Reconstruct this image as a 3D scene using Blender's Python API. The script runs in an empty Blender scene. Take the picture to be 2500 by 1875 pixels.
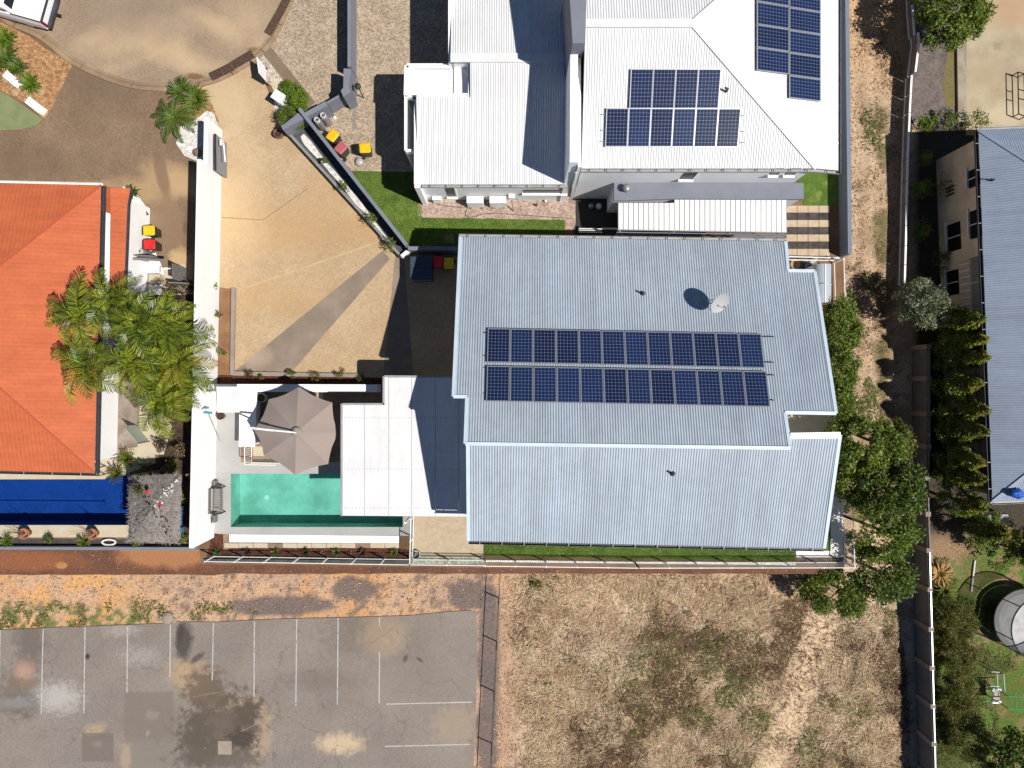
import bpy, bmesh, math, random
import numpy as np
from mathutils import Vector, Matrix

# ------------------------------------------------------------------ scene, camera, light
scene = bpy.context.scene
col = scene.collection
F, H = 1700.0, 37.0            # focal length in photo pixels, camera height above the house terrace (m)
LOW = -2.0                     # level of the vacant lot, the car park and the lane
cam = bpy.data.cameras.new('camera'); camo = bpy.data.objects.new('camera', cam); col.objects.link(camo)
camo.location = (0, 0, H); camo.rotation_euler = (0, 0, 0)
cam.sensor_width = 36.0; cam.lens = 36.0 * F / 2500.0; cam.clip_end = 3000; cam.clip_start = 0.5
scene.camera = camo
SUN = Vector((0.64, -0.29, 1.0)).normalized()          # towards the sun
world = bpy.data.worlds.new('World'); scene.world = world; world.use_nodes = True
wn = world.node_tree; bgn = wn.nodes['Background']
sky = wn.nodes.new('ShaderNodeTexSky'); sky.sky_type = 'NISHITA'; sky.sun_disc = False
sky.air_density = 0.75; sky.dust_density = 0.2; sky.ozone_density = 3.0; sky.altitude = 1500.0
sky.sun_elevation = math.asin(SUN.z); sky.sun_rotation = math.atan2(SUN.x, SUN.y)
wn.links.new(sky.outputs[0], bgn.inputs[0]); bgn.inputs[1].default_value = 0.062
sl = bpy.data.lights.new('sun', 'SUN'); sl.energy = 4.8; sl.angle = math.radians(0.53); sl.color = (1.0, 0.955, 0.89)
so = bpy.data.objects.new('sun', sl); col.objects.link(so); so.rotation_euler = (-SUN).to_track_quat('-Z', 'Y').to_euler()
so.location = (30, -14, 60)
scene.view_settings.view_transform = 'Standard'; scene.view_settings.look = 'None'
scene.view_settings.exposure = 0.30; scene.view_settings.gamma = 1.0
scene.view_settings.use_curve_mapping = False
try:
    scene.cycles.max_bounces = 6; scene.cycles.transparent_max_bounces = 12
except Exception: pass

# ------------------------------------------------------------------ helpers
R = random.Random(7)
def P(px, py, z=0.0):          # point seen at photo pixel px,py that lies at height z
    return Vector(((px - 1250) / F * (H - z), (937.5 - py) / F * (H - z), z))
def M_(px, z=0.0): return px / F * (H - z)       # pixels to metres at height z
def PL(px, py, p0, n):         # point at that pixel on a plane
    o = Vector((0, 0, H)); d = Vector(((px - 1250) / F, (937.5 - py) / F, -1.0))
    return o + d * ((p0 - o).dot(n) / d.dot(n))
def plane3(a, b, c):
    n = (b - a).cross(c - a).normalized()
    if n.z < 0: n = -n
    return a, n
ORD = ['first','second','third','fourth','fifth','sixth','seventh','eighth','ninth','tenth','eleventh','twelfth','thirteenth','fourteenth','fifteenth','sixteenth','seventeenth','eighteenth','nineteenth','twentieth']

class Mat:
    def __init__(s, name, c, c2=None, sc=1.5, lo=.35, hi=.65, rough=.8, metal=0., fine=0., fsc=25., bump=0., bsc=30., spec=.4, rnd=0., island=0., streak=None, raw=False):
        if not raw:
            adj = lambda q: q if q is None or max(q) > .6 else tuple(v * .80 for v in q)
            c, c2 = adj(c), adj(c2)
        m = bpy.data.materials.new(name); m.use_nodes = True; s.m = m; s.t = t = m.node_tree
        s.b = t.nodes['Principled BSDF']; s.b.inputs['Roughness'].default_value = rough
        s.b.inputs['Metallic'].default_value = metal; s.b.inputs['Specular IOR Level'].default_value = spec
        s.pos = s.N('ShaderNodeNewGeometry').outputs['Position']; s.geo = s.pos.node
        rgb = s.N('ShaderNodeRGB'); rgb.outputs[0].default_value = (*c, 1); s.c = rgb.outputs[0]
        if c2 is not None:
            vec = s.pos
            if streak:
                vm = s.N('ShaderNodeVectorMath'); vm.operation = 'MULTIPLY'; s.L(s.pos, vm.inputs[0]); vm.inputs[1].default_value = streak; vec = vm.outputs[0]
            s.mix(s.rng(s.noise(sc, 5, vec), lo, hi), c2)
        if fine: s.fine(fine, fsc)
        if rnd:
            oi = s.N('ShaderNodeObjectInfo'); s.val(s.rng(oi.outputs['Random'], 0, 1, 1 - rnd, 1 + rnd))
        if island:
            s.val(s.rng(s.geo.outputs['Random Per Island'], 0, 1, 1 - island, 1 + island))
        if bump:
            bn = s.N('ShaderNodeBump'); bn.inputs['Strength'].default_value = 1; bn.inputs['Distance'].default_value = bump
            s.L(s.noise(bsc, 4), bn.inputs['Height']); s.L(bn.outputs[0], s.b.inputs['Normal'])
        s.end()
    def N(s, k): return s.t.nodes.new(k)
    def L(s, a, b): s.t.links.new(a, b)
    def end(s): s.L(s.c, s.b.inputs['Base Color']); return s
    def noise(s, sc, detail=4, vec=None, rough=.55):
        n = s.N('ShaderNodeTexNoise'); n.inputs['Scale'].default_value = sc; n.inputs['Detail'].default_value = detail
        n.inputs['Roughness'].default_value = rough
        s.L(vec or s.pos, n.inputs['Vector']); return n.outputs['Fac']
    def rng(s, f, a, b, c=0., d=1.):
        r = s.N('ShaderNodeMapRange'); s.L(f, r.inputs[0])
        for i, v in enumerate((a, b, c, d)): r.inputs[i + 1].default_value = v
        return r.outputs[0]
    def math(s, op, a, b=None):
        n = s.N('ShaderNodeMath'); n.operation = op
        for i, v in enumerate((a, b)):
            if v is None: continue
            if isinstance(v, (int, float)): n.inputs[i].default_value = v
            else: s.L(v, n.inputs[i])
        return n.outputs[0]
    def mix(s, fac, c, mode='MIX'):
        n = s.N('ShaderNodeMix'); n.data_type = 'RGBA'; n.blend_type = mode
        if isinstance(fac, (int, float)): n.inputs[0].default_value = fac
        else: s.L(fac, n.inputs[0])
        s.L(s.c, n.inputs[6])
        if isinstance(c, tuple): n.inputs[7].default_value = (*c, 1)
        else: s.L(c, n.inputs[7])
        s.c = n.outputs[2]; return s
    def val(s, f):
        vm = s.N('ShaderNodeVectorMath'); vm.operation = 'SCALE'; s.L(s.c, vm.inputs[0]); s.L(f, vm.inputs['Scale']); s.c = vm.outputs[0]; return s
    def fine(s, amt, sc):
        return s.val(s.rng(s.noise(sc, 3), .3, .7, 1 - amt, 1 + amt))
    def grit(s, amt, sc):       # stones: one value for each cell
        v = s.N('ShaderNodeTexVoronoi'); v.inputs['Scale'].default_value = sc; s.L(s.pos, v.inputs['Vector'])
        sp = s.N('ShaderNodeSeparateColor'); s.L(v.outputs['Color'], sp.inputs[0])
        return s.val(s.rng(sp.outputs[0], 0, 1, 1 - amt, 1 + amt))
    def sheets(s, w, amt, axis=0, off=0.):      # one tone for each roof sheet
        sp = s.N('ShaderNodeSeparateXYZ'); s.L(s.pos, sp.inputs[0]); f = s.math('FLOOR', s.math('DIVIDE', s.math('ADD', sp.outputs[axis], off), w))
        wn_ = s.N('ShaderNodeTexWhiteNoise'); wn_.noise_dimensions = '1D'; s.L(f, wn_.inputs['W']); return s.val(s.rng(wn_.outputs['Value'], 0, 1, 1 - amt, 1 + amt))
    def streaks(s, amt, vec, sc=1.):
        vm = s.N('ShaderNodeVectorMath'); vm.operation = 'MULTIPLY'; s.L(s.pos, vm.inputs[0]); vm.inputs[1].default_value = vec
        return s.val(s.rng(s.noise(sc, 5, vm.outputs[0]), .3, .7, 1 - amt, 1 + amt))
    def cracks(s, sc, w, c, k):
        d = s.N('ShaderNodeVectorMath'); d.operation = 'ADD'; s.L(s.pos, d.inputs[0]); nz = s.N('ShaderNodeTexNoise'); nz.inputs['Scale'].default_value = 1.3; nz.inputs['Detail'].default_value = 5; s.L(s.pos, nz.inputs['Vector']); s.L(nz.outputs['Color'], d.inputs[1])
        v = s.N('ShaderNodeTexVoronoi'); v.feature = 'DISTANCE_TO_EDGE'; v.inputs['Scale'].default_value = sc; s.L(d.outputs[0], v.inputs['Vector'])
        return s.mix(s.math('MULTIPLY', s.rng(v.outputs['Distance'], w*sc, 0, 0, k), s.rng(s.noise(.7, 3), .4, .6)), c)
    def blob(s, px, py, rx, ry, c, k=1., z=0., soft=.5, wob=.6, nsc=1.2, rot=0., box=False, mode='MIX'):
        ctr = P(px, py, z)
        a = s.N('ShaderNodeVectorMath'); a.operation = 'SUBTRACT'; s.L(s.pos, a.inputs[0]); a.inputs[1].default_value = ctr
        v = a.outputs[0]
        if rot:
            r = s.N('ShaderNodeVectorRotate'); r.rotation_type = 'Z_AXIS'; r.inputs['Angle'].default_value = math.radians(rot); s.L(v, r.inputs['Vector']); v = r.outputs[0]
        b = s.N('ShaderNodeVectorMath'); b.operation = 'MULTIPLY'; s.L(v, b.inputs[0]); b.inputs[1].default_value = (1 / M_(rx, z), 1 / M_(ry, z), 0)
        if box:
            ab = s.N('ShaderNodeVectorMath'); ab.operation = 'ABSOLUTE'; s.L(b.outputs[0], ab.inputs[0])
            sp = s.N('ShaderNodeSeparateXYZ'); s.L(ab.outputs[0], sp.inputs[0]); d = s.math('MAXIMUM', sp.outputs[0], sp.outputs[1])
        else:
            l = s.N('ShaderNodeVectorMath'); l.operation = 'LENGTH'; s.L(b.outputs[0], l.inputs[0]); d = l.outputs['Value']
        if wob: d = s.math('ADD', d, s.math('MULTIPLY', s.math('SUBTRACT', s.noise(nsc, 5), .5), wob * 2))
        return s.mix(s.rng(d, 1 + soft * .5, 1 - soft * .5, 0., k), c, mode)

def link(o): col.objects.link(o); return o
def tag(o, label=None, cat=None, group=None, kind=None):
    if label: o['label'] = label
    if cat: o['category'] = cat
    if group: o['group'] = group
    if kind: o['kind'] = kind
    return o
def thing(name, label, cat, loc=(0, 0, 0), group=None):
    o = link(bpy.data.objects.new(name, None)); o.location = loc; o.empty_display_size = .2
    return tag(o, label, cat, group)
def wloc(o):
    v = Vector((0, 0, 0))
    while o: v = v + o.location; o = o.parent
    return v
def copy_tree(o, parent=None):
    c = o.copy(); col.objects.link(c)
    if parent: c.parent = parent
    for ch in list(o.children): copy_tree(ch, c)
    return c

class MB:
    def __init__(s): s.v = []; s.f = []
    def add(s, vs, fs):
        o = len(s.v); s.v += [Vector(v) for v in vs]; s.f += [tuple(i + o for i in f) for f in fs]; return s
    def poly(s, pts): return s.add(pts, [tuple(range(len(pts)))])
    def prism(s, pts, zb, zt=None):     # pts: list of Vectors (xy); zt None: each point's own z is the top
        pts = [Vector(p) for p in pts]; n = len(pts)
        ar = sum(pts[i].x * pts[(i + 1) % n].y - pts[(i + 1) % n].x * pts[i].y for i in range(n))
        if ar < 0: pts = pts[::-1]
        b = [Vector((p.x, p.y, zb)) for p in pts]; t = [Vector((p.x, p.y, p.z if zt is None else zt)) for p in pts]
        fs = [tuple(range(n, 2 * n)), tuple(reversed(range(n)))] + [(i, (i + 1) % n, n + (i + 1) % n, n + i) for i in range(n)]
        return s.add(b + t, fs)
    def box(s, c, sx, sy, sz, rz=0., base=True):    # c: centre of the base
        c = Vector(c); ca, sa = math.cos(rz), math.sin(rz)
        pts = [Vector((c.x + x * ca - y * sa, c.y + x * sa + y * ca, 0)) for x, y in ((-sx/2, -sy/2), (sx/2, -sy/2), (sx/2, sy/2), (-sx/2, sy/2))]
        z0 = c.z if base else c.z - sz / 2
        return s.prism(pts, z0, z0 + sz)
    def wall(s, a, b, t, zb, zt, side=0.):          # straight wall from a to b; side -1..1 shifts it sideways by half its thickness
        a, b = Vector(a), Vector(b); d = (b - a); d.z = 0; d.normalize(); n = Vector((-d.y, d.x, 0))
        o = n * (t / 2 * side); h = n * (t / 2)
        za, zb2 = (zt if isinstance(zt, tuple) else (zt, zt))
        q = [a + o - h, b + o - h, b + o + h, a + o + h]
        for p, z in zip(q, (za, zb2, zb2, za)): p.z = z
        return s.prism(q, zb)
    def tube(s, a, b, r, n=8, r2=None, cap=True):
        a, b = Vector(a), Vector(b); d = (b - a).normalized(); r2 = r if r2 is None else r2
        u = d.orthogonal().normalized(); w = d.cross(u)
        vs = []
        for p, rr in ((a, r), (b, r2)):
            for i in range(n):
                t = 2 * math.pi * i / n; vs.append(p + (u * math.cos(t) + w * math.sin(t)) * rr)
        fs = [(i, (i + 1) % n, n + (i + 1) % n, n + i) for i in range(n)]
        if cap: fs += [tuple(reversed(range(n))), tuple(range(n, 2 * n))]
        return s.add(vs, fs)
    def path(s, pts, r, n=6):
        for a, b in zip(pts[:-1], pts[1:]): s.tube(a, b, r, n)
        return s
    def lathe(s, prof, c=(0, 0, 0), n=24, cap=True):   # prof: (r, z)
        c = Vector(c); o = []; 
        for r, z in prof:
            for i in range(n):
                t = 2 * math.pi * i / n; o.append(c + Vector((r * math.cos(t), r * math.sin(t), z)))
        fs = []
        for k in range(len(prof) - 1):
            for i in range(n): fs.append((k * n + i, k * n + (i + 1) % n, (k + 1) * n + (i + 1) % n, (k + 1) * n + i))
        if cap: fs += [tuple(range((len(prof) - 1) * n, len(prof) * n)), tuple(reversed(range(n)))]
        return s.add(o, fs)
    def build(s, name, mat, parent=None, smooth=False, bevel=0., seg=2, origin=None):
        me = bpy.data.meshes.new(name)
        if parent is not None: off = wloc(parent)
        elif origin is not None: off = Vector(origin)
        else:
            xs = [v.x for v in s.v]; ys = [v.y for v in s.v]; zs = [v.z for v in s.v]
            off = Vector(((min(xs) + max(xs)) / 2, (min(ys) + max(ys)) / 2, min(zs)))
        me.from_pydata([v - off for v in s.v], [], s.f); me.materials.append(mat.m if isinstance(mat, Mat) else mat)
        if bevel:
            bm = bmesh.new(); bm.from_mesh(me)
            bmesh.ops.bevel(bm, geom=[e for e in bm.edges if len(e.link_faces) == 2 and e.calc_face_angle(0) > .6], offset=bevel, segments=seg, affect='EDGES', profile=.6)
            bm.to_mesh(me); bm.free()
        if smooth:
            for p in me.polygons: p.use_smooth = True
        o = link(bpy.data.objects.new(name, me))
        if parent is not None: o.parent = parent
        else: o.location = off
        return o

def sheet(name, mat, px, z, zp=None, parent=None, label=None, kind='structure'):
    """a flat sheet with its outline given in photo pixels at height zp (default z)"""
    mb = MB(); pts = [P(x, y, z if zp is None else zp) for x, y in px]
    for p in pts: p.z = z
    n = len(pts); ar = sum(pts[i].x * pts[(i + 1) % n].y - pts[(i + 1) % n].x * pts[i].y for i in range(n))
    if ar < 0: pts = pts[::-1]
    mb.poly(pts); o = mb.build(name, mat, parent)
    if parent is None: tag(o, label, kind=kind)
    return o

def smoothline(pts, n=6):
    out = []
    for i in range(len(pts) - 1):
        p0 = pts[max(i - 1, 0)]; p1 = pts[i]; p2 = pts[i + 1]; p3 = pts[min(i + 2, len(pts) - 1)]
        for k in range(n):
            t = k / n
            out.append(tuple(.5 * (2 * b + (c - a) * t + (2 * a - 5 * b + 4 * c - d) * t * t + (3 * b - a - 3 * c + d) * t ** 3) for a, b, c, d in zip(p0, p1, p2, p3)))
    return out + [tuple(pts[-1])]

def npmesh(name, V, Q, mat, parent=None, smooth=False):
    """quads from numpy arrays"""
    me = bpy.data.meshes.new(name); k = Q.shape[1]
    off = np.array(wloc(parent)) if parent is not None else np.zeros(3)
    me.vertices.add(len(V)); me.vertices.foreach_set('co', (V - off).astype(np.float32).ravel())
    me.loops.add(Q.size); me.loops.foreach_set('vertex_index', Q.astype(np.int32).ravel())
    me.polygons.add(len(Q)); me.polygons.foreach_set('loop_start', (np.arange(len(Q)) * k).astype(np.int32))
    if smooth: me.polygons.foreach_set('use_smooth', np.ones(len(Q), bool))
    me.update(); me.materials.append(mat.m if isinstance(mat, Mat) else mat)
    o = link(bpy.data.objects.new(name, me))
    if parent is not None: o.parent = parent
    return o

def corr(mb, poly, across, pitch=.1, amp=.009, sub=6, u0=None, lift=0.):
    """corrugated sheet: convex flat polygon (3-D points), ribs run square to 'across'"""
    poly = [Vector(p) for p in poly]; _, n = plane3(poly[0], poly[1], poly[2])
    u = Vector(across); u = (u - n * u.dot(n)).normalized(); v = n.cross(u)
    o = Vector(u0) if u0 is not None else poly[0]
    q = [((p - o).dot(u), (p - o).dot(v)) for p in poly]; hh = (poly[0] - o).dot(n)
    lo = min(a for a, b in q); hi = max(a for a, b in q); st = pitch / sub
    us = [lo] + [k * st for k in range(math.ceil(lo / st + 1e-4), math.floor(hi / st - 1e-4) + 1)] + [hi]
    vs = []
    for uu in us:
        ints = []
        for (a1, b1), (a2, b2) in zip(q, q[1:] + q[:1]):
            if min(a1, a2) - 1e-7 <= uu <= max(a1, a2) + 1e-7:
                if abs(a2 - a1) < 1e-6: ints += [b1, b2]
                else: ints.append(b1 + (b2 - b1) * (uu - a1) / (a2 - a1))
        w = amp * math.sin(2 * math.pi * uu / pitch) + hh + lift
        for vv in (min(ints), max(ints)): vs.append(o + u * uu + v * vv + n * w)
    fs = [(2 * i, 2 * i + 2, 2 * i + 3, 2 * i + 1) for i in range(len(us) - 1)]
    mb.add(vs, fs); return mb

# ------------------------------------------------------------------ foliage builders
def rot_to(nrm):
    return nrm / np.maximum(np.linalg.norm(nrm, axis=1, keepdims=True), 1e-9)
def leafmesh(name, mat, parent, C, size, asp=.45, up=.6, seed=1, out=None):
    g = np.random.default_rng(seed); n = len(C)
    N = g.normal(size=(n, 3)) + np.array([0, 0, up])
    if out is not None: N += out
    N = rot_to(N); T = rot_to(np.cross(N, g.normal(size=(n, 3)))); B = np.cross(N, T)
    s = (size * g.uniform(.6, 1.35, n))[:, None]
    V = np.empty((n, 4, 3)); V[:, 0] = C - T * s * .5; V[:, 1] = C + B * s * asp * .5 + N * s * .1; V[:, 2] = C + T * s * .5; V[:, 3] = C - B * s * asp * .5 + N * s * .1
    return npmesh(name, V.reshape(-1, 3), np.arange(n * 4).reshape(n, 4), mat, parent)
def clumps(ctr, rad, nc, nl, cr, seed, flat=1., fill=.55):
    """leaf positions: nl leaves in each of nc clumps spread through an ellipsoid"""
    g = np.random.default_rng(seed)
    d = rot_to(g.normal(size=(nc, 3))); d[:, 2] = np.where(d[:, 2] < -.4, -d[:, 2], d[:, 2])
    cc = d * (g.uniform(fill, 1., (nc, 1)) ** .7) * np.array(rad) + np.array(ctr)
    r = cr * g.uniform(.6, 1.3, (nc, 1, 1))
    e = g.normal(size=(nc, nl, 3)); e /= np.linalg.norm(e, axis=2, keepdims=True)
    e *= g.uniform(.35, 1.05, (nc, nl, 1)); e[:, :, 2] *= flat
    L = cc[:, None, :] + e * r
    return L.reshape(-1, 3), e.reshape(-1, 3), cc
def tree(name, label, cat, base, ctr, rad, mat, nc=40, nl=110, cr=.42, leaf=.14, seed=1, trunk=.12, group=None, up=.5, asp=.5, bark=None, limbs=6, cone=0., tip=None):
    base, ctr = Vector(base), Vector(ctr); t = thing(name, label, cat, base, group)
    C, E, cc = clumps(ctr, rad, nc, nl, cr, seed)
    C[:, 2] = np.maximum(C[:, 2], base.z + .05)
    if cone:
        zt = (C[:, 2] - C[:, 2].min()) / max(np.ptp(C[:, 2]), .01); f_ = (1 + cone * .35 - cone * zt)[:, None]
        C[:, :2] = np.array(ctr)[:2] + (C[:, :2] - np.array(ctr)[:2]) * f_
    if tip is not None:
        g_ = np.random.default_rng(seed + 9); zt = (C[:, 2] - C[:, 2].min()) / max(np.ptp(C[:, 2]), .01); q_ = zt + g_.normal(0, .14, len(C)) > .62
        leafmesh('sunlit_gold_tips', tip, t, C[q_], leaf, asp, up, seed + 2, out=E[q_] * .9); C, E = C[~q_], E[~q_]  # upper leaves gold: yellow tips, with their sunlit look put into the colour
    leafmesh('crown', mat, t, C, leaf, asp, up, seed + 1, out=E * .9)
    tb = MB(); mid = base.lerp(ctr, .55); tb.tube(base, mid, trunk, 8, trunk * .7); tb.tube(mid, ctr, trunk * .7, 7, trunk * .25)
    for k in range(min(limbs, len(cc))): tb.tube(mid.lerp(ctr, .1 * k), Vector(cc[k * len(cc) // max(limbs, 1)]), trunk * .4, 5, trunk * .1)
    tb.build('trunk', bark or BARK, t, True)
    return t
def shrub(name, label, cat, base, r, h, mat, n=500, leaf=.09, seed=1, group=None, nc=10, asp=.45, up=.7):
    base = Vector(base); t = thing(name, label, cat, base, group)
    C, E, cc = clumps(base + Vector((0, 0, h * .55)), (r * .75, r * .75, h * .45), nc, max(6, n // nc), r * .38, seed, fill=.2)
    C[:, 2] = np.maximum(C[:, 2], base.z + .02)
    leafmesh('foliage', mat, t, C, leaf, asp, up, seed + 3, out=E * .6)
    sb = MB()
    for k in range(4): sb.tube(base + Vector((R.uniform(-.03, .03), R.uniform(-.03, .03), 0)), Vector(cc[k % len(cc)]), .012, 5, .005)
    sb.build('stem', BARK, t)
    return t
def frond_mesh(name, L, nl, wid, mat, arch=.35, droop=.55, lw=.045, vee=.35, seed=1):
    """one pinnate frond along +x from the origin; arches up then droops"""
    g = random.Random(seed); mb = MB(); pts = []
    K = 14
    for i in range(K + 1):
        t = i / K; pts.append(Vector((L * (t - .12 * t * t * droop * 2), 0, L * (arch * t * 1.6 - (arch * 1.6 * .6 + droop * .6) * t * t))))
    for i in range(K):
        r = .022 * (1 - i / K) + .005; mb.tube(pts[i], pts[i + 1], r, 4, r * .9, False)
    for i in range(nl):
        t = .1 + .9 * i / (nl - 1); f = t * K; k = min(int(f), K - 1); p = pts[k].lerp(pts[k + 1], f - k); d = (pts[k + 1] - pts[k]).normalized()
        ln = wid * (math.sin(math.pi * (.12 + .82 * t)) ** .7) * g.uniform(.85, 1.1)
        for sgn in (-1, 1):
            a = math.radians(62 - 34 * t + g.uniform(-6, 6)); side = Vector((0, sgn, 0))
            v = (d * math.cos(a) + side * math.sin(a)).normalized()
            upv = d.cross(side) * sgn
            if upv.z < 0: upv = -upv
            m = p + v * ln * .5 + upv * (vee * ln * .35); e = p + v * ln + upv * (vee * ln * .1 - ln * .22) + Vector((0, 0, -.1 * ln))
            w = d * lw * .5
            mb.add([p - w * .6, p + w * .6, m + w, m - w, e], [(0, 1, 2, 3), (3, 2, 4)])
    me_o = mb.build(name, mat, None, origin=(0, 0, 0)); me = me_o.data; bpy.data.objects.remove(me_o)
    return me
def palm(name, label, cat, base, h, meshes, nf, seed, mats=None, group=None, tilt=(-.1, .75), scale=1., trunk=.11, tmat=None, lean=(0, 0)):
    g = random.Random(seed); base = Vector(base); t = thing(name, label, cat, base, group)
    top = Vector((lean[0], lean[1], h))
    if h > .12:
        tb = MB()
        for i in range(6):
            a, b = i / 6, (i + 1) / 6
            tb.tube(base + Vector((lean[0] * a * a, lean[1] * a * a, h * a)), base + Vector((lean[0] * b * b, lean[1] * b * b, h * b)), trunk * (1.15 - .35 * a), 9, trunk * (1.1 - .35 * b))
        tb.build('trunk', tmat or BARK, t, True)
    for i in range(nf):
        a = i * 2.39996 + g.uniform(-.2, .2); q = i / max(nf - 1, 1)
        o = link(bpy.data.objects.new('frond', g.choice(meshes))); o.parent = t; o.location = top
        pit = tilt[0] + (tilt[1] - tilt[0]) * (1 - q) ** 1. + g.uniform(-.1, .1)
        o.rotation_euler = (g.uniform(-.3, .3), pit - .2, a); sc = scale * (g.uniform(.85, 1.1)); o.scale = (sc, sc, sc)
    return t
def blade_clump(name, label, cat, base, r, h, mat, n=60, w=.04, seed=1, group=None, part='leaves'):
    """strappy leaves in a rosette: each leaf three segments"""
    g = random.Random(seed); base = Vector(base); t = thing(name, label, cat, base, group); mb = MB()
    for i in range(n):
        a = g.uniform(0, 2 * math.pi); l = r * g.uniform(.55, 1.1); hh = h * g.uniform(.5, 1.1); d = Vector((math.cos(a), math.sin(a), 0)); sd = Vector((-d.y, d.x, 0)) * w * .5
        p0 = base + d * .03; p1 = base + d * l * .35 + Vector((0, 0, hh * .75)); p2 = base + d * l * .75 + Vector((0, 0, hh)); p3 = base + d * l + Vector((0, 0, hh * g.uniform(.4, .9)))
        mb.add([p0 - sd * .5, p0 + sd * .5, p1 + sd, p1 - sd, p2 + sd * .7, p2 - sd * .7, p3], [(0, 1, 2, 3), (3, 2, 4, 5), (5, 4, 6)])
    mb.build(part, mat, t); return t

def leafmat(name, c, c2, var=.35, rough=.5, trans=.3):
    m = Mat(name, c, c2, sc=1.1, lo=.38, hi=.62, rough=rough, island=var, spec=.35)
    tr = m.N('ShaderNodeBsdfTranslucent'); ms = m.N('ShaderNodeMixShader'); ms.inputs[0].default_value = trans
    sc_ = m.N('ShaderNodeVectorMath'); sc_.operation = 'MULTIPLY'; m.L(m.c, sc_.inputs[0]); sc_.inputs[1].default_value = (1.25, 1.35, .6); m.L(sc_.outputs[0], tr.inputs[0])
    m.L(m.b.outputs[0], ms.inputs[1]); m.L(tr.outputs[0], ms.inputs[2])
    out = [n for n in m.t.nodes if n.type == 'OUTPUT_MATERIAL'][0]; m.L(ms.outputs[0], out.inputs[0]); return m
# ------------------------------------------------------------------ materials
def S(r, g, b, k=1.25):          # colour seen in full sun (sRGB 0-255) to a base colour
    f = lambda c: ((c / 255 + .055) / 1.055) ** 2.4 if c > 10 else c / 255 / 12.92
    return tuple(min(.58, f(c) / k) for c in (r, g, b))
BARK = Mat('bark', (.16, .11, .075), (.09, .065, .045), sc=8, bump=.01)
WHITE = Mat('white_paint', (.85, .85, .845), (.81, .81, .80), sc=.6, rough=.55, fine=.02)
OFFWHITE = Mat('off_white', (.70, .69, .66), (.62, .61, .58), sc=2, rough=.7, fine=.04)
WROOF = Mat('white_roof_steel', (.66, .665, .67), (.61, .61, .61), sc=.5, rough=.5, raw=True, fine=.04, fsc=6).sheets(.762, .03).streaks(.05, (3., .4, 1.)).end()
SROOF = Mat('blue_grey_roof_steel', (.455, .52, .59), (.41, .47, .54), sc=.35, rough=.45, fine=.05, fsc=3., metal=.1).sheets(.762, .045).streaks(.07, (4., .3, 1.)).end()
STRIM = Mat('blue_grey_trim', (.52, .60, .68), (.46, .54, .62), sc=1, rough=.45)
OROOF = Mat('orange_roof_steel', (.60, .15, .055), (.52, .125, .046), sc=.45, rough=.6, fine=.06, fsc=5).streaks(.10, (.4, 3., 1.))
OROOF.blob(145, 465, 20, 14, (.40, .09, .045), .5, z=3.2).end()
GROOF = Mat('grey_roof_steel', (.27, .325, .42), (.24, .29, .375), sc=.5, rough=.5, fine=.05, fsc=4).sheets(.762, .05, 1).streaks(.08, (.4, 4., 1.)).end()
GUTTER = Mat('dark_gutter', (.06, .065, .08), (.04, .04, .05), sc=3, rough=.5)
GUTPALE = Mat('pale_gutter', (.42, .42, .42), (.33, .32, .31), sc=2, rough=.5)
SLATE = Mat('slate_grey_render', (.22, .235, .28), (.195, .21, .25), sc=1.2, rough=.8, fine=.04)
PALEW = Mat('pale_grey_render', (.74, .755, .76), (.68, .695, .70), sc=.7, rough=.8, fine=.03)
DARK = Mat('dark_grey', (.03, .03, .033), (.02, .02, .022), sc=4, rough=.6)
GLASSD = Mat('dark_window_glass', (.012, .014, .018), rough=.3, spec=.12)
ALU = Mat('aluminium', (.55, .56, .57), (.48, .49, .50), sc=5, rough=.35, metal=.6)
STEEL = Mat('galvanised_steel', (.42, .43, .44), (.34, .35, .36), sc=6, rough=.4, metal=.5)
CELL = Mat('solar_cell', (.010, .024, .085), (.008, .019, .07), sc=.8, rough=.2, spec=.5, rnd=.3)
BACKS = Mat('solar_backing', (.20, .23, .31), rough=.4)
BLACKP = Mat('black_plastic', (.02, .024, .02), (.028, .032, .026), sc=5, rough=.45)
GREENP = Mat('dark_green_plastic', (.022, .035, .026), (.03, .045, .034), sc=4, rough=.45)
YEL = Mat('yellow_plastic', (.72, .43, .008), (.66, .38, .008), sc=4, rough=.45)
RED = Mat('red_plastic', (.62, .02, .025), (.55, .02, .022), sc=4, rough=.45)
PINK = Mat('faded_red_plastic', (.48, .13, .15), (.42, .11, .13), sc=4, rough=.55)
TERRAC = Mat('terracotta', (.42, .19, .10), (.33, .15, .08), sc=6, rough=.8)
CONC = Mat('concrete', S(190, 178, 160), S(165, 150, 132), sc=1.2, rough=.9, fine=.08, fsc=18)
CREAM = Mat('cream_paving', S(232, 214, 188), S(220, 198, 168), sc=1.5, rough=.85, fine=.04)
CREAMW = Mat('cream_wall', (.66, .55, .40), (.60, .50, .36), sc=1, rough=.85, fine=.03)
PEBW = Mat('white_pebbles', (.68, .66, .62), (.55, .53, .50), sc=5, rough=.85).grit(.22, 14).end()
PEBP = Mat('pale_stones', (.58, .50, .43), (.42, .35, .29), sc=5, rough=.85).grit(.35, 9).end()
MULCH = Mat('red_mulch', S(120, 70, 50), S(80, 48, 38), sc=5, rough=.95, bump=.03, bsc=25).grit(.35, 18).end()
CHIPS = Mat('wood_chips', S(205, 160, 112), S(170, 125, 85), sc=4, rough=.95).grit(.33, 12).end()
TURF = Mat('artificial_turf', S(152, 160, 114), S(138, 148, 100), sc=2, rough=.95, fine=.10, fsc=40)
LAWN = Mat('lawn_grass', S(104, 132, 50), S(82, 112, 36), sc=1.6, rough=.95, fine=.28, fsc=16, bump=.03, bsc=22)
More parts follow.
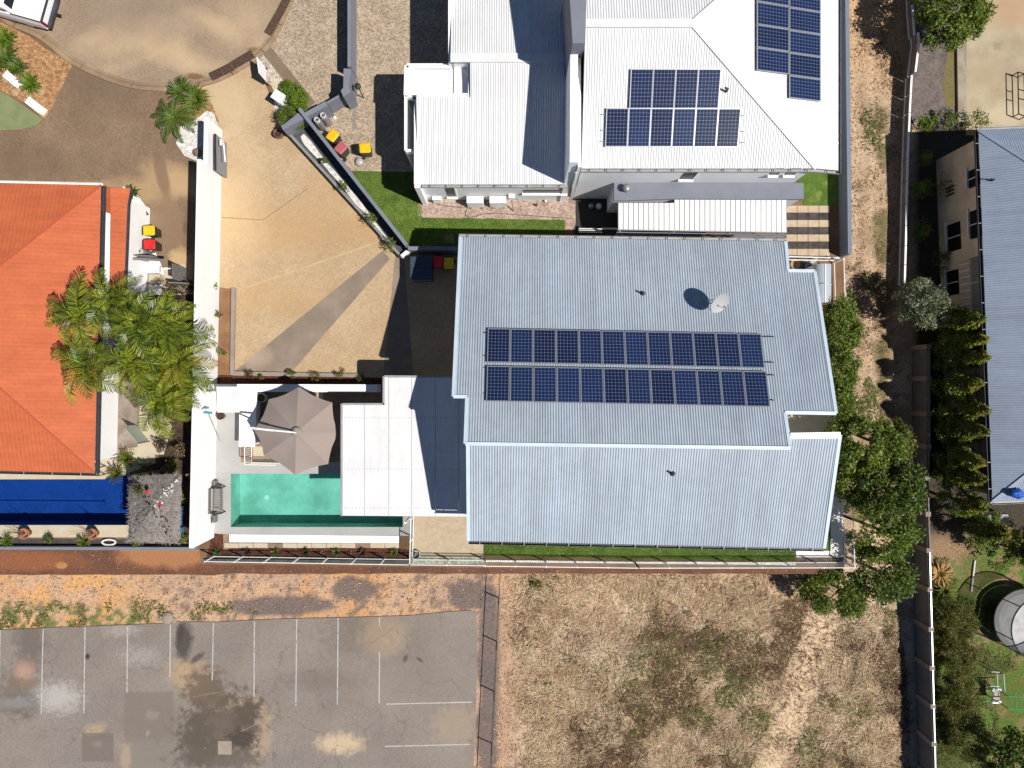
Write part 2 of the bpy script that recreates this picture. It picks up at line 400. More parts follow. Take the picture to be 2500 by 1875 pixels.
LAWN.mix(LAWN.rng(LAWN.noise(.9, 5), .58, .72, 0, .7), S(158, 156, 84)).end()
WOODG = Mat('weathered_timber', (.26, .24, .22), (.17, .155, .14), sc=3, rough=.85, streak=(2, 14, 2))
WOODB = Mat('brown_timber', (.26, .14, .08), (.18, .09, .05), sc=4, rough=.7, streak=(3, 12, 3))
THATCH = Mat('thatch', (.33, .295, .265), (.22, .195, .175), sc=2.2, rough=.95, bump=.03, bsc=18, streak=(1, 1, 1)).fine(.25, 12).end()
CANV = Mat('taupe_canvas', (.345, .28, .245), (.325, .265, .23), sc=1.2, rough=.9, fine=.05, fsc=30)
RUST = Mat('rusty_iron', (.17, .10, .06), (.10, .06, .04), sc=9, rough=.8)
BLUEPL = Mat('blue_plastic', (.015, .09, .45), (.02, .11, .5), sc=5, rough=.35)
TEAL = Mat('teal_plastic', (.03, .36, .46), rough=.5)
CARW = Mat('white_car_paint', (.78, .79, .80), rough=.18, spec=.6)
TYRE = Mat('tyre_rubber', (.018, .018, .019), rough=.85)
LIGHTR = Mat('tail_light_red', (.22, .01, .015), rough=.2)
GREENF = Mat('green_steel_tube', (.06, .33, .14), rough=.4)
DIRTC = Mat('bare_earth', S(165, 125, 88), S(140, 100, 70), sc=1.2, rough=.95, fine=.15, fsc=10)

LF_DARK = leafmat('dark_green_leaves', (.08, .135, .022), (.155, .205, .036))
LF_MID = leafmat('mid_green_leaves', (.12, .185, .022), (.20, .26, .04))
LF_HEDGE = leafmat('bright_hedge_leaves', (.12, .21, .012), (.18, .27, .02))
LF_GOLD = leafmat('golden_tip_leaves', (.15, .175, .02), (.29, .265, .028), var=.4)
LF_OLIVE = leafmat('olive_leaves', (.13, .135, .025), (.19, .18, .04), var=.35)
LF_SILV = leafmat('silvery_leaves', (.10, .13, .06), (.36, .38, .28), var=.5)
LF_YEL = leafmat('yellow_green_leaves', (.22, .22, .03), (.14, .17, .02), var=.4)
LF_PALM = leafmat('palm_leaves', (.095, .155, .013), (.25, .28, .024), var=.65, trans=.05, rough=.42)
LF_PALMY = leafmat('yellowing_palm_leaves', (.42, .34, .03), (.28, .28, .035), var=.35, trans=.25)
LF_CYC = leafmat('cycad_leaves', (.085, .15, .02), (.14, .20, .03), var=.35, trans=.2)
LF_BRON = leafmat('bronze_leaves', (.07, .045, .03), (.10, .06, .03), var=.4)
LF_DRY = leafmat('dry_leaves', (.20, .13, .07), (.13, .085, .05), var=.4, trans=.1)

# ------------------------------------------------------------------ numpy noise for the big ground sheet
def vnoise(x, y, sc, seed):
    g = np.random.default_rng(seed); T = g.random((256, 256)); x = x * sc + 1000; y = y * sc + 1000
    xi = np.floor(x).astype(int); yi = np.floor(y).astype(int); fx = x - xi; fy = y - yi
    fx = fx * fx * (3 - 2 * fx); fy = fy * fy * (3 - 2 * fy); a = lambda i, j: T[i % 256, j % 256]
    return (a(xi, yi) * (1 - fx) + a(xi + 1, yi) * fx) * (1 - fy) + (a(xi, yi + 1) * (1 - fx) + a(xi + 1, yi + 1) * fx) * fy
def fbm(x, y, sc, seed, o=4):
    s = 0; w = 0; k = 1.
    for i in range(o): s = s + k * vnoise(x, y, sc * 2 ** i, seed + i); w += k; k *= .55
    return s / w
def sstep(x, a, b): t = np.clip((x - a) / (b - a), 0, 1); return t * t * (3 - 2 * t)

# ------------------------------------------------------------------ the low ground (vacant lot, lane, neighbour's yard)
ax = np.concatenate([[-1500, -300, -80], np.arange(-38, 38.01, .17), [80, 300, 1500]])
ay = np.concatenate([[-1500, -300, -80], np.arange(-29, 26.01, .17), [80, 300, 1500]])
X, Y = np.meshgrid(ax, ay, indexing='ij')
px = 1250 + X * F / (H - LOW); py = 937.5 - Y * F / (H - LOW)
n1 = fbm(X, Y, .35, 1); n2 = fbm(X, Y, 1.1, 11); n3 = fbm(X, Y, 3.2, 21); n4 = fbm(X, Y, .16, 31)
def C3(*c): return np.array(S(*c))[None, None, :]
def mixc(C, f, c): return C + (c - C) * np.clip(f, 0, 1)[..., None]
G = np.zeros(X.shape + (3,)) + C3(198, 170, 140)
# dry lot: straw, grey straw, brown, olive patches
G = mixc(G, sstep(n2, .42, .62), C3(178, 150, 120)); G = mixc(G, sstep(n1, .5, .68) * .8, C3(214, 192, 164)); G = mixc(G, sstep(n3, .55, .75) * .7, C3(122, 98, 76))
gp = np.maximum(np.exp(-(((px - 1700) / 170) ** 2 + ((py - 1660) / 110) ** 2)), np.exp(-(((px - 1880) / 120) ** 2 + ((py - 1790) / 150) ** 2)) * .8)
gp = np.maximum(gp, np.exp(-(((px - 2100 + (py - 1700) * .35) / 60) ** 2 + ((py - 1700) / 230) ** 2)) * .8)
G = mixc(G, gp * sstep(n2, .34, .55), C3(92, 90, 48))
G = mixc(G, np.exp(-(((px - 1490) / 75) ** 2 + ((py - 1640) / 60) ** 2)) * .8, C3(214, 198, 180)); G = mixc(G, sstep(py, 1520, 1440) * .5, C3(210, 178, 142))
G = mixc(G, np.exp(-(((px - 1380) / 80) ** 2 + ((py - 1620) / 110) ** 2)) * sstep(n3, .4, .6) * .7, C3(126, 96, 66))
G = mixc(G, sstep(px, 1290, 1230) * (py > 1390) * .8, C3(188, 150, 122))                     # bare edge by the car park fence
track = np.exp(-((px - (1995 - (py - 1560) * .36)) / 55) ** 2) * sstep(py, 1460, 1520)
G = mixc(G, track, C3(218, 188, 154)); G = mixc(G, np.exp(-((px - (2085 - (py - 1560) * .42)) / 9) ** 2) * sstep(py, 1500, 1560) * .7, C3(212, 190, 160))
# orange bank foot along the retaining edge, left of the fence
bank = sstep(px, 1235, 1205) * sstep(py, 1330, 1350)
O = np.zeros(X.shape + (3,)) + C3(204, 166, 132); O = mixc(O, sstep(n2, .4, .62), C3(188, 156, 132)); O = mixc(O, sstep(n1, .5, .7), C3(206, 158, 112)); O = mixc(O, sstep(n3, .55, .72), C3(138, 116, 100))
O = mixc(O, sstep(px, 430, 250) * sstep(n2, .42, .55), C3(214, 164, 110))
O = mixc(O, sstep(px, 420, 330) * sstep(py, 1455, 1500) * sstep(n3, .4, .6), C3(116, 116, 66))
for (cx, cy, rx, ry) in ((870, 1440, 55, 34), (690, 1480, 120, 26), (1140, 1450, 60, 40), (1195, 1560, 34, 130), (1190, 1760, 30, 150)):
    O = mixc(O, sstep(np.hypot((px - cx) / rx, (py - cy) / ry) + (n2 - .5) * .9, 1.1, .8) * .9, C3(112, 100, 96))
G = mixc(G, bank, O)
# lane on the right
lane = sstep(px, 2000, 2030) * sstep(px, 2245, 2225) * sstep(py, 1330, 1180)
Ln = np.zeros(X.shape + (3,)) + C3(186, 157, 127); Ln = mixc(Ln, sstep(n2, .42, .62), C3(170, 142, 114)); Ln = mixc(Ln, sstep(n1, .5, .7), C3(196, 170, 141)); Ln = mixc(Ln, sstep(n3, .6, .75) * .7, C3(128, 102, 78))
for tx in (2085, 2128): Ln = mixc(Ln, np.exp(-((px - tx - (n1 - .5) * 20) / 8) ** 2) * .5, C3(214, 190, 160))
Ln = mixc(Ln, np.exp(-((px - 2150) / 22) ** 2) * sstep(n2, .42, .6) * sstep(py, 200, 330), C3(112, 104, 66)); Ln = mixc(Ln, sstep(py, 260, 60) * .6, C3(206, 170, 126))
G = mixc(G, lane, Ln)
# neighbour's yard right of the block wall
yard = sstep(px, 2226, 2246)
Yd = np.zeros(X.shape + (3,)) + C3(100, 100, 48); Yd = mixc(Yd, sstep(n2, .42, .6), C3(128, 116, 72)); Yd = mixc(Yd, sstep(n1, .52, .66), C3(150, 122, 94)); Yd = mixc(Yd, sstep(n4, .5, .62) * sstep(n3, .35, .6), C3(86, 112, 38))
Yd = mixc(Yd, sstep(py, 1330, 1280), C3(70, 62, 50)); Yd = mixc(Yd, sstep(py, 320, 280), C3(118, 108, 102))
G = mixc(G, yard, Yd)
Z = LOW + (fbm(X, Y, .8, 41) - .5) * .10 * ((px > 1240) & (py > 1380)) + 0 * X
nx, ny = X.shape; V = np.stack([X, Y, Z], -1).reshape(-1, 3); I = np.arange(nx * ny).reshape(nx, ny)
Q = np.stack([I[:-1, :-1], I[1:, :-1], I[1:, 1:], I[:-1, 1:]], -1).reshape(-1, 4)
GM = Mat('dry_ground', (1, 1, 1), rough=.95)
vc = GM.N('ShaderNodeAttribute'); vc.attribute_name = 'soil'; GM.c = vc.outputs['Color']
GM.fine(.22, 7).fine(.18, 22).grit(.12, 16)
GM.mix(GM.rng(GM.noise(13, 3, rough=.7), .60, .74, 0, .42), (.10, .07, .045)).end()
bn = GM.N('ShaderNodeBump'); bn.inputs['Distance'].default_value = .05; GM.L(GM.noise(9, 5), bn.inputs['Height']); GM.L(bn.outputs[0], GM.b.inputs['Normal'])
ground = npmesh('ground', V, Q, GM, None, True); tag(ground, kind='structure')
at = ground.data.attributes.new('soil', 'FLOAT_COLOR', 'POINT'); at.data.foreach_set('color', np.concatenate([G.reshape(-1, 3), np.ones((nx * ny, 1))], 1).astype(np.float32).ravel())

# ------------------------------------------------------------------ terrace the houses stand on
TERR = Mat('terrace_earth', S(150, 118, 88), S(128, 98, 72), sc=.8, rough=.95, fine=.15, fsc=12)
BANK = Mat('red_bank_earth', S(138, 92, 68), S(110, 76, 60), sc=.9, rough=.95, fine=.16, fsc=9, bump=.05, bsc=8)
BANK.grit(.14, 14).mix(BANK.rng(BANK.noise(6, 5), .64, .72), S(205, 165, 130))
BANK.blob(400, 1350, 110, 34, S(182, 128, 86), .8).blob(150, 1380, 14, 8, S(210, 160, 100), .9, wob=.3).blob(60, 1370, 130, 24, S(160, 98, 62), .6).end()
edge = [(-2200, 1401)] + [(x, 1401 + R.uniform(-1.5, 1.5) + (3 if x < 560 else 0)) for x in range(0, 2030, 40)] + [(2046, 1398), (2058, 1390), (2062, 1378)]
tp = [P(x, y) for x, y in edge] + [P(2060, y) for y in (1300, 1000, 600, 0, -600)] + [P(-2200, -600)]
tb = MB(); tb.prism(tp, LOW - .05, 0.0); terr = tb.build('terrace', TERR); tag(terr, kind='structure')
bk = [(-2200, 1336), (0, 1336), (300, 1337), (486, 1338), (492, 1378), (760, 1381), (1250, 1388), (1700, 1390), (2048, 1390), (2052, 1392)] 
sheet('embankment', BANK, bk + [(2045, 1396.5)] + [(x, y - .6) for x, y in edge[::-1][3:]], .006)

# road, kerb, driveways
ROAD = Mat('road_asphalt', S(178, 155, 130), S(166, 143, 119), sc=.5, rough=.92, fine=.10, fsc=20).grit(.12, 14)
for b in ((430, 130, 60, 28, .95, 20), (330, 95, 120, 34, .8, -18), (520, 60, 70, 20, .75, 30), (600, 50, 60, 60, .6, 0), (500, 165, 90, 20, .7, 10), (240, 80, 70, 18, .5, -30), (640, 110, 24, 22, .6, 0), (300, 160, 120, 12, .4, -20)):
    ROAD.blob(b[0], b[1], b[2], b[3], S(212, 184, 146), b[4]*.6, soft=1.4, wob=.7, nsc=.9, rot=b[5])
ROAD.blob(480, 188, 26, 9, S(120, 82, 48), .8, rot=10).blob(620, 125, 16, 10, S(120, 84, 52), .7).blob(330, 30, 120, 60, S(140, 124, 108), .45, soft=1.2).end()
DRIVEB = Mat('brown_aggregate', S(156, 130, 105), S(140, 115, 91), sc=.5, rough=.92, fine=.10, fsc=14).grit(.17, 15)
DRIVEB.blob(430, 440, 75, 34, S(196, 164, 122), .8, soft=1., rot=20).blob(330, 470, 90, 30, S(196, 164, 122), .6, soft=1.).blob(215, 460, 60, 16, S(172, 142, 106), .6, soft=1)
DRIVEB.blob(250, 215, 90, 40, S(112, 94, 76), .55, soft=1.2, rot=25).blob(60, 400, 110, 40, S(112, 92, 74), .5, soft=1.2).blob(395, 425, 16, 62, S(128, 104, 82), .8, rot=-12, wob=.4).blob(400, 555, 50, 70, S(142, 116, 92), .7, soft=.4, wob=.4).blob(440, 655, 30, 50, S(206, 172, 128), .8)
DRIVEB.blob(455, 555, 8, 16, S(100, 76, 56), .6).end()
DRIVET = Mat('tan_aggregate', S(212, 185, 149), S(200, 170, 132), sc=.45, rough=.92, fine=.07, fsc=16).grit(.13, 14)
DRIVET.blob(700, 560, 130, 60, S(190, 150, 100), .5, soft=1.2).blob(870, 470, 90, 50, S(196, 156, 106), .5, soft=1.2).blob(580, 500, 60, 130, S(220, 190, 146), .5, soft=1.2).blob(650, 720, 150, 40, S(190, 152, 104), .4, soft=1.2).blob(900, 560, 60, 40, S(186, 148, 100), .5, soft=1.).blob(560, 250, 60, 60, S(216, 190, 152), .6, soft=1.2).end()
BAND = Mat('grey_concrete_band', S(168, 150, 132), S(150, 134, 118), sc=1.0, rough=.9, fine=.06, fsc=12)
BAND.blob(690, 790, 60, 26, S(128, 114, 102), .6, soft=1.2, rot=40).blob(610, 870, 40, 20, S(186, 168, 150), .5, soft=1.2).end()
GRAV = Mat('river_gravel', S(196, 176, 152), S(178, 158, 134), sc=1.2, rough=.9, fine=.16, fsc=24).grit(.36, 14).end()
GRAVP = Mat('pink_gravel', S(200, 176, 160), S(184, 158, 142), sc=1.5, rough=.9).grit(.32, 12).end()

rin = smoothline([(-300, -40), (-120, -20), (0, 24), (35, 46), (87, 68), (124, 90), (179, 136), (255, 174), (327, 197), (385, 203), (428, 203), (475, 194), (522, 183), (570, 160), (618, 128), (650, 95), (672, 55), (690, 12), (697, -30), (700, -300)], 5)
sheet('road', ROAD, rin + [(-300, -300)], .004)
sheet('driveway', DRIVEB, [(-400, 330), (40, 320), (105, 295), (122, 255), (180, 155), (255, 190), (327, 214), (385, 222), (428, 222), (470, 216), (500, 240), (536, 290), (544, 340), (540, 720), (330, 720), (330, 500), (-400, 500)], .008)
sheet('driveway', DRIVET, [(470, 216), (520, 204), (580, 178), (622, 150), (640, 190), (690, 300), (720, 330), (1000, 622), (1120, 622), (1120, 940), (560, 918), (560, 705), (526, 700), (530, 340), (530, 290), (500, 240)], .0085)
sheet('driveway_band', BAND, [(934, 612), (952, 632), (715, 905), (572, 907)], .012)
sheet('driveway_band', BAND, [(965, 625), (986, 628), (1010, 920), (935, 920)], .012)
JOINT = Mat('joint_line', S(172, 144, 108), S(150, 124, 92), sc=3, rough=.95)
PALEJ = Mat('pale_joint', S(226, 196, 152), S(212, 180, 134), sc=2, rough=.95)
for k, (a, b, w) in enumerate((((541, 531), (642, 537), 1.6), ((642, 537), (752, 460), 1.6))):
    m_ = MB(); pa, pb = P(*a), P(*b); m_.wall(pa, pb, M_(w), .009, .0125); o = m_.build('driveway_joint', JOINT); tag(o, kind='structure')
m_ = MB(); m_.wall(P(600, 702), P(920, 592), M_(5), .009, .0123); tag(m_.build('driveway_joint', PALEJ), kind='structure')
# kerb in cast sections with joints
KERB = Mat('kerb_concrete', S(186, 160, 130), S(160, 134, 106), sc=1.2, rough=.9, fine=.08, fsc=14)
KERB.blob(300, 205, 90, 16, S(140, 116, 92), .6, soft=1).end()
kerb = thing('kerb', None, None, P(300, 200)); tag(kerb, kind='structure')
kp = [p for p in rin if p[1] > -160]
def kerb_piece(pts, i):
    m = MB(); ps = [P(*p) for p in pts]
    prof = [(0.0, .006), (.16, .02), (.20, .07), (.26, .10), (.44, .10), (.46, .0)]; rows = []
    for j, p in enumerate(ps):
        d = (ps[min(j + 1, len(ps) - 1)] - ps[max(j - 1, 0)]).normalized(); n = Vector((d.y, -d.x, 0))
        rows.append([p + n * a + Vector((0, 0, b)) for a, b in prof])
    k = len(prof); fs = []
    for j in range(len(rows) - 1):
        for c in range(k - 1): fs.append((j * k + c, (j + 1) * k + c, (j + 1) * k + c + 1, j * k + c + 1))
    m.add([v for r in rows for v in r], fs); m.build('kerb_section', KERB, kerb)
GAPI = {}
seg = 8
for i in range(0, len(kp) - 1, seg):
    q = kp[i:i + seg + 1]
    if len(q) > 1:
        e = list(q)
        if len(q) > 2:   # a narrow joint between sections
            l = (Vector(e[-1]) - Vector(e[-2])).length; e[-1] = tuple(Vector(e[-2]).lerp(Vector(e[-1]), max(0, 1 - 1.2 / max(l, 1.3))))
        kerb_piece(e, i)

# ------------------------------------------------------------------ car park and low-lot sheets
PARK = Mat('car_park_asphalt', S(160, 149, 139), S(148, 137, 128), sc=.35, rough=.93, fine=.10, fsc=24).grit(.10, 16)
zl = LOW
for b in ((75, 1560, 36, 75, S(108, 98, 90), .8, 0, .7), (48, 1690, 55, 60, S(110, 98, 88), .7, 0, .9), (120, 1700, 70, 30, S(196, 190, 184), .35, 0, 1.0), 
          (465, 1650, 52, 38, S(178, 152, 120), .85, 20, .5), (600, 1725, 60, 26, S(176, 154, 128), .6, 0, .9), (935, 1550, 52, 46, S(188, 164, 138), .9, 0, .6), (900, 1545, 90, 60, S(116, 104, 94), .5, 0, 1.0), (830, 1815, 52, 24, S(202, 180, 148), .9, 0, .7), (780, 1660, 90, 22, S(118, 106, 98), .5, 0, 1.0), (230, 1780, 32, 14, S(190, 166, 132), .5, -20, .8), (310, 1850, 14, 40, S(180, 158, 130), .55, 0, .8),
          (1120, 1770, 60, 50, S(176, 156, 132), .5, 0, .8), (62, 1645, 22, 28, S(186, 150, 126), .75, 0, .7), (58, 1668, 34, 16, S(122, 106, 90), .7, 0, .8), (60, 1712, 40, 26, S(100, 92, 86), .7, 0, .9), (370, 1745, 16, 10, S(196, 190, 182), .6, 0, .8), (240, 1815, 12, 7, S(200, 194, 186), .7, 0, .6), (362, 1790, 5, 8, S(205, 200, 192), .8, 20, .3), (45, 1715, 40, 14, S(150, 150, 150), .5, 0, .9), (300, 1540, 40, 14, S(180, 172, 164), .4, 0, .9), (640, 1800, 24, 60, S(178, 156, 126), .6, 10, .9), (215, 1602, 6, 7, S(48, 42, 40), .9, 0, .3), (990, 1607, 5, 9, S(80, 72, 68), .8, 20, .3), (1025, 1610, 4, 9, S(80, 72, 68), .8, -50, .3), (1000, 1660, 160, 40, S(140, 128, 120), .4, 0, 1.)):
    PARK.blob(b[0], b[1], b[2], b[3], b[4], b[5], z=zl, soft=.8, wob=b[7]*1.25, nsc=2.6, rot=b[6])
for b in ((365, 1750, 60, 62, S(126, 114, 104), .75), (240, 1823, 39, 35, S(118, 106, 98), .8), (375, 1840, 55, 40, S(132, 124, 114), .7)):
    PARK.blob(*b[:6], z=zl, soft=.12, wob=.05, nsc=3, box=True)
for b in ((450, 1565, 20, 46, S(74, 68, 62), .9, 4, .5), (440, 1545, 9, 26, S(70, 64, 60), .8, 10, .4), (482, 1606, 22, 7, S(80, 72, 66), .8, -35, .5), (505, 1690, 52, 52, S(104, 88, 74), .85, 30, .8), (545, 1770, 100, 70, S(98, 85, 74), .85, -20, .9), (480, 1810, 40, 70, S(92, 82, 72), .8, 0, .8), (590, 1800, 36, 22, S(66, 58, 52), .8, 20, .7), (540, 1850, 110, 24, S(98, 88, 78), .75, 0, .8), (600, 1740, 30, 40, S(84, 72, 62), .7, 30, .8)):
    PARK.blob(b[0], b[1], b[2], b[3], b[4], b[5], z=zl, soft=.6, wob=b[7]*1.3, nsc=2.8, rot=b[6])
for b in ((615, 1772, 40, 2, -25), (520, 1692, 45, 2, -10)): PARK.blob(b[0], b[1], b[2], b[3], S(160, 142, 122), .35, z=zl, soft=.8, wob=1.2, nsc=3, rot=b[4])
PARK.blob(150, 1705, 45, 34, S(196, 194, 190), .4, z=zl, soft=1, wob=1.6, nsc=6).blob(345, 1600, 45, 20, S(200, 196, 190), .25, z=zl, soft=1, wob=1.8, nsc=7)
PARK.mix(PARK.rng(PARK.noise(7, 5, rough=.7), .66, .72, 0, .55), S(205, 198, 190)).mix(PARK.rng(PARK.noise(3.2, 6, rough=.75), .60, .74, 0, .5), S(120, 108, 99)).cracks(.33, .035, S(98, 90, 82), .55).end()
edge2 = [(-400, 1555), (-60, 1540), (20, 1536), (110, 1533), (200, 1529), (310, 1526), (415, 1520), (440, 1517), (530, 1518), (620, 1512), (720, 1510), (850, 1506), (1000, 1502), (1090, 1493), (1150, 1490), (1162, 1494), (1166, 1545), (1163, 1700), (1160, 1800), (1156, 1880), (1150, 2100), (-400, 2100)]
park = MB(); pp = [P(x, y + R.uniform(-1.2, 1.2), zl) for x, y in edge2]
park.prism(pp, zl - .1, zl + .05); parko = park.build('parking_lot', PARK); tag(parko, kind='structure')
LINE = Mat('line_paint', (.52, .50, .475), (.33, .31, .285), sc=7, lo=.52, hi=.66, rough=.85, fine=.1)
def mark(a, b, w=2.7):
    m = MB(); m.wall(P(*a, zl), P(*b, zl), M_(w, zl), zl + .051, zl + .055); m.build('bay_line', LINE, parko)
for a, b in (((2, 1538), (-1, 1716)), ((107, 1535), (102, 1745)), ((209, 1530), (206, 1740)), ((313, 1528), (311, 1690)), ((417, 1524), (416, 1652)), ((522, 1519), (519, 1660)), ((622, 1516), (621, 1702)), ((725, 1511), (723, 1722)), ((826, 1508), (824, 1720)), ((927, 1506), (927, 1526)), ((927, 1590), (926, 1716)), ((944, 1718), (1153, 1713)), ((940, 1821), (1149, 1816))): mark(a, b)
m_ = MB(); m_.box(P(550, 1824, zl) + Vector((0, 0, .051)), .75, .75, .02); m_.build('drain_cover', CONC, parko)
# ------------------------------------------------------------------ main house: blue-grey skillion roofs
hA = P(1120, 578, 4.4); hB = P(1918, 589, 4.4); hC = P(1136, 1083, 7.7)
UP0, UPN = plane3(hA, hB, hC); ACR = (hB - hA).normalized()
U = lambda x, y: PL(x, y, UP0, UPN)
lA = P(1142, 1084, 7.35); lB = P(2051, 1059, 7.35); lC = P(1144, 1321, 6.0)
ACL = Vector((ACR.x, ACR.y, 0)).normalized()
Lr = Vector((lA.x, lA.y, 7.35)); LN = (ACL.cross(lC - lA)).normalized(); LN = -LN if LN.z < 0 else LN
W = lambda x, y: PL(x, y, Lr, LN)
house = thing('main_house', 'modern house under stepped blue grey corrugated roofs with two rows of solar panels', 'house', P(1530, 950, 0))
mb = MB()
for q in (((1124, 578), (1918, 589), (1924, 661), (1121, 651)), ((1121, 651), (1989, 662), (2037, 981), (1107, 968)), ((1140, 968.6), (2037, 981), (2041, 1009), (1139, 997)), ((1139, 997), (1916, 1007), (1929, 1094), (1136, 1083))):
    corr(mb, [U(*p) for p in q], ACR, .115, .016, 6, u0=hA)
mb.build('upper_roof', SROOF, house)
mb = MB(); corr(mb, [W(1142, 1070), W(2051, 1062), W(2012, 1339), W(1144, 1321)], ACL, .115, .016, 6, u0=Lr); mb.build('lower_roof', SROOF, house)
def trim(mb, a, b, w=.16, h=.10, up=.03):   # folded metal edge along two roof points
    a, b = Vector(a), Vector(b); d = (b - a).normalized(); n = Vector((0, 0, 1)); s = d.cross(n).normalized() * (w / 2); 
    mb.add([a - s + n * up, b - s + n * up, b + s + n * up, a + s + n * up, a - s - n * h, b - s - n * h, b + s - n * h, a + s - n * h], [(0, 1, 2, 3)[::-1], (0, 1, 5, 4), (3, 2, 6, 7)[::-1], (0, 3, 7, 4), (1, 2, 6, 5)[::-1]])
up_edges = [((1124, 578), (1107, 968)), ((1107, 968), (1140, 968.6)), ((1140, 968.6), (1136, 1083)), ((1136, 1083), (1929, 1094)), ((1929, 1094), (1916, 1007)), ((1916, 1007), (2041, 1009)), ((2041, 1009), (1989, 662)), ((1989, 662), (1924, 661)), ((1924, 661), (1918, 589))]
for a, b in up_edges:
    mb = MB(); trim(mb, U(*a), U(*b), .15); mb.build('roof_capping', STRIM, house)
for a, b in (((1142, 1070), (1144, 1321)), ((2051, 1062), (2012, 1339))):
    mb = MB(); trim(mb, W(*a), W(*b), .15); mb.build('roof_capping', STRIM, house)
mb = MB(); trim(mb, W(1929, 1064), W(2051, 1062), .26, .12, .05); mb.build('roof_capping', WHITE, house)
def gutter(parent, a, b, out, mat, brk=GUTPALE, n=0, w=.13, drop=.04):
    a, b = Vector(a), Vector(b); out = Vector(out).normalized(); m = MB(); z = Vector((0, 0, 1))
    i0, i1 = Vector(out) * .01, Vector(out) * w
    prof = [i0 - z * drop, i0 - z * (drop + .10), i1 - z * (drop + .10), i1 - z * (drop - .01), i1 + out * .012 - z * (drop - .01), i1 + out * .012 - z * (drop + .115), i0 - z * (drop + .115)]
    k = len(prof); m.add([a + p for p in prof] + [b + p for p in prof], [(i, i + 1, k + i + 1, k + i) for i in range(k - 1)])
    g = m.build('gutter', mat, parent)
    for i in range(n):
        p = a.lerp(b, (i + .5) / n); q = MB(); q.box(p + out * w * .5 - z * (drop + .005), .03, w + .03, .02, math.atan2(out.y, out.x) - math.pi / 2); q.build('gutter_strap', brk, parent)
gutter(house, U(1120, 578), U(1918, 589), (0, 1, 0), GUTPALE, GUTTER, 18)
gutter(house, W(1144, 1321), W(2012, 1339), (0, -1, 0), GUTTER, GUTPALE, 16)
def hz(v, dz): return Vector((v.x, v.y, v.z - dz))
mb = MB(); mb.prism([hz(p, .22) for p in (U(1132, 592), U(1905, 602), U(1915, 1080), U(1150, 1070))], .0); mb.build('wall', PALEW, house)
mb = MB(); mb.prism([hz(p, .22) for p in (W(1160, 1085), W(1925, 1085), W(1990, 1085), W(1975, 1320), W(1165, 1305))], .0); mb.build('wall', PALEW, house)
mb = MB(); mb.prism([hz(U(x, y), .3) for x, y in ((1925, 680), (1965, 682), (2000, 985), (1918, 985))], .0); mb.build('wall', PALEW, house)
for x, y in ((1569, 717), (1642, 1156)):     # small dark vent pipes on the roof sheets
    pl = U if y < 1000 else W; p = pl(x, y); t = MB(); t.tube(p - Vector((0, 0, .02)), p + Vector((0, 0, .22)), .05, 10); t.lathe([(.12, 0), (.11, .03), (.055, .05)], p + Vector((0, 0, .005)), 12); t.tube(p + Vector((0, 0, .2)), p + Vector((-.1, .05, .3)), .05, 8); t.build('vent_pipe', DARK, house)

# ------------------------------------------------------------------ solar panels
PW, PH = .99, 1.62
def panel_proto():
    t = thing('solar_panel', 'solar panel', 'solar panel')
    m = MB(); f = .032
    for c, sx, sy in (((0, -PH/2 + f/2, 0), PW, f), ((0, PH/2 - f/2, 0), PW, f), ((-PW/2 + f/2, 0, 0), f, PH - 2*f), ((PW/2 - f/2, 0, 0), f, PH - 2*f)): m.box(c, sx, sy, .042)
    m.build('frame', ALU, t)
    m = MB(); m.box((0, 0, .012), PW - 2*f, PH - 2*f, .018); m.build('backing_sheet', BACKS, t)
    m = MB(); cw = (PW - 2*f - .02) / 6; ch = (PH - 2*f - .02) / 10; g = .008
    for i in range(6):
        for j in range(10):
            x = -3*cw + (i + .5)*cw; y = -5*ch + (j + .5)*ch; a, b = cw/2 - g/2, ch/2 - g/2; k = .016
            m.poly([(x+sx_, y+sy_, .0315) for sx_, sy_ in ((-a+k, -b), (a-k, -b), (a, -b+k), (a, b-k), (a-k, b), (-a+k, b), (-a, b-k), (-a, -b+k))])
    o = m.build('cells', CELL, t); o['kind'] = 'stuff'
    return t
proto = panel_proto(); used = [False]
def place_panel(p, u, n, label, group, rot=False, lift=.10):
    o = proto if not used[0] else copy_tree(proto); used[0] = True
    u = Vector(u).normalized(); v = n.cross(u)
    if rot: u, v = v, -u
    mw = Matrix((u, v, n)).transposed(); o.rotation_euler = mw.to_euler(); o.location = Vector(p) + n * lift
    o['label'] = label; o['group'] = group
def panel_row(c0, c1, count, pl, u, n, lab, grp, first=0):
    a, b = pl(*c0), pl(*c1)
    for i in range(count):
        t = (i + .5) / count; place_panel(a.lerp(b, t), u, n, lab.format(ORD[i + first]), grp)
panel_row((1189.5, 845), (1860, 859), 12, U, ACR, UPN, '{} solar panel from the left in the upper row on the blue grey roof', 'solar panels on the main house')
panel_row((1187.5, 938), (1873, 952), 12, U, ACR, UPN, '{} solar panel from the left in the lower row on the blue grey roof', 'solar panels on the main house')
def rail(a, b, mat, label, r=.022):
    m = MB(); m.tube(a, b, r, 6); tag(m.build('mounting_rail', mat), label, 'rail', 'panel mounting rails')
for k, (ya, yb, w) in enumerate(((820, 820.5, 'upper edge of the upper panel row'), (876, 883, 'lower edge of the upper panel row'), (905, 914, 'upper edge of the lower panel row'), (968, 975, 'lower edge of the lower panel row'))):
    rail(U(1182, ya - 6) + UPN * .075, U(1888, yb + 3) + UPN * .075, DARK, 'dark rail ends at the ' + w + ' on blue grey roof')

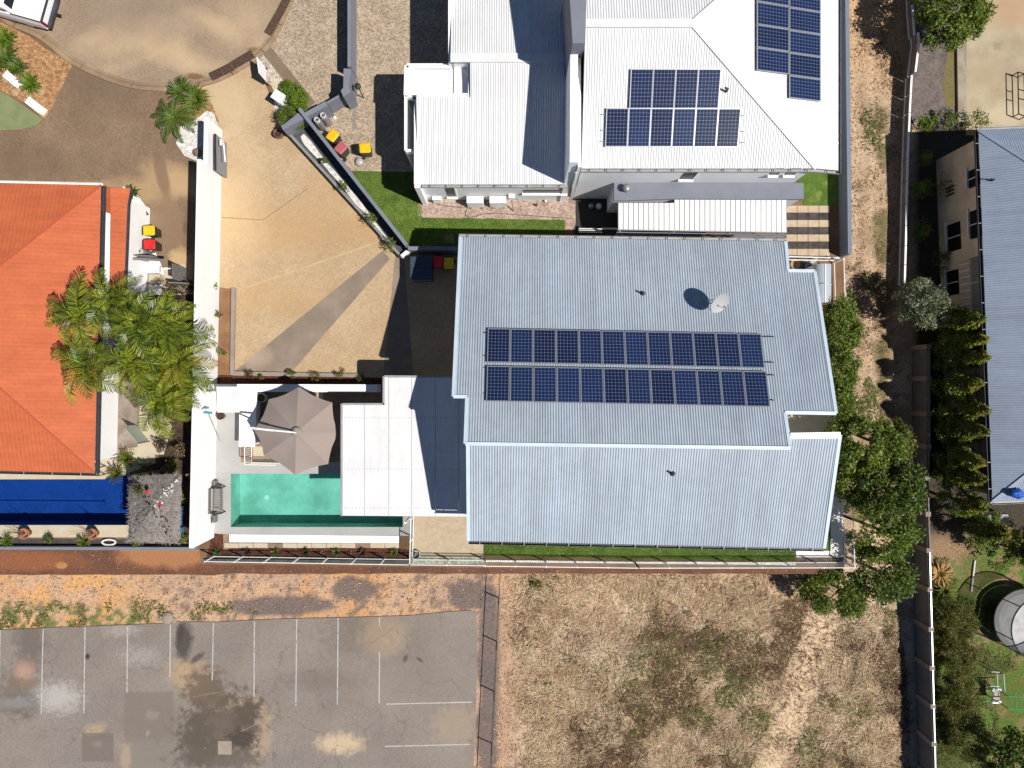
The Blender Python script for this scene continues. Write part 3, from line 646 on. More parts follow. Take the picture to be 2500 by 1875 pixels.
# satellite dish
dp = U(1736, 741); t = thing('satellite_dish', 'round pale grey satellite dish on a tripod above the blue grey roof', 'satellite dish', dp)
ax_ = Vector((.45, -.62, .78)).normalized(); ctr = dp + Vector((.05, -.05, 1.0)); u_ = ax_.orthogonal().normalized(); w_ = ax_.cross(u_); m = MB(); n_ = 28; rings = 6; rad = .50; vs = [ctr]; fs = []
for k in range(1, rings + 1):
    r = rad * k / rings
    for i in range(n_):
        a = 2*math.pi*i/n_; vs.append(ctr + (u_*math.cos(a) + w_*math.sin(a)*.92)*r + ax_*(.45*r*r))
for i in range(n_): fs.append((0, 1+i, 1+(i+1) % n_))
for k in range(rings - 1):
    for i in range(n_): a = 1+k*n_; fs.append((a+i, a+n_+i, a+n_+(i+1) % n_, a+(i+1) % n_))
m.add(vs, fs); m.build('reflector', Mat('dish_grey', (.42, .43, .43), rough=.5), t, True)
m = MB(); m.tube(dp, ctr - ax_*.03, .03); m.build('mast', STEEL, t)
for k in range(3):
    a = 2.1*k + .5; q = U(1736, 741) + Vector((math.cos(a)*.4, math.sin(a)*.4, 0)); q = q - UPN*((q - UP0).dot(UPN)); m = MB(); m.tube(q, dp + Vector((0, 0, .6)), .014, 6); m.build('leg', STEEL, t)
m = MB(); lnb = ctr + ax_*.42 - w_*.05; m.path([ctr - w_*.45 + ax_*.1, lnb], .012); m.tube(lnb, lnb - ax_*.1, .035, 8); m.build('feed_arm', STEEL, t)

# small boxes of the wall gap on the right side of the house and the rain tank (white ribbed barrel roof)
t = thing('plastic_shed', 'pale grey barrel roofed plastic store beside the upper right corner of the blue grey roof', 'shed', P(2015, 690))
m = MB(); a0, a1 = P(1992, 644, 1.6), P(2036, 738, 1.6); wx = a1.x - a0.x; ly = a0.y - a1.y; cx_ = (a0.x + a1.x)/2; cy_ = (a0.y + a1.y)/2
K = 12
for j in range(2):
    y0 = a1.y + ly*(j*.5) + (.02 if j else 0); y1 = a1.y + ly*(j*.5 + .5) - (0 if j else .02); m = MB(); vs = []
    for y in (y0, y1):
        for i in range(K + 1):
            q = math.pi*i/K; vs.append((cx_ - math.cos(q)*wx/2, y, 1.25 + math.sin(q)*.38))
    m.add(vs, [(i, i+1, K+2+i, K+1+i) for i in range(K)]); m.build('roof_panel', Mat('pale_plastic', (.42, .47, .52), rough=.4), t, True)
m = MB(); m.prism([Vector((cx_+sx_*wx*.48, cy_+sy_*ly*.49, 0)) for sx_, sy_ in ((-1, -1), (1, -1), (1, 1), (-1, 1))], 0, 1.27); m.build('body', OFFWHITE, t)
m = MB(); m.box((cx_, cy_, 1.636), .04, ly, .02); m.build('ridge_strip', WHITE, t)
m = MB(); m.box((cx_, cy_-.02, 1.25), wx+.06, .05, .03); m.build('cross_strip', WHITE, t)
# pot and timber heap between the roof step and the store
t = thing('clay_pot', 'round tan clay pot in the roof notch beside the pale store', 'pot', P(1934, 648, 0)); m = MB(); m.lathe([(.16, 0), (.25, .3), (.27, .42), (.23, .42), (.2, .34)], P(1934, 648), 20); m.build('body', Mat('tan_clay', (.42, .27, .15), rough=.8), t, True)
for k, (a, b) in enumerate((((1942, 652), (1975, 636)), ((1950, 634), (1985, 656)), ((1944, 640), (1988, 644)), ((1960, 652), (1990, 634)))):
    m = MB(); m.wall(P(*a), P(*b), .16, .05 + .07*k, .11 + .07*k); tag(m.build('timber_board', (WOODG, DARK, WOODG, STEEL)[k]), ('weathered grey board lowest in the heap beside the pale store', 'dark board crossing the heap beside the pale store', 'long grey board third up in the heap beside the pale store', 'metal sheet on top of the heap beside the pale store')[k], 'board', 'boards heaped beside the store')

# ------------------------------------------------------------------ flat white roof over the pool terrace
t = thing('flat_patio_roof', 'flat white panelled patio roof between the pool and the blue grey roof', 'patio roof', P(985, 1110))
FLATW = Mat('flat_roof_white', (.66, .66, .665), (.61, .61, .61), sc=.7, rough=.5, raw=True, fine=.03, fsc=5).streaks(.05, (3., .4, 1.)).end()
zr = 3.0; xs = [836, 890, 949, 1005, 1063, 1120, 1172]
for i in range(6):
    top = 989 if i < 1 else (921 if i > 1 else 989)
    pts = [(xs[i] + .5, 1259 + i*.4), (xs[i+1] - .5, 1259.4 + i*.4), (xs[i+1] - .5, top + .3*i), (xs[i] + .5, top + .3*i)]
    if i == 1: pts = [(xs[1] + .5, 1259.4), (xs[2] - .5, 1259.8), (xs[2] - .5, 921), (939, 921), (939, 989), (xs[1] + .5, 989)]
    m = MB(); m.prism([P(x, y, zr) for x, y in pts], zr - .09, zr); m.build('roof_panel', FLATW, t)
m = MB()
for a, b in (((836, 986.5), (938, 986.5)), ((936.5, 988), (936.5, 919)), ((938, 918.5), (1120, 920)), ((834, 986), (834, 1260))): m.wall(P(*a, zr), P(*b, zr), .09, zr - .1, zr + .02)
m.build('edge_gutter', GUTPALE, t)
for x, y in ((1000, 1000), (1010, 1250)):
    m = MB(); m.tube(P(x, y, 0) * 1.0, Vector((P(x, y, 0).x, P(x, y, 0).y, zr - .1)), .05, 10); m.build('post', WHITE, t)
SCR = Mat('screw_grey', (.3, .3, .3), rough=.5); m = MB()
for yy in (1020, 1145, 1240):
    for i in range(5):
        for k in range(6): m.box(P(xs[i] + 6 + k*9, yy, zr) + Vector((0, 0, .0)), .035, .035, .012)
m.build('screw_heads', SCR, t)['kind'] = 'stuff'

# ------------------------------------------------------------------ pool yard
DECK = Mat('pool_deck_tile', S(200, 198, 195), S(190, 188, 184), sc=.8, rough=.85, fine=.03)
PAVEB = Mat('brown_paving', S(176, 148, 124), S(150, 124, 104), sc=1.5, rough=.9, fine=.1)
for q in ([(520, 953), (1015, 953), (1015, 1156.5), (520, 1156.5)], [(520, 1156.6), (563.5, 1156.6), (563.5, 1286.4), (520, 1286.4)], [(983.5, 1156.6), (1015, 1156.6), (1015, 1286.4), (983.5, 1286.4)], [(520, 1286.5), (1015, 1286.5), (1015, 1308), (520, 1308)]): 
    mm = MB(); mm.prism([P(*p) for p in q], -.02, .012); tag(mm.build('pool_deck', DECK), kind='structure')
# cut-out so the pools are real holes: terrace top is replaced below by the booleans at the end
sheet('paving', PAVEB, [(588, 955), (1015, 955), (1015, 1128), (588, 1128)], .018)
sheet('paving', CREAM, [(618, 1090), (690, 1090), (690, 1120), (618, 1120)], .022)
sheet('paving', CREAM, [(775, 955), (789, 955), (789, 975), (775, 975)], .022)
POOLG = Mat('green_pool_render', (.41, .63, .56), (.34, .55, .48), sc=.8, rough=.8, fine=.06, fsc=4)
POOLB = Mat('blue_pool_tile', (.085, .18, .34), (.06, .145, .29), sc=1.4, rough=.6, fine=.22, fsc=14)
def water(name, tint, rough=.04, wsc=5.):
    m = bpy.data.materials.new(name); m.use_nodes = True; t = m.node_tree; t.nodes.clear()
    o = t.nodes.new('ShaderNodeOutputMaterial'); tr = t.nodes.new('ShaderNodeBsdfTransparent'); tr.inputs[0].default_value = (*tint, 1)
    gl = t.nodes.new('ShaderNodeBsdfGlossy'); gl.inputs['Roughness'].default_value = rough; fr = t.nodes.new('ShaderNodeFresnel'); fr.inputs[0].default_value = 1.33
    bp = t.nodes.new('ShaderNodeBump'); bp.inputs['Distance'].default_value = .03; nz = t.nodes.new('ShaderNodeTexNoise'); nz.inputs['Scale'].default_value = wsc; nz.inputs['Detail'].default_value = 3
    ge = t.nodes.new('ShaderNodeNewGeometry'); t.links.new(ge.outputs['Position'], nz.inputs['Vector']); t.links.new(nz.outputs['Fac'], bp.inputs['Height'])
    t.links.new(bp.outputs[0], gl.inputs['Normal']); t.links.new(bp.outputs[0], fr.inputs['Normal'])
    mx = t.nodes.new('ShaderNodeMixShader'); t.links.new(fr.outputs[0], mx.inputs[0]); t.links.new(tr.outputs[0], mx.inputs[1]); t.links.new(gl.outputs[0], mx.inputs[2]); t.links.new(mx.outputs[0], o.inputs[0]); return m
def pool(name, pts, depth, mat, wm, label, lvl=-.10):
    t = thing(name, label, 'pool', P(*pts[0]) * 1.0 + Vector((0, 0, -depth)))
    ps = [P(x, y) for x, y in pts]; n = len(ps); ar = sum(ps[i].x*ps[(i+1) % n].y - ps[(i+1) % n].x*ps[i].y for i in range(n))
    if ar < 0: ps = ps[::-1]
    m = MB(); 
    for i in range(n):
        a, b = ps[i], ps[(i+1) % n]; m.add([a, b, b - Vector((0, 0, depth)), a - Vector((0, 0, depth))], [(0, 1, 2, 3)])
    m.build('pool_wall', mat, t)
    m = MB(); m.poly([p - Vector((0, 0, depth)) for p in ps]); m.build('pool_floor', mat, t)
    m = MB(); m.poly([Vector((p.x, p.y, lvl)) for p in ps]); m.build('water', wm, t)
    return t, ps
gp, gps = pool('swimming_pool', [(562, 1155), (985, 1155), (985, 1288), (562, 1288)], 1.35, POOLG, water('pool_water_green', (.56, .82, .78)), 'rectangular green swimming pool partly under the flat white roof')
m = MB(); c = P(651, 1214, 0); c = Vector((c.x, c.y, -1.345)) ; c.x = P(651, 1214, -1.35).x; c.y = P(651, 1214, -1.35).y; m.lathe([(.14, 0), (.13, .012)], c, 20); m.build('main_drain', Mat('drain_white', (.7, .8, .78), rough=.5), gp)
bp_, bps = pool('swimming_pool', [(-500, 1172), (256, 1171), (273, 1157), (318, 1157), (318, 1281), (-500, 1281)], 1.3, POOLB, water('pool_water_blue', (.30, .52, .88), .06, 9.), 'deep blue tiled swimming pool below the orange roofed house')
m = MB(); a, b = P(-10, 1221, -1.29), P(255, 1223, -1.29); m.wall(a, b, .05, -1.299, -1.285); m.wall(P(254, 1219, -1.29), P(254, 1227, -1.29), .05, -1.299, -1.284); m.build('lane_line', Mat('lane_dark_blue', (.005, .02, .09), rough=.6), bp_)
# real holes in the terrace for both pools
cutm = MB()
def grow(ps, e=.05):
    c = sum(ps, Vector()) / len(ps); return [p + Vector((math.copysign(e, p.x - c.x), math.copysign(e, p.y - c.y), 0)) for p in ps]
cutm.prism(grow(gps), -1.5, .5)
cutm.prism(grow(bps), -1.5, .5)
co = cutm.build('cutter', DECK, None, origin=(0, 0, 0)); mod = terr.modifiers.new('pools', 'BOOLEAN'); mod.object = co; mod.operation = 'DIFFERENCE'; mod.solver = 'EXACT'
bpy.context.view_layer.update(); dg = bpy.context.evaluated_depsgraph_get(); nm = bpy.data.meshes.new_from_object(terr.evaluated_get(dg)); terr.modifiers.clear(); terr.data = nm
bpy.data.objects.remove(co)

# white boundary wall between the two properties
t = thing('boundary_wall', 'tall white rendered wall running between the tan driveway and the orange roofed house', 'wall', P(530, 800))
wa, wb, wc = P(543, 318), P(541, 425), P(523, 1312)
m = MB(); m.wall(wa, wb, .2, 0, 1.75, -1); m.build('low_wall', WHITE, t)
m = MB(); m.wall(wb, wc, .2, 0, 2.45, -1); m.build('high_wall', WHITE, t)
# north wall of the pool yard
t = thing('garden_wall', 'long white garden wall along the north edge of the pool yard', 'wall', P(730, 955)); m = MB(); m.wall(P(528, 956), P(930, 957), .40, 0, 1.1, 1); m.build('wall', WHITE, t)
t = thing('store_roof', 'small white ribbed lean to roof in the pool yard corner', 'roof', P(556, 1008)); mb = MB(); corr(mb, [P(528, 944, 1.72), P(586, 944, 1.72), P(586, 1007, 1.55), P(530, 1007, 1.55)], (1, 0, 0), .1, .01); mb.build('roof_sheet', WROOF, t); m = MB(); m.prism([P(x, y, 0) for x, y in ((532, 955), (580, 955), (580, 1000), (532, 1000))], 0, 1.5); m.build('body', OFFWHITE, t)
t = thing('outdoor_counter', 'white outdoor kitchen counter beside the brown parasol', 'counter', P(605, 1020)); m = MB(); m.prism([P(x, y, .95) for x, y in ((585, 954), (627, 954), (622, 1091), (583, 1091))], .87, .95); m.build('worktop', WHITE, t); m = MB(); m.prism([P(x, y, .9) for x, y in ((588, 957), (623, 957), (618, 1087), (587, 1087))], 0, .87); m.build('cabinet', OFFWHITE, t)
# parasol
oc = [(729, 944), (811, 983), (826, 1058), (801, 1133), (721, 1160), (644, 1112), (620, 1050), (656, 975)]
zt = 3.15; apex = P(724, 1055, zt); rim = [P(x, y, 2.35) for x, y in oc]
t = thing('parasol', 'large brown eight sided cantilever parasol over the pool deck', 'parasol', P(603, 1044))
for i in range(8):
    a, b = rim[i], rim[(i+1) % 8]; m = MB(); vs = []; fs = []; K = 5
    for r in range(K + 1):
        for q in range(5):
            e = a.lerp(b, q/4) ; s_ = math.sin(math.pi*q/4); e = e + (apex - e).normalized()*.10*s_*1.0; p = apex.lerp(e, .02 + .98*r/K); p = p + Vector((0, 0, -.05*s_*(r/K) + .10*math.sin(math.pi*r/K)*.6)); vs.append(p)
    for r in range(K):
        for q in range(4): fs.append((r*5+q, r*5+q+1, (r+1)*5+q+1, (r+1)*5+q)[::-1])
    m.add(vs, fs); m.build('canopy_panel', CANV, t, True)
m = MB(); m.lathe([(.26, .02), (.24, .06), (.12, .09)], apex + Vector((0, 0, -.02)), 16); m.build('vent_cap', CANV, t, True)
for i in range(8):
    m = MB(); m.tube(apex - Vector((0, 0, .10)), rim[i] - Vector((0, 0, .05)), .012, 5); m.build('rib', STEEL, t)
post = P(603, 1044, 3.3); m = MB(); m.tube(Vector((post.x, post.y, .3)), post, .045, 12); m.build('post', ALU, t)
m = MB(); m.tube(post + Vector((-.1, .02, 0)), post.lerp(apex + Vector((0, 0, .22)), .55) + Vector((0, 0, .06)), .055, 10); m.build('arm', WHITE, t)
m = MB(); m.tube(post.lerp(apex + Vector((0, 0, .22)), .5) + Vector((0, 0, .05)), apex + Vector((0, 0, .22)), .04, 10); m.tube(apex + Vector((0, 0, .22)), apex, .03, 8); m.build('arm_extension', WHITE, t)
m = MB(); m.box((post.x, post.y, .02), .7, .7, .28); m.build('base', DARK, t)
# pool-yard small things
def pot(px_, py_, r, h, mat, label, plantmat=None, name='plant_pot', z=0.012, seed=3, hollow=True):
    p = P(px_, py_, h); p.z = z; t = thing(name, label, 'pot', p); m = MB(); m.lathe([(r*.7, 0), (r*.92, h*.5), (r, h), (r*.82, h), (r*.78, h*.8)], p, 24); m.build('body', mat, t, True)
    m = MB(); m.lathe([(r*.79, h*.82), (.01, h*.84)], p, 20); m.build('soil', MULCH, t)
    if plantmat:
        g = np.random.default_rng(seed); C, E, _ = clumps(p + Vector((0, 0, h + .05)), (r*.6, r*.6, .15), 6, 30, r*.45, seed, fill=.1); leafmesh('foliage', plantmat, t, C, .07, .5, .8, seed)
    return t
pot(637, 971, .26, .55, OFFWHITE, 'tall pale round planter beside the top left edge of the brown parasol', LF_OLIVE, z=.02)
pot(537, 1016, .19, .4, GREENP, 'small dark green bucket beside the white lean to roof', None, name='bucket')
t = thing('pool_broom', 'teal headed pool broom leaning on the white boundary wall', 'broom', P(525, 1060)); h0 = P(508, 1006, 2.3); m = MB(); m.tube(P(538, 1077, .02), h0, .014, 6); m.build('handle', STEEL, t); m = MB(); m.wall(h0 + Vector((-.22, 0, 0)), h0 + Vector((.2, -.04, 0)), .12, h0.z - .04, h0.z + .05); m.build('head', TEAL, t, bevel=.02)
# slatted bench with a planter at each end
t = thing('garden_bench', 'grey slatted bench facing the green pool beside the white boundary wall', 'bench', P(530, 1220)); 
b0 = P(531, 1190, .42); b1 = P(531, 1252, .42)
for i in range(14):
    y = b0.y + (b1.y - b0.y)*(i + .5)/14; m = MB(); m.box((b0.x, y, .42), .44, .062, .03); m.build('slat', WOODG, t)
for sx_ in (-.24, .24):
    m = MB(); m.wall((b0.x + sx_, b0.y, 0), (b0.x + sx_, b1.y, 0), .05, .36, .42); m.build('seat_rail', WOODG, t)
for sx_ in (-.24, .24):
    for yy in (b0.y, b1.y): m = MB(); m.box((b0.x + sx_, yy, .012), .05, .05, .62); m.build('leg', DARK, t)
for yy in (b0.y, b1.y):
    m = MB(); m.wall((b0.x - .26, yy, 0), (b0.x + .26, yy, 0), .07, .62, .66); m.build('armrest', DARK, t)
m = MB(); m.wall((b0.x - .30, b0.y, 0), (b0.x - .30, b1.y, 0), .03, .5, .85); m.build('backrest', WOODG, t)
for (x, y, lab) in ((525, 1180, 'grey box planter with a pale spiky plant north of the slatted bench'), (524, 1264, 'grey box planter with a pale spiky plant south of the slatted bench')):
    tt = thing('box_planter', lab, 'planter', P(x, y)); m = MB(); m.box(P(x, y) + Vector((0, 0, .012)), .36, .38, .42); m.build('box', WOODG, tt, bevel=.015); g = random.Random(x + y); m = MB()
    for i in range(26):
        a = g.uniform(0, 6.3); d = Vector((math.cos(a), math.sin(a), g.uniform(.5, 1.4))).normalized(); p = P(x, y) + Vector((0, 0, .43)); s_ = Vector((-d.y, d.x, 0))*.025; m.add([p - s_, p + s_, p + d*.34], [(0, 1, 2)])
    m.build('foliage', LF_SILV, tt)
# safety fence by the parasol
t = thing('low_pool_fence', 'short white railed fence beside the counter and the parasol', 'fence', P(600, 1138)); 
c1, c2, c3 = P(597, 1092, 1.1), P(597, 1134, 1.1), P(672, 1136, 1.1)
for a, b in ((c1, c2), (c2, c3)):
    for z in (.15, 1.1): m = MB(); m.tube(Vector((a.x, a.y, z)), Vector((b.x, b.y, z)), .02, 6); m.build('rail', WHITE, t)
    L_ = (b - a).length; k = int(L_/.11)
    for i in range(k + 1): p = a.lerp(b, i/k); m = MB(); m.box((p.x, p.y, .012), .016, .016, 1.08); m.build('picket', WHITE, t)
# paving, plant strip and tiles south of the pool
sheet('paving', WHITE, [(560, 1305), (975, 1309), (975, 1326), (560, 1324)], .02)
bed = sheet('garden_bed', MULCH, [(520, 1302), (1000, 1342), (1000, 1376), (500, 1374)], .014)
sheet('paving', PAVEB, [(545, 1304), (560, 1304), (560, 1342), (545, 1342)], .018)
tiles = thing('tile_edging', None, None, P(770, 1335)); tag(tiles, kind='structure')
for i in range(12):
    x0 = 548 + i*35.6; m = MB(); m.prism([P(x, y) for x, y in ((x0 + .5, 1325.5), (x0 + 35, 1326), (x0 + 35, 1337.5), (x0 + .5, 1337))], .0, .045); m.build('tile', CREAM if i % 3 else PAVEB if i % 2 else CREAM, tiles)
KERBD = Mat('dark_kerb', (.14, .125, .115), (.09, .08, .075), sc=3, rough=.9)
m = MB(); m.wall(P(500, 1367), P(1000, 1371), .16, 0, .12); tag(m.build('kerb', KERBD), kind='structure')
for i, x in enumerate((532, 606, 674, 747, 822, 887, 962)):
    q = ('leftmost', 'second from the left', 'third from the left', 'middle', 'third from the right', 'second from the right', 'rightmost')[i]
    blade_clump('bromeliad', 'dark spiky bromeliad in the red mulch bed below the pool, ' + q, 'plant', P(x, 1345 + i*.4), .30, .28, LF_BRON if i % 2 else LF_DARK, 26, .045, 50 + i, 'bromeliads in the mulch bed')
for i, x in enumerate((568, 642, 714, 787, 860, 932)):
    q = ('leftmost', 'second from the left', 'third from the left', 'third from the right', 'second from the right', 'rightmost')[i]
    blade_clump('bromeliad', 'small pink grey bromeliad in the red mulch bed below the pool, ' + q, 'plant', P(x, 1348), .16, .12, Mat('pink_leaves%d' % i, (.30, .15, .12), (.22, .13, .09), sc=9, rough=.6), 16, .04, 70 + i, 'small bromeliads in the mulch bed')
# herringbone court, lawn strip, white gravel
HERR = Mat('herringbone_pavers', S(226, 204, 176), S(212, 188, 158), sc=3, rough=.88, fine=.05, fsc=8)
br = HERR.N('ShaderNodeTexBrick'); br.inputs['Scale'].default_value = 4.2; br.inputs['Mortar Size'].default_value = .02; br.inputs['Color1'].default_value = (1, 1, 1, 1); br.inputs['Color2'].default_value = (.93, .92, .9, 1); br.inputs['Mortar'].default_value = (.68, .64, .6, 1)
vr = HERR.N('ShaderNodeVectorRotate'); vr.rotation_type = 'Z_AXIS'; vr.inputs['Angle'].default_value = .785; HERR.L(HERR.pos, vr.inputs['Vector']); HERR.L(vr.outputs[0], br.inputs['Vector']); HERR.mix(1., br.outputs['Color'], 'MULTIPLY').end()
sheet('courtyard_paving', HERR, [(1005, 1258), (1180, 1262), (1180, 1356), (1012, 1355), (1005, 1345)], .016)
sheet('lawn', LAWN, [(1180, 1290), (2028, 1305), (2028, 1345), (1942, 1345), (1942, 1370), (1180, 1358)], .014)
sheet('gravel_strip', PEBW, [(1180, 1366), (1942, 1374), (1942, 1380), (1180, 1372)], .012)
sheet('gravel_strip', PEBP, [(1000, 1358), (1180, 1360), (1180, 1378), (1000, 1378)], .012)
sheet('paving', OFFWHITE, [(1944, 1344), (2028, 1345), (2028, 1190), (2056, 1190), (2060, 1372), (1944, 1372)], .012)
sheet('gravel_strip', Mat('grey_grit', S(150, 138, 125), S(110, 98, 86), sc=4, rough=.95).grit(.3, 12), [(1944, 1361), (2058, 1361), (2058, 1376), (1944, 1376)], .016)
sheet('paving', CREAM, [(1900, 985), (2050, 985), (2050, 1075), (1900, 1075)], .012)
# white fence along the embankment with posts, rails and pickets
def fence(label, pts, h, step, mat, z0=0., picket=0., rails=(.12, 1.), name='picket_fence', rr=.022, pr=.03, glass=None):
    t = thing(name, label, 'fence', pts[0])
    for a, b in zip(pts[:-1], pts[1:]):
        L_ = (b - a).length; k = max(1, round(L_/step))
        for i in range(k + 1):
            p = a.lerp(b, i/k); m = MB(); m.box((p.x, p.y, z0), pr*2, pr*2, h + .02); m.build('post', mat, t)
        for f in rails:
            m = MB(); m.tube(Vector((a.x, a.y, z0 + h*f)), Vector((b.x, b.y, z0 + h*f)), rr, 6); m.build('rail', mat, t)
        if picket:
            k2 = int(L_/picket); m = MB()
            for i in range(1, k2): p = a.lerp(b, i/k2); m.box((p.x, p.y, z0 + .08), .016, .016, h - .1)
            m.build('pickets', mat, t)['kind'] = 'stuff'
        if glass:
            k2 = max(1, round(L_/step)); 
            for i in range(k2):
                p, q = a.lerp(b, (i + .04)/k2), a.lerp(b, (i + .96)/k2); m = MB(); m.wall(p, q, .012, z0 + .06, z0 + h - .05); m.build('glass_panel', glass, t)
    return t
fp = lambda x, y, h: Vector((P(x, y, h).x, P(x, y, h).y, 0))
CLEAR = bpy.data.materials.new('clear_glass'); CLEAR.use_nodes = True; ct = CLEAR.node_tree; ct.nodes.clear(); o_ = ct.nodes.new('ShaderNodeOutputMaterial'); a_ = ct.nodes.new('ShaderNodeBsdfTransparent'); a_.inputs[0].default_value = (.86, .93, .91, 1); g_ = ct.nodes.new('ShaderNodeBsdfGlossy'); g_.inputs['Roughness'].default_value = .03; mx_ = ct.nodes.new('ShaderNodeMixShader'); mx_.inputs[0].default_value = .06; ct.links.new(a_.outputs[0], mx_.inputs[1]); ct.links.new(g_.outputs[0], mx_.inputs[2]); ct.links.new(mx_.outputs[0], o_.inputs[0])
fence('white railed glass fence above the bank along the pool yard', [fp(500, 1371, 1.2), fp(1000, 1379, 1.2), fp(1182, 1381, 1.2)], 1.2, 1.6, WHITE, glass=CLEAR, name='glass_fence')
fence('white picket fence above the bank below the blue grey roof', [fp(1184, 1382, 1.2), fp(1560, 1387, 1.2), fp(2087, 1386, 1.2)], 1.2, 1.55, WHITE, picket=.11)
fence('white picket fence climbing the right edge of the terrace beside the leafy trees', [fp(2087, 1384, 1.2), fp(2083, 1270, 1.2), fp(2074, 1060, 1.2)], 1.2, 1.7, WHITE, picket=.11)
fence('thin white fence along the lane beside the pale plastic store', [fp(2072, 1050, 1.2), fp(2068, 900, 1.2), fp(2060, 632, 1.2)], 1.2, 2.6, WHITE)
fence('short white picket gate fence between the pool yard and the herringbone court', [fp(1003, 1268, 1.15), fp(1000, 1376, 1.15)], 1.15, 1.1, WHITE, picket=.10)
t = thing('garden_hose_reel', 'round dark hose reel at the corner of the herringbone court', 'hose reel', P(1016, 1352)); 
for k in range(3): m = MB(); m.path([P(1016, 1352) + Vector((.22*math.cos(a*.45), .22*math.sin(a*.45), .05 + .05*k)) for a in range(15)], .025); m.build('coil', DARK if k != 2 else STEEL, t)
m = MB(); m.tube(P(1016, 1352) + Vector((0, 0, .02)), P(1016, 1352) + Vector((0, 0, .24)), .07, 12); m.build('drum', STEEL, t)
# planter kerb on the left and bottom of the tan driveway
sheet('garden_bed', DIRTC, [(536, 704), (566, 704), (566, 918), (533, 918)], .012)
sheet('garden_bed', MULCH, [(533, 916), (935, 922), (935, 942), (530, 940)], .012)
KERBG = Mat('grey_edging', S(172, 160, 148), S(158, 146, 134), sc=2, rough=.9, fine=.05)
m = MB(); m.wall(P(572, 704), P(569, 914), .2, 0, .16); m.wall(P(566, 911), P(885, 917), .2, 0, .156); tag(m.build('kerb', KERBG), kind='structure')
for i, (x, y, r, mat_) in enumerate(((610, 916, .38, LF_BRON), (643, 922, .22, LF_OLIVE), (717, 908, .33, LF_DARK), (772, 922, .42, LF_OLIVE), (835, 910, .36, LF_OLIVE), (886, 925, .34, LF_OLIVE))):
    shrub('shrub', '{} small shrub from the left in the bed below the tan driveway'.format(ORD[i]), 'shrub', P(x, y), r, .5, mat_, 170, .09, 90 + i, 'shrubs below the tan driveway', 9)
for i, (x, y, r, mat_, lab) in enumerate(((530, 698, .42, LF_MID, 'leafy green shrub against the white wall at the top of the narrow bed'), (540, 768, .30, LF_OLIVE, 'sparse thin shrub halfway down the narrow bed by the white wall'), (547, 862, .30, LF_MID, 'small green shrub low in the narrow bed by the white wall'), (523, 820, .30, LF_SILV, 'pale thin shrub against the white wall beside the palm tips'))):
    shrub('shrub', lab, 'shrub', P(x + 4, y), r, .8, mat_, 150, .09, 120 + i, 'shrubs in the narrow bed', 8)
# grey gate leaf parked against the white wall
t = thing('gate_leaf', 'grey sliding gate leaf standing against the north end of the white boundary wall', 'gate', P(552, 392)); ga, gb = P(553, 350), P(554, 436)
m = MB(); m.wall(ga, gb, .06, .06, 1.4); m.build('panel', Mat('gate_grey', (.27, .29, .33), (.25, .27, .31), sc=1, rough=.5), t)
m = MB(); m.wall(ga, gb, .09, 1.4, 1.44); m.build('top_rail', DARK, t)
m = MB(); q0, q1 = P(546, 352, 1.5), P(550, 395, 1.5); m.tube(q0, q1, .035, 8); m.build('gate_arm', WHITE, t); m = MB(); m.box(P(545, 352, 1.2), .12, .3, .3); m.build('motor_box', OFFWHITE, t)
# ------------------------------------------------------------------ white two-storey house
wh = thing('white_house', 'white roofed two storey house with solar panels at the top of the picture', 'house', P(1700, 300))
ze, zr_ = 5.6, 7.2
sw = P(1419, 407, ze); se = P(1992, 415, ze); apx = P(1688, 57, zr_); rdl = P(1424, 57, zr_)
apx.y = rdl.y = apx.y; sw.y = se.y = (sw.y + se.y)/2; rdl.x = sw.x = P(1424, 240, 6.4).x
slp = (zr_ - ze)/(apx.y - sw.y); run = apx.y - sw.y
ex = P(2048, 418, 5.35).x; ez = zr_ - (ex - apx.x)*(zr_ - ze)/(se.x - apx.x)
ny = apx.y + run
mb = MB(); corr(mb, [sw, se, apx, rdl], (1, 0, 0), .115, .014); mb.build('south_roof', WROOF, wh)
mb = MB(); corr(mb, [Vector((sw.x, ny, ze)), Vector((se.x, ny, ze)), apx, rdl], (1, 0, 0), .115, .014); mb.build('north_roof', WROOF, wh)
mb = MB(); corr(mb, [se, Vector((ex, se.y, ez)), Vector((ex, ny, ez)), Vector((se.x, ny, ze)), apx], (0, 1, 0), .1, .004); mb.build('east_roof', WROOF, wh)
E0, EN = plane3(se, Vector((ex, se.y, ez)), apx); S0, SN = plane3(sw, se, apx)
for a, b in ((rdl, apx), (apx, se), (apx, Vector((se.x, ny, ze)))):
    m = MB(); trim(m, a + Vector((0, 0, .03)), b + Vector((0, 0, .03)), .36 if a is rdl else .2, .03, .02); m.build('ridge_capping', WROOF, wh)
gutter(wh, sw, Vector((ex, se.y, ez)) if False else se, (0, -1, 0), GUTPALE, GUTTER, 14)
gutter(wh, se, Vector((ex, se.y, ez)), (0, -1, 0), GUTPALE, GUTTER, 1)
gutter(wh, Vector((ex, se.y - .13, ez)), Vector((ex, ny, ez)), (1, 0, 0), GUTPALE, GUTTER, 10)
wy = sw.y + .12
m = MB(); m.prism([Vector((sw.x + .1, wy, 0)), Vector((P(1938, 446, 3).x, wy, 0)), Vector((P(1985, 420, 3).x + .3, wy + 1.2, 0)), Vector((ex - .5, wy + 1.2, 0)), Vector((ex - .5, ny - .3, 0)), Vector((sw.x + .1, ny - .3, 0))], 0, ez - .12); m.build('wall', PALEW, wh)
m = MB(); m.prism([Vector((sw.x + .1, wy + .02, 0)), Vector((se.x, wy + .02, 0)), Vector((se.x, ny - .4, 0)), Vector((sw.x + .1, ny - .4, 0))], ez - .12, ze - .06); m.build('upper_wall', PALEW, wh)
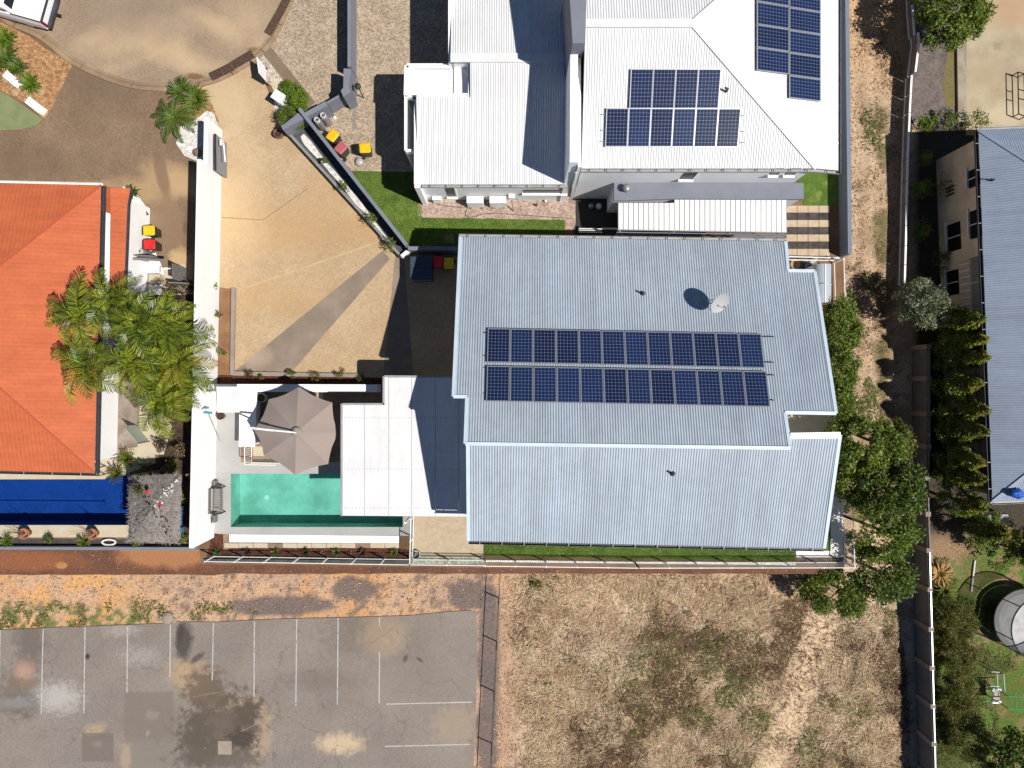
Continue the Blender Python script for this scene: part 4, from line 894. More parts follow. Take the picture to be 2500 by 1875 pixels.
def window_s(pxa, pxb, za, zb, parent, y, mat=GLASSD, fr=WHITE, recess=.0):
    w = link(bpy.data.objects.new('window', None)); w.parent = parent; 
    m = MB(); m.box(((pxa + pxb)/2, y - .012, za), pxb - pxa, .03, zb - za); m.build('pane', mat, w)
    m = MB(); m.box(((pxa + pxb)/2, y - .07, za - .05), pxb - pxa + .12, .16, .05); m.box((pxb + .03, y - .02, za), .06, .06, zb - za); m.build('sill', fr, w)
for a, b in ((1657, 1687),): window_s(P(a, 440, 3.4).x, P(b, 440, 3.4).x, 3.6, 5.1, wh, wy)
for a, b in ((1876, 1895), (1913, 1935)): window_s(P(a, 432, 4.2).x, P(b, 432, 4.2).x, 4.3, 5.2, wh, wy)
# parapet and tall grey box on the west side of the upper storey
xw = P(1393, 250, 6.6).x
m = MB(); m.prism([P(1393, 108, 6.6), P(1411, 108, 6.6), P(1411, 396, 6.6), P(1391, 396, 6.6)], 0, 6.6); m.build('parapet', WHITE, wh)
m = MB(); a, b = P(1416, 108, 6.6), P(1416, 404, 6.5); m.wall(a, b, .14, 3, 6.3); m.build('inner_parapet', WHITE, wh)
m = MB(); m.prism([P(1398, 106, 7.6), P(1429, 105, 7.6), P(1434, -90, 7.6), P(1386, -90, 7.6)], 0, 7.6); m.build('chimney_block', SLATE, wh)
m = MB(); m.tube(P(1406, 420, 5.5), P(1392, 486, .6), .045, 8); m.tube(P(1412, 412, 5.5), P(1396, 486, .6), .03, 6); m.build('downpipe', OFFWHITE, wh)
# lower wing roof
zl_ = 3.4
rd = P(1200, 142, 3.95); 
def lw(x, y, z): return P(x, y, z)
ylw = P(1200, 450, 3.3).y; xr = P(1388, 300, 3.6).x; xl = P(1019, 440, 3.35).x; xl2 = P(1102, 80, 3.5).x
pl0, pln = plane3(Vector((0, ylw, 3.3)), Vector((1, ylw, 3.3)), Vector((0, rd.y, 3.95)))
def lp(x, y): v = Vector((x, y, 0)); v.z = pl0.z - ((x - pl0.x)*pln.x + (y - pl0.y)*pln.y)/pln.z; return v
ymid = P(1130, 240, 3.6).y; xst = P(1149, 200, 3.6).x
mb = MB(); corr(mb, [lp(xl, ylw), lp(xr, ylw), lp(xr, ymid), lp(xl, ymid)], (1, 0, 0), .115, .014, u0=lp(xl, ylw)); corr(mb, [lp(xst, ymid), lp(xr, ymid), lp(xr, rd.y), lp(xst, rd.y)], (1, 0, 0), .115, .014, u0=lp(xl, ylw)); mb.build('wing_south_roof', WROOF, wh)
mb = MB(); nyw = rd.y + (rd.y - ylw)*.75; corr(mb, [Vector((xl2, rd.y, 3.95)), Vector((xr, rd.y, 3.95)), Vector((xr, nyw, 3.5)), Vector((xl2, nyw, 3.5))], (1, 0, 0), .115, .014); mb.build('wing_north_roof', WROOF, wh)
m = MB(); trim(m, Vector((xl2, rd.y, 4.0)), Vector((xr, rd.y, 4.0)), .42, .04, .02); m.build('ridge_capping', WROOF, wh)
for a, b, w, z in (((xl, ylw - .05), (xl, ymid), .28, 3.75), ((xl, ymid + .1), (xst + .1, ymid + .1), .3, 3.85), ((xst + .02, ymid), (xst + .02, rd.y + .1), .28, 3.9), ((xl2, rd.y + .05), (xst, rd.y + .05), .3, 4.0), ((xl2, rd.y - .1), (xl2, nyw), .26, 3.98)):
    m = MB(); m.wall((*a, 0), (*b, 0), w, 3.0, z - .25); m.build('parapet', WHITE, wh)
gutter(wh, lp(xl + .2, ylw), lp(xr, ylw), (0, -1, 0), GUTPALE, GUTTER, 9)
wyl = ylw + .1
m = MB(); m.prism([Vector((xl + .05, wyl, 0)), Vector((xr, wyl, 0)), Vector((xr, nyw - .2, 0)), Vector((xl2 + .1, nyw - .2, 0)), Vector((xl2 + .1, ymid, 0)), Vector((xl + .05, ymid, 0))], 0, 3.15); m.build('wall', PALEW, wh)
m = MB(); m.prism([Vector((xl - .14, ylw - .18, 0)), Vector((xl + .1, ylw - .18, 0)), Vector((xl + .1, ylw + .5, 0)), Vector((xl - .14, ylw + .5, 0))], 0, 3.35); m.build('end_fin', WHITE, wh)
# recessed entry roof and fin screen
m = MB(); q = [P(996, 163, 3.1), P(1128, 163, 3.1), P(1128, 232, 3.1), P(996, 232, 3.1)]; m.prism(q, 2.9, 3.0); m.build('entry_roof', WHITE, wh)
mb = MB(); corr(mb, [P(1003, 178, 3.06), P(1121, 178, 3.06), P(1121, 226, 3.06), P(1003, 226, 3.06)], (0, 1, 0), .32, .006); mb.build('entry_roof_sheet', WROOF, wh)
for a, b in (((993, 161), (1100, 161)), ((993, 161), (991, 232)), ): m = MB(); m.wall(P(*a, 3.3), P(*b, 3.3), .2, 2.6, 3.35); m.build('entry_parapet', WHITE, wh)
m = MB(); m.prism([P(x, y, 3.2) for x, y in ((987, 232), (993, 232), (992, 367), (987, 367))], 0, 3.2); m.build('fin_wall', WHITE, wh)
for yy in (367, 234): m = MB(); m.wall(P(990, yy, 3.2), P(1006, yy, 3.2), .12, 2.8, 3.2); m.build('fin_tie', WHITE, wh)
for a, b, za, zb in ((1091, 1112, .8, 2.6),): window_s(P(a, 470, 1.5).x, P(b, 470, 1.5).x, za, zb, wh, wyl)
window_s(P(1278, 470, 1.6).x, P(1383, 470, 1.6).x, 1.5, 2.0, wh, wyl)
# flat slate roof and white awning in front of the upper storey
m = MB(); m.prism([P(1499, 440, 3.0), P(1962, 447, 3.0), P(1962, 486, 3.0), P(1648, 485, 3.0), P(1499, 490, 3.0)], 2.8, 3.0); m.build('patio_flat_roof', SLATE, wh)
m = MB(); m.prism([P(1501, 442, 2.9), P(1960, 449, 2.9), P(1960, 482, 2.9), P(1501, 484, 2.9)], 0, 2.79); m.build('patio_wall', PALEW, wh)
m = MB(); pv = P(1530, 459, 3.3); m.lathe([(.14, 0), (.14, .3), (.19, .3), (.19, .36), (.02, .4)], Vector((pv.x, pv.y, 3.0)), 20); m.build('roof_vent', STEEL, wh, True)
aw = thing('awning', 'white ribbed patio awning along the north edge of the blue grey roof', 'awning', P(1715, 560))
za0, za1 = 2.75, 2.55; nst = 33; x0, x1 = 1510, 1921
for i in range(nst):
    a = x0 + (x1 - x0)*i/nst; b = x0 + (x1 - x0)*(i + 1)/nst - 1.6; yt = 495.5 if a < 1646 else 484.5; yb = 559.5 + 7*(i/nst)
    m = MB(); q = [P(a, yb, za1), P(b, yb, za1), P(b, yt, za0), P(a, yt, za0)]; m.prism(q, za1 - .06); m.build('roof_strip', WROOF, aw)
m = MB(); m.prism([P(1508, 561.5, 2.5), P(1922, 568.5, 2.5), P(1922, 486, 2.65), P(1650, 485, 2.65), P(1650, 496, 2.65), P(1508, 496, 2.65)], 2.42, 2.48); m.build('under_tray', Mat('awning_grey', (.35, .34, .33), rough=.6), aw)
for x in (1515, 1650, 1790, 1915): p = P(x, 560, 2.4); m = MB(); m.tube((p.x, p.y, 0), (p.x, p.y, 2.43), .05, 8); m.build('post', WHITE, aw)
# horizontal slat screen between the two houses
sc_ = thing('slat_screen', 'dark horizontal slat screen between the white awning and the blue grey roof', 'screen', P(1715, 572))
SLATB = Mat('blue_grey_slat', (.19, .21, .27), rough=.4)
for k in range(5):
    m = MB(); zz = 1.9 - k*.14; m.wall(P(1506, 567 + k*3.2, 1.9), P(1920, 573 + k*3.2, 1.9), .05, zz - .10, zz); m.build('slat', SLATB, sc_)
for x in (1507, 1575, 1640, 1710, 1780, 1850, 1918): p = P(x, 575 + (x - 1507)*.014, 1.7); m = MB(); m.box((p.x, p.y - .06, 0), .06, .05, 1.7); m.build('post', OFFWHITE, sc_)
# solar panels on the white roof
for i in range(4):
    a, b = PL(1537.5, 218, S0, SN), PL(1755, 218, S0, SN); place_panel(a.lerp(b, (i + .5)/4), (1, 0, 0), SN, '{} solar panel from the left in the upper row on the white south roof'.format(ORD[i]), 'solar panels on the white house')
for i in range(6):
    a, b = PL(1478, 312, S0, SN), PL(1803, 313, S0, SN); place_panel(a.lerp(b, (i + .5)/6), (1, 0, 0), SN, '{} solar panel from the left in the lower row on the white south roof'.format(ORD[i]), 'solar panels on the white house')
evd = Vector((0, 1, 0)); pe = PL(1961, 219, E0, EN); eu = EN.cross(Vector((0, 1, 0))); 
step_ = PW + .015; base_e = pe
for j in range(8):
    c = base_e + Vector((0, 1, 0))*step_*j; 
    if j < 7: place_panel(c, (0, 1, 0), EN, '{} solar panel from the bottom in the right column on the white east roof'.format(ORD[j]), 'solar panels on the white house', rot=False)
down = Vector((1, 0, -(zr_ - ze)/(se.x - apx.x))).normalized()
for j in range(1, 7):
    c = base_e + Vector((0, 1, 0))*step_*(j + .03) - down*(PH + .02); place_panel(c, (0, 1, 0), EN, '{} solar panel from the bottom in the left column on the white east roof'.format(ORD[j - 1]), 'solar panels on the white house')
for k, (x, w) in enumerate(((1930, 'left'), (1964, 'middle'), (1986, 'right'))):
    a = PL(x, 240, E0, EN) + EN*.075; rail(a, a + Vector((0, 1.3, 0)) - Vector((0, .45, 0))*0 , STEEL, w + ' pale rail end below the solar panels on the white east roof', .02)
    m = None
for k, y in enumerate((280, 318, 345)):
    a = PL(1466, y, S0, SN) + SN*.07; b = PL(1815, y + 3, S0, SN) + SN*.07; rail(a, b, STEEL, ('upper', 'middle', 'lower')[k] + ' pale rail under the lower panel row on the white south roof', .018)
p = PL(1772, 224, S0, SN); m = MB(); m.tube(p - Vector((0, 0, .02)), p + Vector((0, 0, .3)), .05, 10); m.tube(p + Vector((0, 0, .28)), p + Vector((-.14, .04, .34)), .045, 8); m.build('vent_pipe', DARK, wh)

# ------------------------------------------------------------------ grounds of the white house
sheet('gravel_yard', GRAV, [(640, 118), (690, 40), (712, -120), (1110, -120), (1110, 420), (860, 418), (750, 300), (700, 300)], .010)
sheet('footpath', Mat('brown_path', S(150, 130, 110), S(138, 118, 98), sc=1, rough=.9, fine=.06), [(643, 132), (661, 114), (770, 250), (750, 268)], .014)
sheet('lawn', LAWN, [(858, 417), (1030, 420), (1030, 530), (1378, 537), (1378, 600), (985, 610)], .012)
sheet('gravel_strip', GRAVP, [(1020, 450), (1405, 450), (1405, 560), (1380, 560), (1380, 537), (1020, 531)], .014)
sheet('lawn', LAWN, [(1930, 380), (2058, 380), (2058, 502), (1962, 502)], .012)
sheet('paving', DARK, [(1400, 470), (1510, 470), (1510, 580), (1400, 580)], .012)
pav = thing('paver_patio', None, None, P(1970, 565)); tag(pav, kind='structure')
PVC = Mat('cream_paver', S(228, 204, 176), S(208, 182, 152), sc=3, rough=.85, fine=.05); PVD = Mat('dark_paver', S(98, 88, 84), S(66, 58, 56), sc=2.5, rough=.85, fine=.08)
for r_ in range(7):
    for c in range(4):
        x = 1919 + c*26.6; y = 502 + r_*17.6; m = MB(); m.prism([P(a, b) for a, b in ((x + .6, y + .6), (x + 26, y + .6), (x + 26, y + 17), (x + .6, y + 17))], 0, .03 + R.uniform(0, .006)); m.build('paver', PVD if r_ % 2 else PVC, pav)
t = thing('boundary_wall', 'slate grey rendered wall along the lane beside the white house', 'wall', P(2061, 320)); m = MB(); m.wall(P(2046, -100), P(2054, 628), .2, 0, .95); m.build('wall', Mat('blue_grey_render', (.20, .23, .29), (.18, .21, .265), sc=1, rough=.8), t)
t = thing('gate_rail', 'weathered white double rail beside the striped pavers and the pale store', 'rail', P(1985, 630)); m = MB(); m.path([P(1920, 626, .6), P(2050, 630, .6)], .04); m.path([P(1924, 634, .5), P(2045, 636, .5)], .035); m.build('rail', OFFWHITE, t); 
for x in (1925, 2045): q = P(x, 628, .6); m = MB(); m.box((q.x, q.y, .0), .06, .06, .6); m.build('post', OFFWHITE, t)
# air conditioners
for k, x in enumerate((1161, 1216)):
    lab = ('white air conditioner beside the dark window on the gravel strip', 'white air conditioner second from the dark window on the gravel strip')[k]
    p = P(x, 495, .4); p.z = .02; t = thing('air_conditioner', lab, 'air conditioner', p, 'air conditioners by the white wall'); wu = .86; dpth = .36; hu = .95
    m = MB(); m.box(p + Vector((0, 0, .08)), wu, dpth, hu); m.build('casing', WHITE, t, bevel=.02)
    m = MB(); 
    for j in range(4): m.box(p + Vector((-.12, -dpth/2 - .012, .25 + j*.17)), .52, .02, .03)
    m.build('grille', GUTPALE, t)
    for sx_ in (-.3, .3): m = MB(); m.box(p + Vector((sx_, 0, 0)), .08, dpth + .06, .08); m.build('foot', DARK, t)
t = thing('water_heater_box', 'white square heater box beside the left end of the white house wall', 'heater', P(1070, 480)); p = P(1068, 484, .3); p.z = 0.015; m = MB(); m.box(p, .46, .4, .75); m.build('casing', WHITE, t, bevel=.03); m = MB(); m.box(p + Vector((-.55, .05, .6)), .36, .22, .3); m.build('cap', OFFWHITE, t, bevel=.03)
t = thing('meter_box', 'small white meter box with pipes on the white house wall right of the air conditioners', 'meter box', P(1250, 490)); p = P(1249, 478, .9); m = MB(); m.box((p.x, wyl - .1, .8), .3, .2, .45); m.build('box', WHITE, t, bevel=.02); m = MB(); m.path([(p.x, wyl - .2, .8), (p.x + .05, wyl - .4, .5), (p.x + .12, wyl - .6, .05)], .03); m.path([(p.x + .1, wyl - .15, .9), (p.x + .35, wyl - .2, .85)], .03); m.build('pipe', STEEL, t)
m = MB(); m.path([P(x, y, .03) for x, y in smoothline([(1042, 490), (1085, 502), (1130, 506), (1141, 507), (1136, 520), (1142, 530), (1160, 528), (1180, 522), (1220, 521), (1290, 526), (1400, 534)], 5)], .014, 5); tag(m.build('garden_hose', GUTTER), 'thin dark hose curling along the pink gravel strip', 'hose')
for k, (x, y) in enumerate(((1309, 502), (1332, 493))): m = MB(); m.tube(P(x, y), P(x, y) + Vector((0, 0, .22)), .06, 10); tag(m.build('drain_riser', DARK if k == 0 else OFFWHITE), ('black drain riser on the pink gravel strip', 'white drain riser against the white wall on the pink gravel strip')[k], 'pipe')
for k, (x, y) in enumerate(((1443, 505), (1461, 505))): m = MB(); m.lathe([(.14, 0), (.17, .12), (.10, .3), (.03, .32)], P(x, y), 14); tag(m.build('garden_ornament', STEEL if k == 0 else OFFWHITE, smooth=True), ('grey ornament on the dark shaded patio by the downpipe', 'pale ball ornament on the dark shaded patio by the downpipe')[k], 'ornament')
t = thing('slat_bench', 'dark bench with three pale slats on the shaded patio beside the slat screen', 'bench', P(1440, 562))
for k in range(3): m = MB(); m.wall(P(1413, 558 + k*4.2, .45), P(1470, 559 + k*4.2, .45), .05, .42, .45); m.build('slat', OFFWHITE, t)
m = MB(); 
for x in (1416, 1467): m.box(P(x, 563, 0) + Vector((0, 0, .013)), .06, .3, .40)
m.build('leg', DARK, t)
m = MB(); m.box(P(1097, 583) + Vector((0, 0, .013)), .45, .45, .03); tag(m.build('drain_cover', CONC), 'square concrete drain cover in the shaded lawn beside the blue grey roof', 'drain cover')

# slate garden walls west of the gravel yard
t = thing('boundary_wall', 'long straight slate grey wall splitting the pale gravel yard', 'wall', P(871, 100)); m = MB(); m.wall(P(871, -130), P(871, 192), .16, 0, 1.4, -1); m.build('wall', SLATE, t)
t = thing('gate_pillar', 'thick angled slate grey gate pillar at the end of the long wall', 'pillar', P(850, 240)); m = MB(); m.prism([P(x, y, 1.7) for x, y in ((839, 167), (857, 168), (852, 210), (856, 226), (838, 236), (832, 221), (838, 214))], 0, 1.7); m.build('pillar', SLATE, t)
t = thing('garden_wall', 'low slate grey wall of two panels between the gravel yard and the hedge', 'wall', P(780, 275)); m = MB(); m.wall(P(858, 246), P(812, 272), .12, 0, 1.25, 1); m.build('panel', SLATE, t); m = MB(); m.wall(P(811, 272), P(706, 330), .25, 0, 1.35, 1); m.build('panel', SLATE, t)
t = thing('planter_wall', 'long diagonal slate grey planter wall between the tan driveway and the lawn', 'planter wall', P(870, 460)); 
m = MB(); m.wall(P(752, 293), P(1003, 612), .18, 0, 1.55, 0); m.build('tall_wall', SLATE, t)
m = MB(); m.wall(P(712, 333), P(985, 632), .14, 0, .5, 0); m.build('front_edge', Mat('grey_edge', (.30, .29, .28), (.24, .23, .22), sc=2, rough=.85), t)
m = MB(); m.wall(P(712, 331), P(752, 300), .18, 0, 1.3, 0); m.build('end_wall', SLATE, t)
m = MB(); m.wall(P(985, 632), P(1006, 614), .18, 0, .7, 0); m.build('end_wall', PALEW, t)
m = MB(); m.prism([P(712, 334), P(752, 297), P(1002, 612), P(985, 630)], 0, .35); m.build('soil', Mat('charcoal_soil', (.10, .10, .11), (.07, .07, .075), sc=5, rough=.95), t)
wl = smoothline([(738, 330, 5), (752, 350, 9), (790, 395, 5), (812, 420, 6), (838, 450, 5), (870, 490, 7), (900, 525, 4), (930, 570, 6), (948, 592, 5)], 4); m = MB()
for k in range(len(wl) - 1):
    (ax1, ay1, aw1), (bx1, by1, bw1) = wl[k], wl[k+1]; nx_, ny_ = .78, -.62
    m.add([Vector((*P(x + s_*w*nx_, y + s_*w*ny_, .35).xy, .36)) for x, y, w, s_ in ((ax1, ay1, aw1, -1), (bx1, by1, bw1, -1), (bx1, by1, bw1, 1), (ax1, ay1, aw1, 1))], [(0, 1, 2, 3)])
m.build('white_pebbles', PEBW, t)
for i, (x, y, r, mat_) in enumerate(((801, 398, .22, LF_MID), (846, 462, .42, LF_MID), (912, 540, .48, LF_MID), (957, 604, .45, LF_MID))):
    p = P(x, y, .36); shrub('planter_shrub', '{} leafy shrub from the top in the diagonal grey planter'.format(ORD[i].replace('fourth', 'fourth')), 'shrub', p, r, .75, mat_, 190, .11, 140 + i, 'shrubs in the diagonal planter', 9)
m = MB(); m.wall(P(1004, 616), P(1122, 616), .2, 0, 1.1); tag(m.build('garden_wall', SLATE), 'short slate grey wall in the shade behind the bins beside the blue grey roof', 'wall')

# ------------------------------------------------------------------ wheelie bins
def bin_proto():
    t = thing('wheelie_bin', 'bin', 'bin'); m = MB()
    b = [(-.21, -.22), (.21, -.22), (.21, .24), (-.21, .24)]; tpp = [(-.27, -.31), (.27, -.31), (.27, .31), (-.27, .31)]
    m.add([(x, y, .06) for x, y in b] + [(x, y, .98) for x, y in tpp], [(3, 2, 1, 0), (0, 1, 5, 4), (1, 2, 6, 5), (2, 3, 7, 6), (3, 0, 4, 7)]); m.build('body', GREENP, t, bevel=.03)
    m = MB(); m.add([(-.29, -.35, .985), (.29, -.35, .985), (.29, .33, 1.03), (-.29, .33, 1.03), (-.24, -.29, 1.03), (.24, -.29, 1.03), (.24, .27, 1.085), (-.24, .27, 1.085)], [(4, 5, 6, 7), (0, 1, 5, 4), (1, 2, 6, 5), (2, 3, 7, 6), (3, 0, 4, 7), (3, 2, 1, 0)]); m.build('lid', YEL, t, bevel=.06, seg=3)
    for s_ in (-1, 1): m = MB(); m.tube((s_*.235, .27, .1), (s_*.295, .27, .1), .1, 14); m.build('wheel', BLACKP, t)
    m = MB(); m.tube((-.24, .38, .99), (.24, .38, .99), .018, 8); m.tube((-.22, .38, .99), (-.22, .31, .95), .018, 6); m.tube((.22, .38, .99), (.22, .31, .95), .018, 6); m.build('handle', BLACKP, t)
    return t
bproto = bin_proto(); bu = [False]; lidmesh = {}
def place_bin(px_, py_, rot, lid, label, group, zb=.012):
    o = bproto if not bu[0] else copy_tree(bproto); bu[0] = True
    p = P(px_, py_, 1.05); o.location = (p.x, p.y, zb); o.rotation_euler.z = math.radians(rot); o.scale = (.92, .92, .96); o['label'] = label; o['group'] = group
    for c in o.children:
        if c.name.startswith('lid'):
            if lid.m.name not in lidmesh: d_ = c.data.copy(); d_.materials.clear(); d_.materials.append(lid.m); lidmesh[lid.m.name] = d_
            c.data = lidmesh[lid.m.name]
place_bin(811, 330, 145, YEL, 'yellow lidded wheelie bin beside the two gas cylinders', 'bins in the gravel yard')
place_bin(831, 360, 140, PINK, 'faded red lidded wheelie bin beside the diagonal planter wall', 'bins in the gravel yard')
place_bin(890, 360, 95, YEL, 'yellow lidded wheelie bin standing alone on the pale gravel', 'bins in the gravel yard')
place_bin(362, 562, 92, YEL, 'yellow lidded wheelie bin beside the orange roofed house', 'bins by the orange roofed house')
place_bin(363, 596, 90, RED, 'bright red lidded wheelie bin beside the orange roofed house', 'bins by the orange roofed house')
place_bin(1068, 639, 2, RED, 'red lidded wheelie bin in the deep shade beside the big dark bin', 'bins in the shade')
place_bin(1095, 642, -2, YEL, 'yellow lidded wheelie bin in the deep shade beside the blue grey roof', 'bins in the shade')
p = P(1028, 654, 1.2); p.z = .012; t = thing('skip_bin', 'big dark blue lidded four wheeled bin in the deep shade of the driveway', 'bin', p); m = MB(); NAVY = Mat('navy_plastic', (.05, .065, .10), (.04, .052, .085), sc=3, rough=.5)
m.box(p + Vector((0, 0, .15)), 1.05, 1.15, .95); m.build('body', NAVY, t, bevel=.04)
for s_ in (-1, 1): m = MB(); m.box(p + Vector((0, s_*.30, 1.12)), 1.12, .58, .05); m.build('lid', NAVY, t, bevel=.015)
for sx_ in (-.42, .42):
    for sy_ in (-.45, .45): m = MB(); m.tube(p + Vector((sx_ - .03, sy_, .08)), p + Vector((sx_ + .03, sy_, .08)), .08, 12); m.build('wheel', BLACKP, t)
m = MB(); m.tube(p + Vector((-.5, -.62, 1.05)), p + Vector((.5, -.62, 1.05)), .025, 8); m.build('handle', STEEL, t)
# gas cylinders
def cyl(px_, py_, label, h=1.15, r=.19, z=.015):
    p = P(px_, py_, h); p.z = z; t = thing('gas_cylinder', label, 'gas cylinder', p, 'gas cylinders'); m = MB(); m.lathe([(r*.85, 0), (r, .08), (r, h*.78), (r*.9, h*.88), (r*.5, h*.95), (.05, h*.97)], p, 24); m.build('body', STEEL, t, True); m = MB(); 
    m.lathe([(r*.72, h*.9), (r*.72, h*1.05), (r*.62, h*1.05), (r*.62, h*.9)], p, 20, False); m.build('collar', OFFWHITE, t); m = MB(); m.tube(p + Vector((0, 0, h*.95)), p + Vector((0, 0, h*1.06)), .03, 8); m.build('valve', DARK, t)
cyl(774, 293, 'silver gas cylinder nearest the corner of the slate grey wall'); cyl(789, 282, 'silver gas cylinder standing further right along the slate grey wall')
cyl(341, 613, 'silver gas cylinder beside the red lidded bin', 1.0, .2); cyl(338, 628, 'shorter silver gas cylinder below the red lidded bin', .85, .17)
# letter box, signs, lamp
t = thing('real_estate_board', 'blank white sign board leaning on dark props beside the kerb grates', 'sign', P(640, 170)); a, b = P(627, 152, 1.0), P(650, 198, 1.0); a.z = b.z = 0
q4 = [P(648, 163, .3), P(651, 203, .3), P(633, 179, 1.35), P(627, 138, 1.35)]; nb = (q4[1] - q4[0]).cross(q4[3] - q4[0]).normalized()*.03
if nb.z > 0: nb = -nb
m = MB(); m.add(q4 + [q + nb for q in q4], [(0, 1, 2, 3), (7, 6, 5, 4), (0, 4, 5, 1), (1, 5, 6, 2), (2, 6, 7, 3), (3, 7, 4, 0)]); m.build('board', WHITE, t)
for q, w in ((q4[0], q4[3]), (q4[1], q4[2])): m = MB(); m.tube(Vector((q.x, q.y, .012)), w + nb*1.5, .03, 8); m.tube(Vector((w.x - .25, w.y, .012)), w + nb*1.5, .025, 8); m.build('prop', DARK, t)
t = thing('letter_box', 'white square letter box pillar beside the bright green hedge', 'letter box', P(680, 238)); q = P(678, 234, 1.1); m = MB(); m.box((q.x, q.y, .01), .52, .42, 1.0, -.6); m.build('pillar', WHITE, t); m = MB(); m.box((q.x, q.y, 1.01), .6, .5, .06, -.6); m.build('cap', WHITE, t); m = MB(); m.box((q.x + .28, q.y - .22, .75), .26, .05, .05, -.6); m.build('slot', DARK, t)
t = thing('garden_lamp', 'dark green dome lamp on the end of the slate grey wall', 'lamp', P(873, 208)); q = P(872, 208, 1.6); m = MB(); m.lathe([(.03, 0), (.03, 1.45)], (q.x, q.y, .01), 8); m.build('stem', DARK, t); m = MB(); m.lathe([(.17, 1.45), (.15, 1.56), (.05, 1.63)], (q.x, q.y, 0), 8); m.build('shade', GREENP, t)
for k, x in enumerate((864, 868)): m = MB(); m.wall(P(x, 222), P(x - 1, 318), .035, .01, .035); tag(m.build('track_rail', STEEL), ('left', 'right')[k] + ' pale gate track rail across the gravel yard', 'rail', 'gate tracks')
m = MB(); m.lathe([(.09, 0), (.08, .1), (.02, .12)], P(818, 288), 14); tag(m.build('garden_light', WHITE, smooth=True), 'small white round garden light on the gravel by the gas cylinders', 'light')
m = MB(); m.lathe([(.0, .0), (.24, .02), (.20, .16), (.06, .2)], P(878, 396), 16); tag(m.build('bucket', Mat('clear_bucket', (.45, .43, .42), rough=.3), smooth=True), 'grey crumpled bucket on the gravel below the lone yellow bin', 'bucket')
pot(678, 325, .24, .4, Mat('brown_glaze', (.16, .09, .07), rough=.4), 'round dark brown pot below the trimmed hedge', None)
sheet('gravel_strip', PEBP, [(628, 150), (643, 134), (690, 196), (672, 215), (650, 200)], .014)
sheet('gravel_strip', PEBW, [(668, 245), (700, 220), (708, 270), (690, 285), (672, 275)], .014)
sheet('paving', CREAM, [(660, 203), (680, 190), (692, 205), (668, 222)], .018)
# drain grates in the kerb
def grate(a, b, w, lab, nb=4, cross=2):
    a, b = P(*a), P(*b); d = (b - a).normalized(); n = Vector((-d.y, d.x, 0)); t = thing('drain_grate', lab, 'drain grate', a.lerp(b, .5) + Vector((0, 0, .1)), 'kerb drain grates')
    for i in range(nb + 1): o = n*w*(i/nb - .5); m = MB(); m.wall(a + o, b + o, .045, .115, .15); m.build('bar', RUST, t)
    for q in [a.lerp(b, k/(cross)) for k in range(cross + 1)]: m = MB(); m.wall(q - n*w*.52, q + n*w*.52, .04, .112, .145); m.build('cross_bar', RUST, t)
    m = MB(); m.wall(a, b, w*1.02, .104, .109); m.build('pit', Mat('pit_black', (.03, .022, .018), rough=.95), t)
grate((518, 190), (569, 165), .42, 'rusty kerb grate nearest the cycads'); grate((570, 163), (619, 134), .42, 'rusty kerb grate beside the blank white sign')
grate((657, 84), (683, 38), .36, 'dark kerb grate lower of the pair by the gravel yard'); grate((685, 36), (706, -6), .36, 'dark kerb grate upper of the pair by the gravel yard')
# ------------------------------------------------------------------ orange roofed house on the left
oh = thing('orange_roofed_house', 'house under a large orange hipped metal roof at the left edge', 'house', P(100, 800))
ez_ = 2.8; NE = P(247, 452, ez_); SE = P(231, 1155, ez_); half = (NE.y - SE.y)/2; sl_ = .22
ed = (NE - SE).normalized(); inn = Vector((-ed.y, ed.x, 0)); 
if inn.x > 0: inn = -inn
rg = (NE + SE)/2 + inn*half + Vector((0, 0, half*sl_)); far = inn*14
mb = MB(); corr(mb, [SE, NE, rg], ed, .2, .0035); mb.build('east_roof', OROOF, oh)
mb = MB(); corr(mb, [NE, NE + far, rg + far - inn*half, rg], inn, .2, .003); mb.build('north_roof', OROOF, oh)
mb = MB(); corr(mb, [SE, SE + far, rg + far - inn*half, rg], inn, .2, .003); mb.build('south_roof', OROOF, oh)
ODK = Mat('orange_capping', (.50, .11, .05), rough=.5)
for a in (NE, SE): m = MB(); trim(m, a, rg, .10, .02, .025); m.build('hip_capping', ODK, oh)
gutter(oh, SE, NE, -inn, GUTTER, GUTPALE, 0, .16); gutter(oh, NE, NE + far, ed, OFFWHITE, GUTPALE, 0, .12); gutter(oh, SE + far, SE, -ed, GUTTER, GUTPALE, 10, .13)
m = MB(); q = [NE + inn*.5 - ed*.5, SE + inn*.5 + ed*.5, SE + far + ed*.5, NE + far - ed*.5]; m.prism(q, 0, 2.7); m.build('wall', WHITE, oh)
# side wing with its own narrow orange roof
wg = thing('side_wing', 'narrow orange roofed wing with a white valley beside the big orange roof', 'house wing', P(285, 600))
w0, w1, w2, w3 = P(252, 458, 2.5), P(322, 460, 2.45), P(305, 740, 2.45), P(246, 740, 2.5)
mb = MB(); a = P(270, 458, 2.62); b = P(266, 740, 2.62); corr(mb, [w0, a, P(270, 522, 2.62), P(251, 516, 2.5)], (0, 1, 0), .2, .003); corr(mb, [a, w1, P(314, 500, 2.5), P(270, 522, 2.62)], (0, 1, 0), .2, .003); mb.build('front_roof', OROOF, wg)
mb = MB(); corr(mb, [P(270, 522, 2.62), P(314, 500, 2.5), w2, b], (0, 1, 0), .2, .004); mb.build('roof_sheet', OROOF, wg)
m = MB(); m.prism([P(251, 517, 2.45), P(269.5, 523, 2.45), P(265.5, 740, 2.45), P(246, 740, 2.45)], 2.3, 2.45); m.build('valley_roof', WHITE, wg)
